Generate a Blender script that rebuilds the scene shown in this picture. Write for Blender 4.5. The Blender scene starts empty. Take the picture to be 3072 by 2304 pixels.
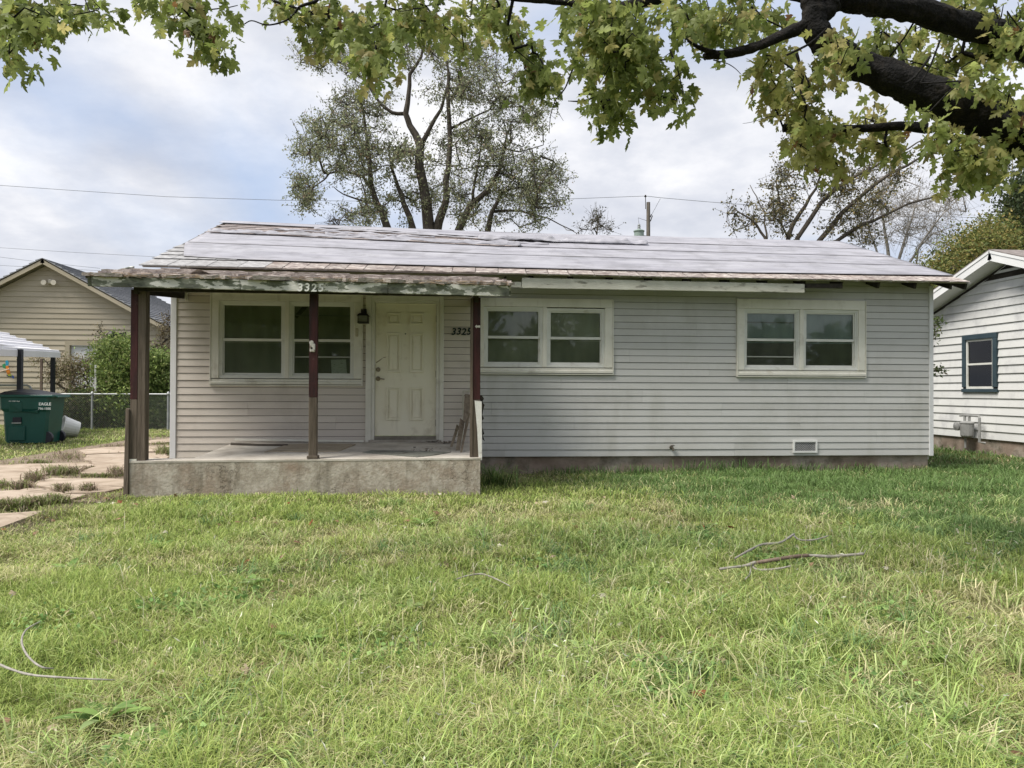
import bpy, bmesh, math, random
import numpy as np
from mathutils import Vector, Matrix

# ------------------------------------------------------------------ camera, sky, sun, exposure
SC = bpy.context.scene
COL = SC.collection
random.seed(7)
RNG = np.random.default_rng(7)
CZ = 1.30                                   # camera height above the ground at the house
F_PX, W_PX, H_PX = 2250.0, 3072, 2304       # focal length in photo pixels
YAW, ROLL, V0 = math.radians(5.1), 0.004, 1172.0
PITCH = math.atan((V0 - H_PX / 2) / F_PX)
CAM = np.array([0.602, -11.58, CZ])
_f = np.array([math.sin(YAW) * math.cos(PITCH), math.cos(YAW) * math.cos(PITCH), math.sin(PITCH)])
_r = np.array([math.cos(YAW), -math.sin(YAW), 0.0])
_u = np.cross(_r, _f)
CR = _r * math.cos(ROLL) + _u * math.sin(ROLL)
CU = -_r * math.sin(ROLL) + _u * math.cos(ROLL)
CF = _f

cam_data = bpy.data.cameras.new("camera")
cam_data.sensor_fit = 'HORIZONTAL'
cam_data.sensor_width = 36.0
cam_data.lens = 36.0 * F_PX / W_PX
cam_data.clip_start = 0.05
cam_data.clip_end = 3000
cam = bpy.data.objects.new("camera", cam_data)
COL.objects.link(cam)
cam.matrix_world = Matrix(((CR[0], CU[0], -CF[0], CAM[0]), (CR[1], CU[1], -CF[1], CAM[1]),
                           (CR[2], CU[2], -CF[2], CAM[2]), (0, 0, 0, 1)))
SC.camera = cam
SC.view_settings.view_transform = 'Standard'
SC.view_settings.look = 'None'
SC.view_settings.gamma = 1.0
SC.view_settings.exposure = 1.28
SC.view_settings.use_curve_mapping = False

SUN_EL, SUN_AZ = math.radians(58), math.radians(246)     # azimuth measured from +Y clockwise: high on the camera's left
world = bpy.data.worlds.new("World")
SC.world = world
world.use_nodes = True
def build_world():
    nt = world.node_tree
    nt.nodes.clear()
    N, L = nt.nodes.new, nt.links.new
    out = N('ShaderNodeOutputWorld')
    bg = N('ShaderNodeBackground'); bg.inputs['Strength'].default_value = 0.10
    sky = N('ShaderNodeTexSky'); sky.sky_type = 'NISHITA'; sky.sun_disc = False
    sky.sun_elevation = SUN_EL; sky.sun_rotation = SUN_AZ
    sky.air_density = 1.0; sky.dust_density = 2.0; sky.ozone_density = 1.5
    tc = N('ShaderNodeTexCoord')
    # project the view direction onto a high flat cloud layer so that clouds shrink toward the horizon
    sep = N('ShaderNodeSeparateXYZ'); L(tc.outputs['Generated'], sep.inputs[0])
    mx = N('ShaderNodeMath'); mx.operation = 'MAXIMUM'; mx.inputs[1].default_value = 0.0; L(sep.outputs['Z'], mx.inputs[0])
    ad = N('ShaderNodeMath'); ad.operation = 'ADD'; ad.inputs[1].default_value = 0.28; L(mx.outputs[0], ad.inputs[0])
    dv = N('ShaderNodeVectorMath'); dv.operation = 'DIVIDE'
    cb = N('ShaderNodeCombineXYZ'); cb.inputs[2].default_value = 1.0
    L(ad.outputs[0], cb.inputs[0]); L(ad.outputs[0], cb.inputs[1])
    L(tc.outputs['Generated'], dv.inputs[0]); L(cb.outputs[0], dv.inputs[1])
    mp = N('ShaderNodeMapping'); mp.inputs['Location'].default_value = (2.6, 3.2, 0.0)
    mp.inputs['Rotation'].default_value = (0, 0, math.radians(-35)); mp.inputs['Scale'].default_value = (1.0, 0.62, 1.0)
    L(dv.outputs[0], mp.inputs[0])
    n1 = N('ShaderNodeTexNoise'); n1.inputs['Scale'].default_value = 1.45; n1.inputs['Detail'].default_value = 7
    n1.inputs['Roughness'].default_value = 0.46; n1.inputs['Distortion'].default_value = 0.35
    L(mp.outputs[0], n1.inputs['Vector'])
    n2 = N('ShaderNodeTexNoise'); n2.inputs['Scale'].default_value = 2.6; n2.inputs['Detail'].default_value = 6
    n2.inputs['Roughness'].default_value = 0.58
    mp2 = N('ShaderNodeMapping'); mp2.inputs['Location'].default_value = (5.2, 3.6, 0)
    L(dv.outputs[0], mp2.inputs[0]); L(mp2.outputs[0], n2.inputs['Vector'])
    cover = N('ShaderNodeValToRGB')
    cover.color_ramp.elements[0].position = 0.34; cover.color_ramp.elements[0].color = (0.40, 0.40, 0.40, 1)
    cover.color_ramp.elements[1].position = 0.52; cover.color_ramp.elements[1].color = (1, 1, 1, 1)
    L(n1.outputs['Fac'], cover.inputs[0])
    tone = N('ShaderNodeValToRGB')
    e = tone.color_ramp.elements
    e[0].position = 0.32; e[0].color = (2.6, 2.75, 3.15, 1)
    e[1].position = 0.66; e[1].color = (4.3, 4.3, 4.4, 1)
    m = e.new(0.50); m.color = (3.3, 3.4, 3.7, 1)
    L(n2.outputs['Fac'], tone.inputs[0])
    blue = N('ShaderNodeMix'); blue.data_type = 'RGBA'; blue.blend_type = 'MIX'; blue.inputs['Factor'].default_value = 0.75
    L(sky.outputs[0], blue.inputs['A']); blue.inputs['B'].default_value = (1.75, 2.35, 3.5, 1)
    mix = N('ShaderNodeMix'); mix.data_type = 'RGBA'
    L(cover.outputs[0], mix.inputs['Factor']); L(blue.outputs['Result'], mix.inputs['A']); L(tone.outputs[0], mix.inputs['B'])
    L(mix.outputs['Result'], bg.inputs['Color']); L(bg.outputs[0], out.inputs['Surface'])
build_world()
sun_data = bpy.data.lights.new("sun", 'SUN')
sun_data.energy = 2.3
sun_data.angle = math.radians(24)
sun_data.color = (1.0, 0.955, 0.88)
sun = bpy.data.objects.new("sun", sun_data)
COL.objects.link(sun)
_sd = Vector((math.sin(SUN_AZ) * math.cos(SUN_EL), math.cos(SUN_AZ) * math.cos(SUN_EL), math.sin(SUN_EL)))
sun.rotation_euler = (-_sd).to_track_quat('-Z', 'Y').to_euler()
sun.location = _sd * 40

# ------------------------------------------------------------------ placing helpers (real distances)
def ray(px, py):
    return CR * ((px - W_PX / 2) / F_PX) + CU * (-(py - H_PX / 2) / F_PX) + CF
def at(px, py, d):
    return CAM + ray(px, py) * d
def on_y(px, py, Y=0.0):
    d = ray(px, py); return CAM + d * ((Y - CAM[1]) / d[1])
def on_x(px, py, X):
    d = ray(px, py); return CAM + d * ((X - CAM[0]) / d[0])
def on_z(px, py, Z=0.0):
    d = ray(px, py); return CAM + d * ((Z - CAM[2]) / d[2])
def depth_of(P):
    return float((np.asarray(P) - CAM) @ CF)
def pix(P):
    v = np.asarray(P) - CAM; z = v @ CF
    return np.stack([W_PX / 2 + F_PX * (v @ CR) / z, H_PX / 2 - F_PX * (v @ CU) / z], -1), z

_grids = {}
def noise2(x, y, scale, seed=0):
    """smooth value noise in 0..1, vectorised"""
    key = seed
    if key not in _grids:
        _grids[key] = np.random.default_rng(1000 + seed).random((256, 256))
    g = _grids[key]
    x = np.asarray(x, float) * scale + 1000.0; y = np.asarray(y, float) * scale + 1000.0
    xi = np.floor(x).astype(int); yi = np.floor(y).astype(int)
    fx = x - xi; fy = y - yi
    fx = fx * fx * (3 - 2 * fx); fy = fy * fy * (3 - 2 * fy)
    a = g[xi % 256, yi % 256]; b = g[(xi + 1) % 256, yi % 256]
    c = g[xi % 256, (yi + 1) % 256]; d = g[(xi + 1) % 256, (yi + 1) % 256]
    return (a * (1 - fx) + b * fx) * (1 - fy) + (c * (1 - fx) + d * fx) * fy
def fbm(x, y, scale, seed=0, oct=3):
    s = 0; a = 0.5; t = 0
    for i in range(oct):
        s = s + a * noise2(x, y, scale * 2 ** i, seed + i * 7); t += a; a *= 0.5
    return s / t
def ground_z(x, y):
    x = np.asarray(x, float); y = np.asarray(y, float)
    z = -0.028 * np.clip(-y - 3.0, 0, 8)
    z = z + (fbm(x, y, 0.55, 3) - 0.5) * 0.09 * np.clip((-y - 1.6) / 2, 0, 1)
    z = z + 0.02 * np.clip(x - 2, 0, 3) / 3 * np.clip(1 - np.abs(y) / 4, 0, 1)
    return z

# ------------------------------------------------------------------ materials
MATS = {}
def mat(name, cols, scale=4.0, stretch=(1, 1, 1), rough=0.8, bump=0.15, bscale=None, detail=6, spec=0.3,
        rand=0.0, metal=0.0, dirt=None, streak=None, cracks=None, nrough=0.55):
    """procedural Principled material: cols = [(pos, rgb), ...] ramp over noise in object space"""
    if name in MATS:
        return MATS[name]
    m = bpy.data.materials.new(name); m.use_nodes = True
    nt = m.node_tree; nt.nodes.clear()
    N, L = nt.nodes.new, nt.links.new
    out = N('ShaderNodeOutputMaterial'); b = N('ShaderNodeBsdfPrincipled'); L(b.outputs[0], out.inputs[0])
    tc = N('ShaderNodeTexCoord'); mp = N('ShaderNodeMapping'); mp.inputs['Scale'].default_value = stretch
    L(tc.outputs['Object'], mp.inputs[0])
    n = N('ShaderNodeTexNoise'); n.inputs['Scale'].default_value = scale; n.inputs['Detail'].default_value = detail
    n.inputs['Roughness'].default_value = nrough
    L(mp.outputs[0], n.inputs['Vector'])
    if rand:
        oi = N('ShaderNodeObjectInfo')
        sc = N('ShaderNodeVectorMath'); sc.operation = 'SCALE'; sc.inputs['Scale'].default_value = 37.0
        cmb = N('ShaderNodeCombineXYZ')
        for k in range(3): L(oi.outputs['Random'], cmb.inputs[k])
        L(cmb.outputs[0], sc.inputs[0])
        av = N('ShaderNodeVectorMath'); av.operation = 'ADD'
        L(mp.outputs[0], av.inputs[0]); L(sc.outputs[0], av.inputs[1]); L(av.outputs[0], n.inputs['Vector'])
    r = N('ShaderNodeValToRGB')
    el = r.color_ramp.elements
    cols = [(p, (*c, 1)) for p, c in cols]
    el[0].position, el[0].color = cols[0]
    el[1].position, el[1].color = cols[-1]
    for p, c in cols[1:-1]:
        k = el.new(p); k.color = c
    L(n.outputs['Fac'], r.inputs[0])
    c_out = r.outputs[0]
    def layer(c_in, fac, colour):
        mx = N('ShaderNodeMix'); mx.data_type = 'RGBA'
        L(fac, mx.inputs['Factor']); L(c_in, mx.inputs['A']); mx.inputs['B'].default_value = (*colour, 1)
        return mx.outputs['Result']
    def ramp(v, a, bb, x=0.0, y=1.0):
        mr = N('ShaderNodeMapRange'); mr.inputs['From Min'].default_value = a; mr.inputs['From Max'].default_value = bb
        mr.inputs['To Min'].default_value = x; mr.inputs['To Max'].default_value = y
        L(v, mr.inputs['Value']); return mr.outputs[0]
    if dirt:                                    # (colour, scale, lo, hi, amount)
        n3 = N('ShaderNodeTexNoise'); n3.inputs['Scale'].default_value = dirt[1]; n3.inputs['Detail'].default_value = 8
        n3.inputs['Roughness'].default_value = 0.65
        L(tc.outputs['Object'], n3.inputs['Vector'])
        c_out = layer(c_out, ramp(n3.outputs['Fac'], dirt[2], dirt[3], 0, dirt[4]), dirt[0])
    if streak:                                  # (colour, (sx,sy,sz), lo, hi, amount)
        mp4 = N('ShaderNodeMapping'); mp4.inputs['Scale'].default_value = streak[1]; L(tc.outputs['Object'], mp4.inputs[0])
        n4 = N('ShaderNodeTexNoise'); n4.inputs['Scale'].default_value = 1.0; n4.inputs['Detail'].default_value = 7
        n4.inputs['Roughness'].default_value = 0.6
        L(mp4.outputs[0], n4.inputs['Vector'])
        c_out = layer(c_out, ramp(n4.outputs['Fac'], streak[2], streak[3], 0, streak[4]), streak[0])
    if cracks:                                  # (scale, width, colour)
        wn = N('ShaderNodeTexNoise'); wn.inputs['Scale'].default_value = cracks[0] * 0.8; wn.inputs['Detail'].default_value = 5
        L(tc.outputs['Object'], wn.inputs['Vector'])
        wm = N('ShaderNodeMix'); wm.data_type = 'RGBA'; wm.inputs['Factor'].default_value = 0.35
        L(tc.outputs['Object'], wm.inputs['A']); L(wn.outputs['Color'], wm.inputs['B'])
        vo = N('ShaderNodeTexVoronoi'); vo.feature = 'DISTANCE_TO_EDGE'; vo.inputs['Scale'].default_value = cracks[0]
        L(wm.outputs['Result'], vo.inputs['Vector'])
        mk = N('ShaderNodeTexNoise'); mk.inputs['Scale'].default_value = 1.6; mk.inputs['Detail'].default_value = 3
        L(tc.outputs['Object'], mk.inputs['Vector'])
        mu = N('ShaderNodeMath'); mu.operation = 'MULTIPLY'
        L(ramp(vo.outputs['Distance'], 0.0, cracks[1], 1, 0), mu.inputs[0]); L(ramp(mk.outputs['Fac'], 0.45, 0.6, 0, 0.85), mu.inputs[1])
        c_out = layer(c_out, mu.outputs[0], cracks[2])
    if rand:
        hs = N('ShaderNodeHueSaturation')
        L(ramp(oi.outputs['Random'], 0, 1, 1 - rand, 1 + rand), hs.inputs['Value']); L(c_out, hs.inputs['Color'])
        c_out = hs.outputs[0]
    L(c_out, b.inputs['Base Color'])
    b.inputs['Roughness'].default_value = rough
    b.inputs['Metallic'].default_value = metal
    b.inputs['Specular IOR Level'].default_value = spec
    if bump:
        nb = N('ShaderNodeTexNoise'); nb.inputs['Scale'].default_value = bscale or scale * 6; nb.inputs['Detail'].default_value = 6
        L(mp.outputs[0], nb.inputs['Vector'])
        bp = N('ShaderNodeBump'); bp.inputs['Strength'].default_value = bump; bp.inputs['Distance'].default_value = 0.02
        L(nb.outputs['Fac'], bp.inputs['Height']); L(bp.outputs[0], b.inputs['Normal'])
    MATS[name] = m
    return m

def leaf_mat(name, trans=0.35, rough=0.55, tint=(1, 1, 1), rand=0.0, spec=0.25):
    """foliage: colour comes from the mesh attribute Col (each leaf's own pigment) or a flat tint"""
    if name in MATS: return MATS[name]
    m = bpy.data.materials.new(name); m.use_nodes = True
    nt = m.node_tree; nt.nodes.clear(); N, L = nt.nodes.new, nt.links.new
    out = N('ShaderNodeOutputMaterial'); b = N('ShaderNodeBsdfPrincipled'); t = N('ShaderNodeBsdfTranslucent'); mx = N('ShaderNodeMixShader')
    at_ = N('ShaderNodeAttribute'); at_.attribute_name = 'Col'
    mul = N('ShaderNodeMix'); mul.data_type = 'RGBA'; mul.blend_type = 'MULTIPLY'; mul.inputs['Factor'].default_value = 1
    L(at_.outputs['Color'], mul.inputs['A']); mul.inputs['B'].default_value = (*tint, 1)
    c = mul.outputs['Result']
    if rand:
        oi = N('ShaderNodeObjectInfo'); hs = N('ShaderNodeHueSaturation')
        mr = N('ShaderNodeMapRange'); mr.inputs['To Min'].default_value = 1 - rand; mr.inputs['To Max'].default_value = 1 + rand
        L(oi.outputs['Random'], mr.inputs['Value']); L(mr.outputs[0], hs.inputs['Value']); L(c, hs.inputs['Color']); c = hs.outputs[0]
    L(c, b.inputs['Base Color']); L(c, t.inputs['Color'])
    b.inputs['Roughness'].default_value = rough; b.inputs['Specular IOR Level'].default_value = spec
    mx.inputs['Fac'].default_value = trans
    L(b.outputs[0], mx.inputs[1]); L(t.outputs[0], mx.inputs[2]); L(mx.outputs[0], out.inputs[0])
    MATS[name] = m
    return m

def glass_mat(name='window_glass'):
    if name in MATS: return MATS[name]
    m = bpy.data.materials.new(name); m.use_nodes = True
    nt = m.node_tree; nt.nodes.clear(); N, L = nt.nodes.new, nt.links.new
    out = N('ShaderNodeOutputMaterial'); tr = N('ShaderNodeBsdfTransparent'); gl = N('ShaderNodeBsdfGlossy'); mx = N('ShaderNodeMixShader')
    tr.inputs['Color'].default_value = (0.80, 0.83, 0.80, 1); gl.inputs['Roughness'].default_value = 0.03
    fr = N('ShaderNodeFresnel'); fr.inputs['IOR'].default_value = 1.5
    L(fr.outputs[0], mx.inputs['Fac']); L(tr.outputs[0], mx.inputs[1]); L(gl.outputs[0], mx.inputs[2]); L(mx.outputs[0], out.inputs[0])
    MATS[name] = m
    return m

# ------------------------------------------------------------------ mesh helpers
class MB:
    """collects shapes in world coordinates; build() links them as one mesh object"""
    def __init__(s): s.v = []; s.f = []; s.c = []; s.has_c = False
    def poly(s, pts, faces):
        o = len(s.v); s.v += [tuple(map(float, p)) for p in pts]; s.f += [tuple(i + o for i in f) for f in faces]; return s
    def box(s, x0, x1, y0, y1, z0, z1):
        if x0 > x1: x0, x1 = x1, x0
        if y0 > y1: y0, y1 = y1, y0
        if z0 > z1: z0, z1 = z1, z0
        return s.poly([(x0, y0, z0), (x1, y0, z0), (x1, y1, z0), (x0, y1, z0), (x0, y0, z1), (x1, y0, z1), (x1, y1, z1), (x0, y1, z1)],
                      [(0, 3, 2, 1), (4, 5, 6, 7), (0, 1, 5, 4), (1, 2, 6, 5), (2, 3, 7, 6), (3, 0, 4, 7)])
    def prism(s, pts, d):
        """polygon pts (3D) extruded by vector d"""
        n = len(pts); a = [np.asarray(p, float) for p in pts]; b = [p + np.asarray(d, float) for p in a]
        return s.poly(a + b, [tuple(range(n))[::-1], tuple(range(n, 2 * n))] + [(i, (i + 1) % n, n + (i + 1) % n, n + i) for i in range(n)])
    def bar(s, p, q, w, h, up=(0, 0, 1)):
        """rectangular bar from p to q, w across, h along 'up'"""
        p = np.asarray(p, float); q = np.asarray(q, float); d = q - p; d = d / np.linalg.norm(d)
        sd = np.cross(d, up)
        if np.linalg.norm(sd) < 1e-6: sd = np.cross(d, (0, 1, 0))
        sd = sd / np.linalg.norm(sd); u = np.cross(sd, d)
        o = [sd * w / 2 * a + u * h / 2 * b for a, b in ((-1, -1), (1, -1), (1, 1), (-1, 1))]
        return s.poly([p + k for k in o] + [q + k for k in o],
                      [(0, 3, 2, 1), (4, 5, 6, 7), (0, 1, 5, 4), (1, 2, 6, 5), (2, 3, 7, 6), (3, 0, 4, 7)])
    def tube(s, pts, rad, n=6, caps=True):
        pts = [np.asarray(p, float) for p in pts]
        if not hasattr(rad, '__len__'): rad = [rad] * len(pts)
        rings = []; ref = None
        for i, p in enumerate(pts):
            d = pts[min(i + 1, len(pts) - 1)] - pts[max(i - 1, 0)]
            d = d / (np.linalg.norm(d) + 1e-9)
            if ref is None:
                ref = np.cross(d, (0.3, 0.2, 1.0)) if abs(d[2]) < 0.9 else np.cross(d, (1, 0, 0.1))
            ref = ref - d * (ref @ d); ref = ref / (np.linalg.norm(ref) + 1e-9)
            b = np.cross(d, ref)
            rings.append([p + (ref * math.cos(t) + b * math.sin(t)) * rad[i] for t in (2 * math.pi * k / n for k in range(n))])
        V = [v for r in rings for v in r]; Fs = []
        for i in range(len(pts) - 1):
            for k in range(n):
                Fs.append((i * n + k, i * n + (k + 1) % n, (i + 1) * n + (k + 1) % n, (i + 1) * n + k))
        if caps:
            Fs.append(tuple(range(n))[::-1]); Fs.append(tuple((len(pts) - 1) * n + k for k in range(n)))
        return s.poly(V, Fs)
    def lathe(s, c, prof, n=16, axis='Z'):
        c = np.asarray(c, float); V = []; Fs = []
        for r, h in prof:
            for k in range(n):
                t = 2 * math.pi * k / n
                a, b = r * math.cos(t), r * math.sin(t)
                V.append(c + (np.array((a, b, h)) if axis == 'Z' else np.array((a, h, b)) if axis == 'Y' else np.array((h, a, b))))
        m = len(prof)
        for i in range(m - 1):
            for k in range(n):
                Fs.append((i * n + k, i * n + (k + 1) % n, (i + 1) * n + (k + 1) % n, (i + 1) * n + k))
        Fs.append(tuple(range(n))[::-1]); Fs.append(tuple((m - 1) * n + k for k in range(n)))
        return s.poly(V, Fs)
    def build(s, name, m, parent=None, smooth=False, bevel=0.0):
        base = np.array(parent['_b']) if parent is not None and '_b' in parent else np.zeros(3)
        me = bpy.data.meshes.new(name)
        me.from_pydata([tuple(np.asarray(v) - base) for v in s.v], [], s.f)
        if not smooth or bevel:
            bm = bmesh.new(); bm.from_mesh(me); bmesh.ops.recalc_face_normals(bm, faces=bm.faces)
            if bevel:
                bmesh.ops.bevel(bm, geom=list(bm.edges), offset=bevel, segments=1, affect='EDGES', clamp_overlap=True)
            bm.to_mesh(me); bm.free()
        if smooth: me.polygons.foreach_set('use_smooth', [True] * len(me.polygons))
        me.update()
        return link(name, me, m, parent)

def link(name, me, m, parent=None):
    o = bpy.data.objects.new(name, me); COL.objects.link(o)
    if m is not None and len(me.materials) == 0: me.materials.append(m)
    if parent is not None:
        o.parent = parent
        if '_b' in parent: o['_b'] = list(parent['_b'])
    return o
def tag(o, label=None, cat=None, group=None, kind=None):
    if label: o['label'] = label
    if cat: o['category'] = cat
    if group: o['group'] = group
    if kind: o['kind'] = kind
    return o
def thing(name, label, cat, loc=(0, 0, 0), group=None):
    o = bpy.data.objects.new(name, None); COL.objects.link(o)
    o.empty_display_size = 0.1
    o.location = tuple(map(float, loc)); o['_b'] = list(map(float, loc))
    return tag(o, label, cat, group)
def sub(name, parent):
    """an empty part that only holds sub-parts"""
    o = bpy.data.objects.new(name, None); COL.objects.link(o); o.parent = parent; o['_b'] = list(parent['_b']); o.empty_display_size = 0.05
    return o
def np_mesh(name, V, tris, m, parent=None, cols=None, smooth=False):
    """large triangle mesh from arrays; cols = per-vertex rgb"""
    base = np.array(parent['_b']) if parent is not None and '_b' in parent else np.zeros(3)
    V = np.asarray(V, np.float32) - base.astype(np.float32); tris = np.asarray(tris, np.int32)
    me = bpy.data.meshes.new(name)
    me.vertices.add(len(V)); me.vertices.foreach_set('co', V.ravel())
    me.loops.add(len(tris) * 3); me.loops.foreach_set('vertex_index', tris.ravel())
    me.polygons.add(len(tris)); me.polygons.foreach_set('loop_start', np.arange(0, len(tris) * 3, 3, dtype=np.int32))
    me.polygons.foreach_set('loop_total', np.full(len(tris), 3, np.int32))
    if smooth: me.polygons.foreach_set('use_smooth', np.ones(len(tris), bool))
    if cols is not None:
        a = me.color_attributes.new('Col', 'FLOAT_COLOR', 'POINT')
        c = np.ones((len(V), 4), np.float32); c[:, :3] = cols
        a.data.foreach_set('color', c.ravel())
    me.update(calc_edges=True)
    return link(name, me, m, parent)
def text_mesh(name, body, size, depth, m, parent, loc, right=(1, 0, 0), up=(0, 0, 1), shear=0.0, bold=0.0):
    cu = bpy.data.curves.new(name, 'FONT'); cu.body = body; cu.size = size; cu.extrude = depth; cu.shear = shear; cu.offset = bold
    cu.resolution_u = 3
    t = bpy.data.objects.new(name, cu); COL.objects.link(t)
    dg = bpy.context.evaluated_depsgraph_get()
    me = bpy.data.meshes.new_from_object(t.evaluated_get(dg))
    bpy.data.objects.remove(t); bpy.data.curves.remove(cu)
    r = np.asarray(right, float); r /= np.linalg.norm(r); u = np.asarray(up, float); n = np.cross(r, u)
    base = np.array(parent['_b']) if parent is not None and '_b' in parent else np.zeros(3)
    for v in me.vertices:
        v.co = Vector(np.asarray(loc) + r * v.co[0] + u * v.co[1] + n * v.co[2] - base)
    me.name = name
    me.materials.clear()
    return link(name, me, m, parent)

# ------------------------------------------------------------------ ground and driveway
def build_ground():
    # one sheet: fine near the house, coarse out to the horizon
    xs = np.concatenate([[-900, -400, -150, -60, -30], np.arange(-18, 18.1, 0.4), [30, 60, 150, 400, 900]])
    ys = np.concatenate([[-300, -100, -40, -20], np.arange(-13, 14.1, 0.4), [20, 30, 45, 80, 160, 400, 900, 1500]])
    X, Y = np.meshgrid(xs, ys)
    Z = ground_z(X, Y)
    nx, ny = len(xs), len(ys)
    V = np.stack([X.ravel(), Y.ravel(), Z.ravel()], 1)
    i, j = np.meshgrid(np.arange(nx - 1), np.arange(ny - 1))
    a = (j * nx + i).ravel(); q = np.stack([a, a + 1, a + nx + 1, a + nx], 1)
    T = np.concatenate([q[:, [0, 1, 2]], q[:, [0, 2, 3]]])
    g = np_mesh('ground', V, T, mat('soil_and_thatch', [(0.30, (0.05, 0.065, 0.02)), (0.50, (0.085, 0.095, 0.032)), (0.70, (0.14, 0.125, 0.06))],
                scale=1.3, bump=0.5, bscale=30, rough=0.95, spec=0.1, dirt=((0.10, 0.08, 0.055), 6.0, 0.54, 0.70, 0.6)), smooth=True)
    tag(g, 'grassy ground sheet', None, kind='structure')
build_ground()

M_conc = mat('driveway_concrete', [(0.30, (0.30, 0.235, 0.175)), (0.5, (0.38, 0.305, 0.235)), (0.72, (0.45, 0.375, 0.30))], scale=2.2, bump=0.25, bscale=60,
             rough=0.9, dirt=((0.19, 0.145, 0.10), 3.5, 0.50, 0.70, 0.7), rand=0.06, cracks=(1.6, 0.03, (0.10, 0.075, 0.05)))
DRIVE = [[(-60, 1392), (0, 1394), (90, 1391), (190, 1389), (268, 1387), (283, 1396), (262, 1401), (235, 1409), (180, 1412), (130, 1424), (90, 1437), (50, 1450), (0, 1455), (-60, 1462)],
         [(262, 1364), (374, 1360), (500, 1357), (505, 1390), (374, 1420), (300, 1421), (243, 1420), (262, 1408), (289, 1399), (278, 1384), (254, 1380)],
         [(120, 1440), (160, 1433), (250, 1435), (372, 1437), (390, 1452), (365, 1464), (318, 1474), (272, 1477), (200, 1478), (160, 1468), (104, 1449)],
         [(-60, 1472), (0, 1472), (58, 1470), (96, 1454), (150, 1471), (196, 1482), (262, 1482), (236, 1491), (192, 1502), (140, 1508), (60, 1512), (0, 1516), (-60, 1520)],
         [(-60, 1542), (0, 1540), (66, 1536), (135, 1531), (101, 1545), (48, 1564), (0, 1582), (-60, 1600)],
         [(235, 1350), (310, 1342), (374, 1339), (430, 1338), (515, 1336), (520, 1352), (374, 1357), (256, 1362)],
         [(440, 1323), (470, 1318), (530, 1314), (532, 1322), (480, 1329), (446, 1330)]]
DRIVE_W = []
def on_g(px, py, lift):
    P = on_z(px, py, lift)
    for _ in range(5): P = on_z(px, py, float(ground_z(P[0], P[1])) + lift)
    return P
def build_drive():
    root = thing('driveway', None, None, (-5.2, 0, 0)); tag(root, 'cracked pale concrete driveway', None, kind='structure')
    MB().prism([(-7.4, -2.6, -0.30), (-3.3, -2.6, -0.30), (-3.3, 9.5, -0.30), (-7.4, 9.5, -0.30)], (0, 0, 0.312)).build(
        'gravel_bed', mat('gravel_bed', [(0.3, (0.13, 0.10, 0.07)), (0.7, (0.29, 0.23, 0.17))], scale=14, bump=0.8, bscale=70, rough=0.95), root)
    for k, P in enumerate(DRIVE):
        zz = 0.035 + 0.006 * ((k * 5) % 3)
        W = []
        n = len(P)
        for i in range(n):                        # roughen the broken outline
            a = on_g(*P[i], zz); b = on_g(*P[(i + 1) % n], zz)
            L = np.linalg.norm(b - a); m = max(1, int(L / 0.16))
            for t in range(m):
                q = a + (b - a) * t / m
                if t: q = q + np.array([random.uniform(-.025, .025), random.uniform(-.05, .05), 0])
                W.append(q)
        DRIVE_W.append(np.array(W)[:, :2])
        o = MB().prism([w - np.array([0, 0, 0.10]) for w in W], (0, 0, 0.10)).build('slab', M_conc, root)
build_drive()
def in_poly(x, y, P):
    x = np.asarray(x); y = np.asarray(y); r = np.zeros(x.shape, bool); n = len(P)
    for i in range(n):
        x1, y1 = P[i]; x2, y2 = P[(i + 1) % n]
        c = ((y1 > y) != (y2 > y)) & (x < (x2 - x1) * (y - y1) / (y2 - y1 + 1e-12) + x1)
        r ^= c
    return r

# ------------------------------------------------------------------ the house
WX0, WX1, SB, ST, CH = -3.43, 8.50, 0.28, 3.10, 0.1053
house = thing('house', 'small single-storey house in grey vinyl siding with a covered porch and weathered roof', 'house', (2.5, 0, 0))
M_side_bounce = mat('bounce_tinted_vinyl_siding', [(0.30, (0.53, 0.475, 0.42)), (0.70, (0.60, 0.545, 0.485))], scale=0.9, bump=0.06, bscale=24, stretch=(0.5, 1, 3), rough=0.55,
             spec=0.35, rand=0.04, dirt=((0.33, 0.29, 0.24), 1.3, 0.52, 0.78, 0.5))  # warmer, lighter copy of the siding: porch bounce light painted into its colour
M_side = mat('vinyl_siding', [(0.30, (0.455, 0.45, 0.43)), (0.70, (0.525, 0.52, 0.50))], scale=0.9, bump=0.06, bscale=24, stretch=(0.5, 1, 3), rough=0.55,
             spec=0.35, rand=0.04, dirt=((0.31, 0.30, 0.255), 1.1, 0.50, 0.76, 0.5), streak=((0.30, 0.29, 0.24), (2.3, 1, 0.55), 0.54, 0.74, 0.35))
M_trim = mat('aged_white_trim', [(0.3, (0.60, 0.58, 0.50)), (0.7, (0.73, 0.71, 0.64))], scale=2.5, bump=0.08, rough=0.5, spec=0.4,
             dirt=((0.25, 0.20, 0.13), 2.6, 0.56, 0.76, 0.55), streak=((0.30, 0.25, 0.17), (11, 1, 1.4), 0.60, 0.78, 0.45))
M_corner = mat('corner_vinyl', [(0.3, (0.60, 0.60, 0.60)), (0.7, (0.68, 0.68, 0.69))], scale=2, bump=0.04, rough=0.5, streak=((0.36, 0.33, 0.28), (14, 1, 1.0), 0.58, 0.78, 0.4))
M_sash = mat('sash_white', [(0.3, (0.60, 0.60, 0.55)), (0.7, (0.70, 0.70, 0.66))], scale=3, bump=0.03, rough=0.42, spec=0.4, dirt=((0.30, 0.26, 0.19), 5, 0.58, 0.76, 0.5))
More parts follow.
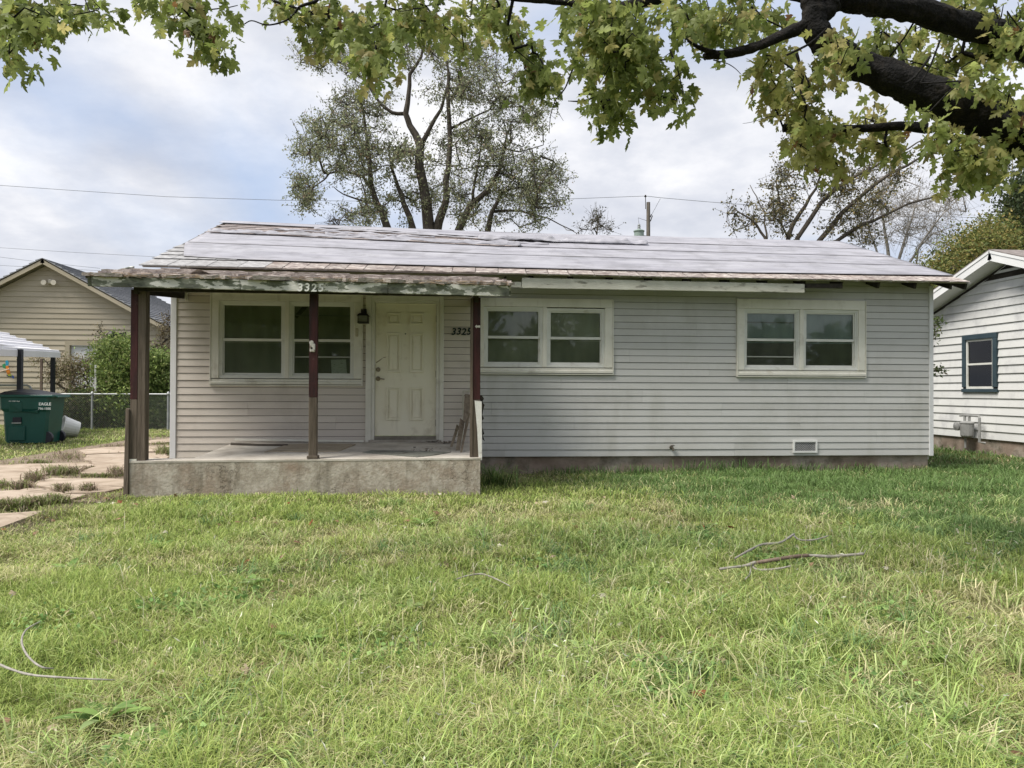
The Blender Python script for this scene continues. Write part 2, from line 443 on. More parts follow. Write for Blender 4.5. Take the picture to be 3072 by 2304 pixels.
M_found = mat('foundation', [(0.3, (0.17, 0.125, 0.095)), (0.5, (0.26, 0.205, 0.165)), (0.72, (0.37, 0.325, 0.28))], scale=2.2, bump=0.35, bscale=22, rough=0.95,
              dirt=((0.07, 0.065, 0.04), 3.0, 0.50, 0.70, 0.8))

OPEN = [(-2.87, -0.67, 1.395, 2.75), (-0.585, 0.565, 0.30, 2.72), (1.09, 3.20, 1.588, 2.725), (5.24, 7.34, 1.57, 2.765)]
def build_siding():
    wall = sub('siding', house)
    def board(x0, x1, z0, z1, full=True):
        if x1 - x0 < 0.015 or z1 - z0 < 0.008: return
        off = random.uniform(0, 0.0025)
        g = 0.0065 if z1 - z0 > 0.05 else 0.0
        yt = -0.013 - off
        yb = -0.021 - off
        P = [(x0, 0.006, z0), (x0, yb, z0), (x0, yb - 0.0005, z0 + 0.006), (x0, yt, z1 - g), (x0, 0.006, z1 - g)]
        MB().prism(P, (x1 - x0, 0, 0)).build('siding_board', M_side_bounce if x1 < 1.12 else M_side, wall)
    n = int((ST - SB) / CH) + 1
    for k in range(n):
        z0 = SB + k * CH; z1 = min(z0 + CH, ST)
        cuts = [(WX0 + 0.03, WX1 - 0.03)]
        extra = []
        for ox0, ox1, oz0, oz1 in OPEN:
            if oz1 <= z0 or oz0 >= z1: continue
            new = []
            for a, b in cuts:
                if ox1 <= a or ox0 >= b: new.append((a, b)); continue
                if a < ox0: new.append((a, ox0))
                if b > ox1: new.append((ox1, b))
            cuts = new
            if oz0 > z0 + 0.012: extra.append((ox0, ox1, z0, oz0))
            if oz1 < z1 - 0.012: extra.append((ox0, ox1, oz1, z1))
        pair = k // 2
        seams = [WX0 + ((pair * 2.37 + 1.3) % 3.66) + 3.66 * j for j in range(-1, 5)] + [1.11]
        for a, b in cuts:
            pts = [a] + sorted(s for s in seams if a + 0.25 < s < b - 0.25) + [b]
            for p, q in zip(pts[:-1], pts[1:]): board(p, q - 0.002, z0, z1)
        for e in extra: board(*e)
    for x0, x1, z0, z1 in ((WX0, -2.9, SB, ST), (-0.66, -0.59, SB, ST), (0.57, 1.06, SB, ST), (3.22, 5.21, SB, ST), (7.37, WX1, SB, ST), (-2.9, -0.66, SB, 1.39), (1.06, 3.22, SB, 1.58), (5.21, 7.37, SB, 1.56), (-2.9, -0.66, 2.76, ST), (1.06, 3.22, 2.735, ST), (5.21, 7.37, 2.77, ST), (-0.59, 0.57, 2.73, ST)):
        MB().box(x0 + 0.001, x1 - 0.001, 0.0065, 0.02, z0 + 0.001, z1 - 0.001).build('wall_sheathing', mat('black_felt_paper', [(0.3, (0.012, 0.012, 0.011)), (0.7, (0.02, 0.02, 0.018))], bump=0, rough=0.95), house)
    MB().box(WX0 - 0.035, WX0 + 0.05, -0.036, 0.05, SB - 0.012, ST - 0.2).build('corner_post', M_corner, house, bevel=0.004)
    MB().box(WX1 - 0.05, WX1 + 0.02, -0.036, 0.05, SB - 0.012, ST - 0.06).build('corner_post', M_corner, house, bevel=0.004)
    MB().box(WX0 + 0.04, WX1 - 0.04, 0.03, 0.26, -0.35, SB - 0.004).build('foundation_wall', M_found, house)
    # closed box behind the cladding: side walls, rear wall
    for x0, x1 in ((WX0, WX0 + 0.12), (WX1 - 0.12, WX1)):
        MB().prism([(x0, 0.06, 0.2), (x0, 7.0, 0.2), (x0, 7.0, 3.0), (x0, 3.5, 4.33), (x0, 0.06, 3.08)], (x1 - x0, 0, 0)).build('side_wall', M_side, house)
    MB().box(WX0 + 0.12, WX1 - 0.12, 6.88, 7.0, 0.2, 3.0).build('rear_wall', M_side, house)
build_siding()

M_shade = {k: mat('window_shade_' + k, [(0.35, tuple(v * .85 for v in c)), (0.65, tuple(v * 1.15 for v in c))], scale=2.4, bump=0.05, bscale=9, rough=0.9, stretch=(1.6, 1, 0.5))
           for k, c in dict(olive=(0.42, 0.42, 0.34), dark=(0.28, 0.28, 0.22), grey=(0.55, 0.55, 0.46), slate=(0.55, 0.62, 0.62), brown=(0.32, 0.30, 0.27)).items()}
def build_window(x0, x1, z0, z1, head, side_l, side_r, mull, sill, shades, mid=0.5, drop=0.0):
    w = sub('window', house)
    yf = -0.048
    xm = (x0 + side_l + x1 - side_r) / 2
    ih, il = z1 - head, z0 + sill
    MB().box(x0, x1, yf, 0.03, ih, z1).build('head_casing', M_trim, w, bevel=0.004)
    MB().box(x0, x0 + side_l, yf, 0.03, il, ih - 0.001).build('side_casing', M_trim, w, bevel=0.004)
    MB().box(x1 - side_r, x1, yf, 0.03, il, ih - 0.001).build('side_casing', M_trim, w, bevel=0.004)
    MB().box(xm - mull / 2, xm + mull / 2, yf + 0.003, 0.05, il, ih - 0.001).build('mullion', M_trim, w, bevel=0.004)
    MB().prism([(x0, yf - 0.012, z0), (x0, yf - 0.012, z0 + 0.035), (x0, yf + 0.004, z0 + 0.042), (x0, yf + 0.004, il - 0.012), (x0, 0.03, il), (x0, 0.03, z0)], (x1 - x0, 0, 0)).build('sill', M_trim, w)
    # J-channel lip round the casing
    for a in ((x0 - 0.014, x0 - 0.001, z0 - 0.012, z1 + 0.004), (x1 + 0.001, x1 + 0.014, z0 - 0.012, z1 - 0.01)):
        MB().box(a[0], a[1], -0.056, 0.0, a[2], a[3]).build('edge_channel', M_trim, w)
    MB().box(x0 - 0.014, x1 + 0.014, -0.054, 0.0, z0 - 0.026, z0 - 0.013).build('edge_channel', M_trim, w)
    units = [(x0 + side_l, xm - mull / 2), (xm + mull / 2, x1 - side_r)]
    for u, (a, b) in enumerate(units):
        ztop, zbot = ih - 0.004 - (drop if u == 1 else 0), il + 0.002
        zm = zbot + (ztop - zbot) * mid
        # outer frame, two steps deep
        for d, (t, ya, yb) in enumerate(((0.022, -0.030, 0.10), (0.046, -0.018, 0.095))):
            f = MB()
            f.box(a, a + t, ya, yb, zbot, ztop); f.box(b - t, b, ya, yb, zbot, ztop)
            f.box(a + t, b - t, ya, yb, ztop - t, ztop); f.box(a + t, b - t, ya, yb, zbot, zbot + t)
            f.build('frame', M_sash, w)
        fa, fb, ft, fz = a + 0.046, b - 0.046, ztop - 0.046, zbot + 0.046
        # upper sash (outer) and lower sash (inner)
        for k, (za, zb, y0) in enumerate(((zm - 0.022, ft, 0.000), (fz, zm + 0.012, 0.022))):
            s = MB(); t = 0.020; rail = 0.040
            s.box(fa, fa + t, y0, y0 + 0.022, za, zb); s.box(fb - t, fb, y0, y0 + 0.022, za, zb)
            if k == 0: s.box(fa + t, fb - t, y0, y0 + 0.022, za, za + rail); s.box(fa + t, fb - t, y0, y0 + 0.022, zb - t, zb)
            else: s.box(fa + t, fb - t, y0, y0 + 0.022, za, za + 0.034); s.box(fa + t, fb - t, y0, y0 + 0.022, zb - t, zb)
            s.build('sash', M_sash, w)
            MB().box(fa + t * 0.6, fb - t * 0.6, y0 + 0.009, y0 + 0.013, za + 0.01, zb - 0.01).build('pane', glass_mat(), w)
            MB().box(a + 0.01, b - 0.01, 0.038 + 0.012 * k, 0.042 + 0.012 * k, za - 0.03 * (1 - k) - 0.02 * k, zb + 0.03).build('window_shade', M_shade[shades[u][k]], w)
    return w, units, il, ih
wl, ul, _, _ = build_window(-2.88, -0.66, 1.385, 2.76, 0.125, 0.115, 0.115, 0.062, 0.085, (('grey', 'olive'), ('olive', 'dark')))
wm, um, _, _ = build_window(1.08, 3.21, 1.578, 2.735, 0.135, 0.115, 0.125, 0.064, 0.085, (('olive', 'grey'), ('grey', 'olive')), drop=0.012)
wr, ur, _, _ = build_window(5.23, 7.35, 1.56, 2.775, 0.155, 0.105, 0.115, 0.066, 0.085, (('slate', 'brown'), ('slate', 'dark')))
M_bar = mat('interior_bar', [(0.3, (0.30, 0.31, 0.27)), (0.7, (0.36, 0.37, 0.33))], rough=0.6, bump=0)
for w, (a, b), zs in ((wl, ul[1], (2.43, 1.80)), (wr, ur[0], (2.41, 1.86))):
    for z in zs: MB().box(a + 0.07, b - 0.07, 0.024, 0.036, z - 0.010, z + 0.010).build('pane_line_bar', M_bar, w)  # thin bars added for the lines that cross these panes
MB().prism([(ul[1][0] + 0.06, 0.026, 2.42), (ul[1][0] + 0.10, 0.026, 2.38), (ul[1][0] + 0.30, 0.026, 2.60), (ul[1][0] + 0.22, 0.026, 2.61)], (0, 0.008, 0)).build(
    'slipped_blind_slat', mat('slat', [(0.3, (0.16, 0.16, 0.13)), (0.7, (0.2, 0.2, 0.16))], bump=0), wl)
M_paper = mat('notice_paper', [(0.40, (0.50, 0.51, 0.46)), (0.46, (0.78, 0.79, 0.74)), (0.7, (0.82, 0.83, 0.78))], scale=1.0, stretch=(18, 1, 130), bump=0, rough=0.9)
q = [on_y(993, 1079, 0.040), on_y(1038, 1078, 0.040), on_y(1041, 1123, 0.040), on_y(995, 1123, 0.040)]
MB().prism(q, (0, 0.002, 0)).build('notice', M_paper, wl)
# foundation vent
def build_vent():
    v = sub('foundation_vent', house)
    a, b = on_y(2379, 1321, -0.03), on_y(2451, 1358, -0.03)
    x0, x1, z0, z1 = a[0], b[0], b[2], a[2]
    f = MB(); t = 0.028
    f.box(x0, x1, -0.046, -0.005, z1 - t, z1).box(x0, x1, -0.046, -0.005, z0, z0 + t).box(x0, x0 + t, -0.046, -0.005, z0 + t, z1 - t).box(x1 - t, x1, -0.046, -0.005, z0 + t, z1 - t)
    f.build('vent_frame', mat('vent_white', [(0.3, (0.62, 0.62, 0.6)), (0.7, (0.7, 0.7, 0.68))], bump=0.03, rough=0.5), v)
    MB().box(x0 + t, x1 - t, -0.026, -0.022, z0 + t, z1 - t).build('vent_back', mat('vent_dark', [(0.3, (0.03, 0.03, 0.03)), (0.7, (0.05, 0.05, 0.05))], bump=0), v)
    g = MB(); n = 9
    for i in range(-6, n + 4):
        for sgn in (1, -1):
            xa = x0 + t + (x1 - x0 - 2 * t) * i / n; h = z1 - z0 - 2 * t
            p, q = np.array([xa, -0.032, z0 + t]), np.array([xa + h * 1.3, -0.032, z1 - t])
            if sgn < 0: p[2], q[2] = q[2], p[2]
            lo, hi = x0 + t, x1 - t
            if q[0] <= lo or p[0] >= hi: continue
            d = q - p
            if p[0] < lo: p = p + d * (lo - p[0]) / d[0]
            d = q - p
            if q[0] > hi: q = p + d * (hi - p[0]) / d[0]
            g.bar(p, q, 0.006, 0.008)
    g.build('vent_mesh', mat('vent_metal', [(0.3, (0.33, 0.33, 0.33)), (0.7, (0.40, 0.40, 0.40))], bump=0, rough=0.5), v)
build_vent()

# ---- front door
def build_door():
    d = sub('front_door', house)
    M_door = mat('door_paint', [(0.3, (0.74, 0.69, 0.54)), (0.7, (0.79, 0.755, 0.62))], scale=1.4, bump=0.05, rough=0.5, spec=0.4,
                 dirt=((0.34, 0.27, 0.16), 2.6, 0.56, 0.74, 0.5), streak=((0.38, 0.32, 0.21), (7, 1, 1.5), 0.56, 0.78, 0.45))
    zb, zt, x0, x1 = 0.605, 2.63, -0.462, 0.462
    M_dc = M_trim
    # brickmould and jamb
    MB().box(-0.60, -0.515, -0.052, 0.03, 0.50, 2.74).build('side_casing', M_dc, d, bevel=0.005)
    MB().box(0.515, 0.58, -0.052, 0.03, 0.50, 2.74).build('side_casing', M_dc, d, bevel=0.005)
    MB().box(-0.514, 0.514, -0.052, 0.03, 2.665, 2.74).build('head_casing', M_dc, d, bevel=0.005)
    for xa, xb in ((-0.514, -0.466), (0.466, 0.514)): MB().box(xa, xb, -0.036, 0.09, 0.545, 2.664).build('jamb', M_dc, d, bevel=0.003)
    MB().box(-0.465, 0.465, -0.036, 0.09, 2.634, 2.664).build('jamb', M_dc, d, bevel=0.003)
    MB().box(-0.55, 0.55, -0.075, 0.09, 0.50, 0.543).build('threshold', mat('threshold_metal', [(0.3, (0.26, 0.23, 0.19)), (0.7, (0.38, 0.35, 0.30))], scale=6, rough=0.45, bump=0.1), d)
    MB().box(-0.465, 0.465, -0.05, 0.05, 0.544, 0.60).build('kick_sill', mat('kick_sill', [(0.3, (0.14, 0.125, 0.10)), (0.7, (0.24, 0.22, 0.18))], scale=8, rough=0.6), d)
    MB().box(x0, x1, 0.012, 0.055, zb, zt).build('door_leaf', M_door, d)
    for ca, cb in ((0.172, 0.381), (0.524, 0.733)):
        for ra, rb in ((0.143, 0.319), (0.451, 1.056), (1.287, 1.793)):
            xa, xb, za, zc = x0 + ca, x0 + cb, zt - rb, zt - ra
            p = MB(); t = 0.022
            for bx in ((xa, xb, zc - t, zc), (xa, xb, za, za + t), (xa, xa + t, za + t, zc - t), (xb - t, xb, za + t, zc - t)):
                p.box(bx[0], bx[1], -0.008, 0.0125, bx[2], bx[3])
            p.build('panel_moulding', M_door, d, bevel=0.003)
            MB().box(xa + 0.045, xb - 0.045, 0.000, 0.0125, za + 0.045, zc - 0.045).build('panel', M_door, d, bevel=0.005)
    brass = mat('tarnished_brass', [(0.3, (0.16, 0.13, 0.09)), (0.7, (0.28, 0.24, 0.17))], scale=9, metal=0.8, rough=0.38, bump=0.05)
    kx = x0 + 0.045
    MB().lathe((kx, 0.012, 1.615), [(0.034, 0), (0.034, -0.012), (0.022, -0.018), (0.020, -0.026)], 14, 'Y').build('deadbolt', brass, d, smooth=False)
    k = MB().lathe((kx, 0.012, 1.475), [(0.036, 0), (0.036, -0.008), (0.014, -0.014), (0.014, -0.035)], 14, 'Y')
    k.bar((kx, -0.03, 1.478), (kx + 0.10, -0.03, 1.466), 0.012, 0.018)
    k.build('lever_handle', brass, d)
    MB().lathe((x0 + 0.455, 0.012, 2.165), [(0.012, 0), (0.010, -0.006)], 10, 'Y').build('peephole', mat('dark_metal', [(0.3, (0.03, 0.03, 0.03)), (0.7, (0.06, 0.06, 0.055))], bump=0, rough=0.4), d)
    for z in (0.80, 1.55, 2.40):
        MB().box(x1 - 0.004, x1 + 0.004, -0.002, 0.011, z - 0.05, z + 0.05).build('hinge', brass, d)
    # scuffs left by hands beside the lock
    sc = mat('hand_scuff', [(0.3, (0.20, 0.16, 0.10)), (0.7, (0.34, 0.29, 0.20))], scale=12, bump=0)
    for a, b, w in (((kx - 0.03, 1.72), (kx + 0.08, 1.80), 0.020), ((kx + 0.07, 1.795), (kx + 0.13, 1.81), 0.010), ((kx + 0.19, 1.815), (kx + 0.28, 1.825), 0.012)):
        MB().prism([(a[0], 0.0113, a[1] - w / 2), ((a[0] + b[0]) / 2, 0.0113, (a[1] + b[1]) / 2 - w * 0.7), (b[0], 0.0113, b[1]), ((a[0] + b[0]) / 2, 0.0113, (a[1] + b[1]) / 2 + w * 0.4), (a[0], 0.0113, a[1] + w / 3)],
                   (0, 0.0006, 0)).build('scuff', sc, d)
build_door()

# ---- lantern, bell box, outside tap, wall numbers
def build_wall_bits():
    iron = mat('black_iron', [(0.3, (0.018, 0.017, 0.015)), (0.7, (0.045, 0.042, 0.036))], scale=14, rough=0.5, bump=0.1)
    l = sub('wall_lantern', house)
    c = on_y(1090, 955, -0.13); x, y, z = c
    MB().box(x - 0.045, x + 0.045, -0.062, -0.022, z + 0.06, z + 0.15).build('back_plate', iron, l, bevel=0.01)
    MB().tube([(x, -0.05, z + 0.12), (x, -0.10, z + 0.135), (x, -0.13, z + 0.10), (x, -0.13, z + 0.06)], 0.009, 6).build('arm', iron, l)
    t = MB(); t.poly([(x - .09, -.215, z + .035), (x + .09, -.215, z + .035), (x + .09, -.045, z + .035), (x - .09, -.045, z + .035),
                      (x - .055, -.18, z + .075), (x + .055, -.18, z + .075), (x + .055, -.08, z + .075), (x - .055, -.08, z + .075)],
                     [(3, 2, 1, 0), (4, 5, 6, 7), (0, 1, 5, 4), (1, 2, 6, 5), (2, 3, 7, 6), (3, 0, 4, 7)])
    t.build('lantern_cap', iron, l)
    MB().box(x - .072, x + .072, -.2, -.06, z - .055, z + .034).build('lantern_glass', mat('dusty_glass', [(0.3, (0.14, 0.145, 0.115)), (0.7, (0.20, 0.205, 0.17))], scale=8, rough=0.25, bump=0.02), l)
    b = MB()
    for sx in (-1, 1):
        for yy in (-.2, -.06): b.box(x + sx * .072 - .006, x + sx * .072 + .006, yy - .006, yy + .006, z - .06, z + .036)
    b.box(x - .08, x + .08, -.208, -.052, z - .075, z - .056)
    b.build('lantern_frame', iron, l)
    p = on_y(1070.5, 997, -0.055)
    MB().box(p[0] - .022, p[0] + .022, -0.066, -0.049, p[2] - .065, p[2] + .06).build('doorbell_box', mat('bell_box', [(0.3, (0.42, 0.38, 0.28)), (0.7, (0.5, 0.46, 0.36))], bump=0.02), house, bevel=0.006)
    # outside tap
    s = sub('outside_tap', house)
    p = on_y(2014, 1342, -0.03)
    tap = mat('tap_brass', [(0.3, (0.07, 0.06, 0.045)), (0.7, (0.16, 0.14, 0.11))], metal=0.6, rough=0.5, scale=12)
    MB().lathe((p[0], -0.02, p[2]), [(0.028, 0), (0.028, -0.012), (0.016, -0.016), (0.016, -0.07)], 10, 'Y').build('tap_body', tap, s)
    MB().tube([(p[0], -0.07, p[2]), (p[0], -0.11, p[2] - 0.005), (p[0] + 0.005, -0.125, p[2] - 0.05)], 0.014, 8).build('spout', tap, s)
    MB().lathe((p[0] + 0.01, -0.075, p[2] + 0.03), [(0.012, -0.01), (0.030, 0.0), (0.030, 0.008), (0.01, 0.01)], 8).build('tap_handle', tap, s)
    M_num = mat('teal_number', [(0.3, (0.005, 0.014, 0.017)), (0.7, (0.012, 0.03, 0.034))], rough=0.5, bump=0)
    a = on_y(1353, 1004, -0.026)
    for k, ch in enumerate('3325'):
        text_mesh('house_number', ch, 0.145, 0.004, M_num, house, (a[0] + 0.078 * k, -0.029, a[2] + 0.004 * (k % 2)), shear=0.2, bold=0.004)
build_wall_bits()

# ------------------------------------------------------------------ main roof
ALPHA = math.atan(0.3654); S_TOT = 3.9 / math.cos(ALPHA)
RX0, RX1 = -3.73, 8.88
def lin(x, xs, ys): return float(np.interp(x, xs, ys))
def RP(x, s, h=0.0):
    dzr = lin(x, (-3.87, 1.7, 8.7), (0.075, -0.034, -0.058)); dze = lin(x, (-3.73, 4.5, 8.88), (0.022, -0.016, -0.008))
    t = s / S_TOT
    return np.array([x, -0.4 + s * math.cos(ALPHA) - h * math.sin(ALPHA), 3.065 + s * math.sin(ALPHA) + h * math.cos(ALPHA) + dzr * t + dze * (1 - t)])
M_deckwood = mat('weathered_sheathing', [(0.3, (0.055, 0.046, 0.036)), (0.7, (0.12, 0.10, 0.08))], scale=2, stretch=(1, 6, 6), bump=0.3, rough=0.9)
M_dark = mat('dark_rafter', [(0.3, (0.018, 0.016, 0.013)), (0.7, (0.05, 0.042, 0.034))], scale=3, stretch=(6, 1, 6), bump=0.2, rough=0.9)
M_felt = mat('roofing_underlay', [(0.28, (0.245, 0.24, 0.27)), (0.5, (0.32, 0.315, 0.345)), (0.75, (0.40, 0.395, 0.42))], scale=1.9, stretch=(0.5, 2.8, 2.8), bump=0.35, bscale=11, rough=0.62,
             spec=0.35, dirt=((0.15, 0.145, 0.15), 2.6, 0.48, 0.68, 0.6), streak=((0.16, 0.16, 0.18), (1.6, 34, 34), 0.50, 0.64, 0.65), rand=0.03)
M_shing = mat('speckled_shingle', [(0.32, (0.06, 0.045, 0.045)), (0.45, (0.20, 0.165, 0.155)), (0.54, (0.33, 0.29, 0.26)), (0.66, (0.55, 0.52, 0.48))], scale=17, stretch=(0.5, 1, 1), bump=0.4, bscale=60,
              rough=0.9, rand=0.16, dirt=((0.25, 0.195, 0.165), 2.4, 0.50, 0.62, 0.5), nrough=0.7)
M_shing_grey = mat('weathered_grey_shingle', [(0.32, (0.16, 0.155, 0.155)), (0.5, (0.29, 0.285, 0.285)), (0.68, (0.43, 0.425, 0.425))], scale=20, stretch=(0.5, 1, 1), bump=0.4, bscale=60, rough=0.9, rand=0.10, nrough=0.7)
M_shing_pink = mat('bare_pink_shingle', [(0.30, (0.24, 0.205, 0.195)), (0.5, (0.36, 0.31, 0.295)), (0.72, (0.46, 0.43, 0.41))], scale=22, stretch=(0.6, 1, 1), bump=0.4, bscale=60, rough=0.9, rand=0.14, nrough=0.7)

def grid_patch(name, fx, xs, ss, fn, m, parent, thick=0.004):
    """thin sheet: fn(x, s_fraction) -> (x, s, h); closed with thickness"""
    V = []; nx, ns = len(xs), len(ss)
    for top in (1, 0):
        for t in ss:
            for x in xs:
                X, S, Hh = fn(x, t); V.append(RP(X, S, Hh if top else Hh - thick))
    V = np.array(V); o = nx * ns; Q = []
    for j in range(ns - 1):
        for i in range(nx - 1):
            a = j * nx + i; Q.append((a, a + 1, a + nx + 1, a + nx)); Q.append((o + a + nx, o + a + nx + 1, o + a + 1, o + a))
    for i in range(nx - 1):
        Q.append((i + 1, i, o + i, o + i + 1)); a = (ns - 1) * nx + i; Q.append((a, a + 1, o + a + 1, o + a))
    for j in range(ns - 1):
        a = j * nx; Q.append((a, a + nx, o + a + nx, o + a)); a = j * nx + nx - 1; Q.append((a + nx, a, o + a, o + a + nx))
    T = []
    for q in Q: T += [(q[0], q[1], q[2]), (q[0], q[2], q[3])]
    return np_mesh(name, V, T, m, parent, smooth=False)

def build_roof():
    roof = sub('roof', house)
    xs = np.linspace(RX0, RX1, 14)
    V = []; Fq = []
    for h in (0.0, -0.035):
        for s in (0.0, S_TOT):
            V += [RP(x, s, h) for x in xs]
    n = len(xs)
    for i in range(n - 1):
        Fq += [(i, i + 1, n + i + 1, n + i), (2 * n + i, 3 * n + i, 3 * n + i + 1, 2 * n + i + 1), (i, 2 * n + i, 2 * n + i + 1, i + 1), (n + i, n + i + 1, 3 * n + i + 1, 3 * n + i)]
    Fq += [(0, n, 3 * n, 2 * n), (n - 1, 3 * n - 1, 4 * n - 1, 2 * n - 1)]
    MB().poly(V, Fq).build('roof_deck', M_deckwood, roof)
    # rear slope
    MB().poly([RP(RX0, S_TOT, -0.002), RP(RX1, S_TOT, -0.002), (RX1, 7.4, 2.98), (RX0, 7.4, 2.98), RP(RX0, S_TOT, -0.05), RP(RX1, S_TOT, -0.05), (RX1, 7.4, 2.93), (RX0, 7.4, 2.93)],
              [(0, 1, 2, 3), (7, 6, 5, 4), (0, 4, 5, 1), (1, 5, 6, 2), (2, 6, 7, 3), (3, 7, 4, 0)]).build('rear_roof_slope', M_shing, roof)
    # shingles: one open course along the eave, some at the verge, and the bare rows below the ridge
    def shingle(x0, x1, s0, s1, m, h0=0.016, h1=0.006, skew=0.0, th=0.008):
        P = [RP(x0, s0, h0), RP(x1, s0, h0), RP(x1 + skew, s1, h1), RP(x0 + skew, s1, h1)]
        B = [RP(x0, s0, h0 - th), RP(x1, s0, h0 - th), RP(x1 + skew, s1, h1 - th * 0.5), RP(x0 + skew, s1, h1 - th * 0.5)]
        MB().poly(P + B, [(0, 1, 2, 3), (7, 6, 5, 4), (0, 4, 5, 1), (1, 5, 6, 2), (2, 6, 7, 3), (3, 7, 4, 0)]).build('shingle', m, roof)
    x = RX0 - 0.02
    while x < RX1 - 0.05:
        w = random.uniform(0.24, 0.44); x1 = min(x + w, RX1 + 0.02)
        shingle(x, x1 - 0.012, -0.085 + random.uniform(-.008, .010), 0.44, M_shing if x > -1.9 + random.uniform(-.5, .5) else M_shing_grey, h0=0.016 + random.uniform(0, .006), skew=0.03, th=0.014); x = x1
    for r in range(4):
        x = RX0 - 0.01
        while x < -2.55 - r * 0.22:
            x1 = x + random.uniform(0.26, 0.36); s0 = 0.40 + r * 0.30
            shingle(x, x1 - 0.010, s0, s0 + 0.34, M_shing_grey, h0=0.024, h1=0.008, skew=0.02); x = x1
    for r in range(8):
        x = RX0 + 0.02 + (r % 2) * 0.1
        s0 = 2.50 + r * 0.185
        while x < 2.7 - 0.05 * r:
            x1 = x + random.uniform(0.26, 0.36)
            shingle(x, x1 - 0.006, s0 + random.uniform(-.006, .006), s0 + 0.21, M_shing_pink, h0=0.022 + random.uniform(0, .004), h1=0.007, skew=0.01); x = x1
    # underlay courses, each lapping the one below; loose, wavy and torn
    b1 = lambda x: lin(x, (-3.7, -2.8, 0, 4, 8.9), (0.56, 0.43, 0.31, 0.30, 0.36))
    b2 = lambda x: lin(x, (-3.7, 1.5, 8.9), (1.75, 1.48, 1.28))
    b3 = lambda x: lin(x, (-3.7, -2, 1.5, 8.9), (2.74, 2.66, 2.36, 2.18))
    b4 = lambda x: lin(x, (-3.7, -0.9, 1.6, 2.4, 8.9), (3.88, 3.76, 3.34, 3.29, 3.08))
    def wav(x, s, k, amp):
        return amp * (fbm(np.array([x * 0.5]), np.array([s * 2.6]), 1.0, 20 + k, 4)[0] - 0.2)
    def sheet(k, lo, hi, x0, x1, amp, edge, nx=90, ns=12, hbase=0.03, left=None):
        xs_ = np.linspace(0, 1, nx); ss_ = np.linspace(0, 1, ns)
        def fn(u, t):
            xa = x0
            X = xa + (x1 - xa) * u
            sl = lo(X) + edge * (fbm(np.array([X * 1.3]), np.array([k * 9.1]), 1.0, 40 + k, 4)[0] - 0.5)
            s = sl + (hi(X) - sl) * t
            if left is not None: X = X + max(0, left(s)) * (1 - u) ** 6
            lift = 0.005 * (1 - t) ** 3
            return X, s, hbase + lift + wav(X, s, k, amp) * (0.4 + 0.6 * math.sin(math.pi * min(1, t * 1.1)))
        return grid_patch('underlay_sheet', None, xs_, ss_, fn, M_felt, roof)
    lf = lambda s: 0.36 * max(0, (1.7 - s)) / 1.2 + 0.03
    sheet(1, b1, lambda x: b2(x) + 0.10, RX0 + 0.02, RX1 - 0.03, 0.016, 0.02, hbase=0.026, left=lf)
    sheet(2, b2, lambda x: b3(x) + 0.06, RX0 + 0.02, RX1 - 0.02, 0.012, 0.035, hbase=0.030, left=lambda s: 0.06)
    sheet(3, b3, lambda x: b4(x) + 0.10, 1.9, RX1 - 0.02, 0.016, 0.05, hbase=0.034)
    sheet(4, b4, lambda x: S_TOT + 0.012, RX0 - 0.01, RX1 - 0.02, 0.022, 0.05, hbase=0.038)
    # crumpled, torn strips of underlay hanging on over the bare shingles
    def ragged(x0, x1, s0, s1, amp, k, hb):
        xs_ = np.linspace(0, 1, int((x1 - x0) * 22)); ss_ = np.linspace(0, 1, 7)
        def fn(u, t):
            X = x0 + (x1 - x0) * u; S0 = s0(X); S1 = s1(X)
            e = (fbm(np.array([X * 3]), np.array([k * 3.3]), 1.0, 60 + k, 4)[0] - 0.5)
            s = S0 + (S1 - S0) * t + e * 0.16 * (1 if t > 0.5 else 0.6)
            hh = amp * fbm(np.array([X * 5.5]), np.array([s * 11]), 1.0, 70 + k, 4)[0] ** 1.5 * math.sin(math.pi * (0.12 + 0.76 * t))
            return X, s, hb + hh
        grid_patch('torn_underlay', None, xs_, ss_, fn, M_felt, roof)
    ragged(-3.6, 1.95, lambda x: b3(x) - 0.04, lambda x: b3(x) + 0.16, 0.11, 1, 0.050)
    ragged(-1.6, 2.5, lambda x: b3(x) + 0.34, lambda x: b3(x) + 0.46, 0.08, 2, 0.034)
    ragged(-1.9, 2.6, lambda x: b4(x) - 0.22, lambda x: b4(x) - 0.10, 0.07, 3, 0.034)
    ragged(1.2, 4.4, lambda x: b3(x) + 0.55, lambda x: b3(x) + 0.78, 0.16, 4, 0.060)
    ragged(-2.6, 0.4, lambda x: b3(x) + 0.62, lambda x: b3(x) + 0.70, 0.06, 5, 0.034)
    # ridge vent hump at the far side
    c = at(1800, 706, 15.6)
    MB().lathe((c[0], c[1] + 0.5, c[2] - 0.28), [(0.12, 0), (0.12, 0.25), (0.24, 0.26), (0.22, 0.33), (0.08, 0.37)], 16).build('roof_vent', mat('roof_vent_metal', [(0.3, (0.34, 0.33, 0.31)), (0.7, (0.45, 0.44, 0.42))], rough=0.5), roof)
    # eave drip edge
    e = MB()
    for i in range(13):
        p, q = RP(xs[i], -0.012, -0.012), RP(xs[i + 1], -0.012, -0.012)
        e.bar(p, q, 0.010, 0.028)
    e.build('drip_edge', mat('drip_edge', [(0.3, (0.40, 0.38, 0.36)), (0.7, (0.55, 0.54, 0.52))], scale=3, rough=0.5, bump=0.05), roof)
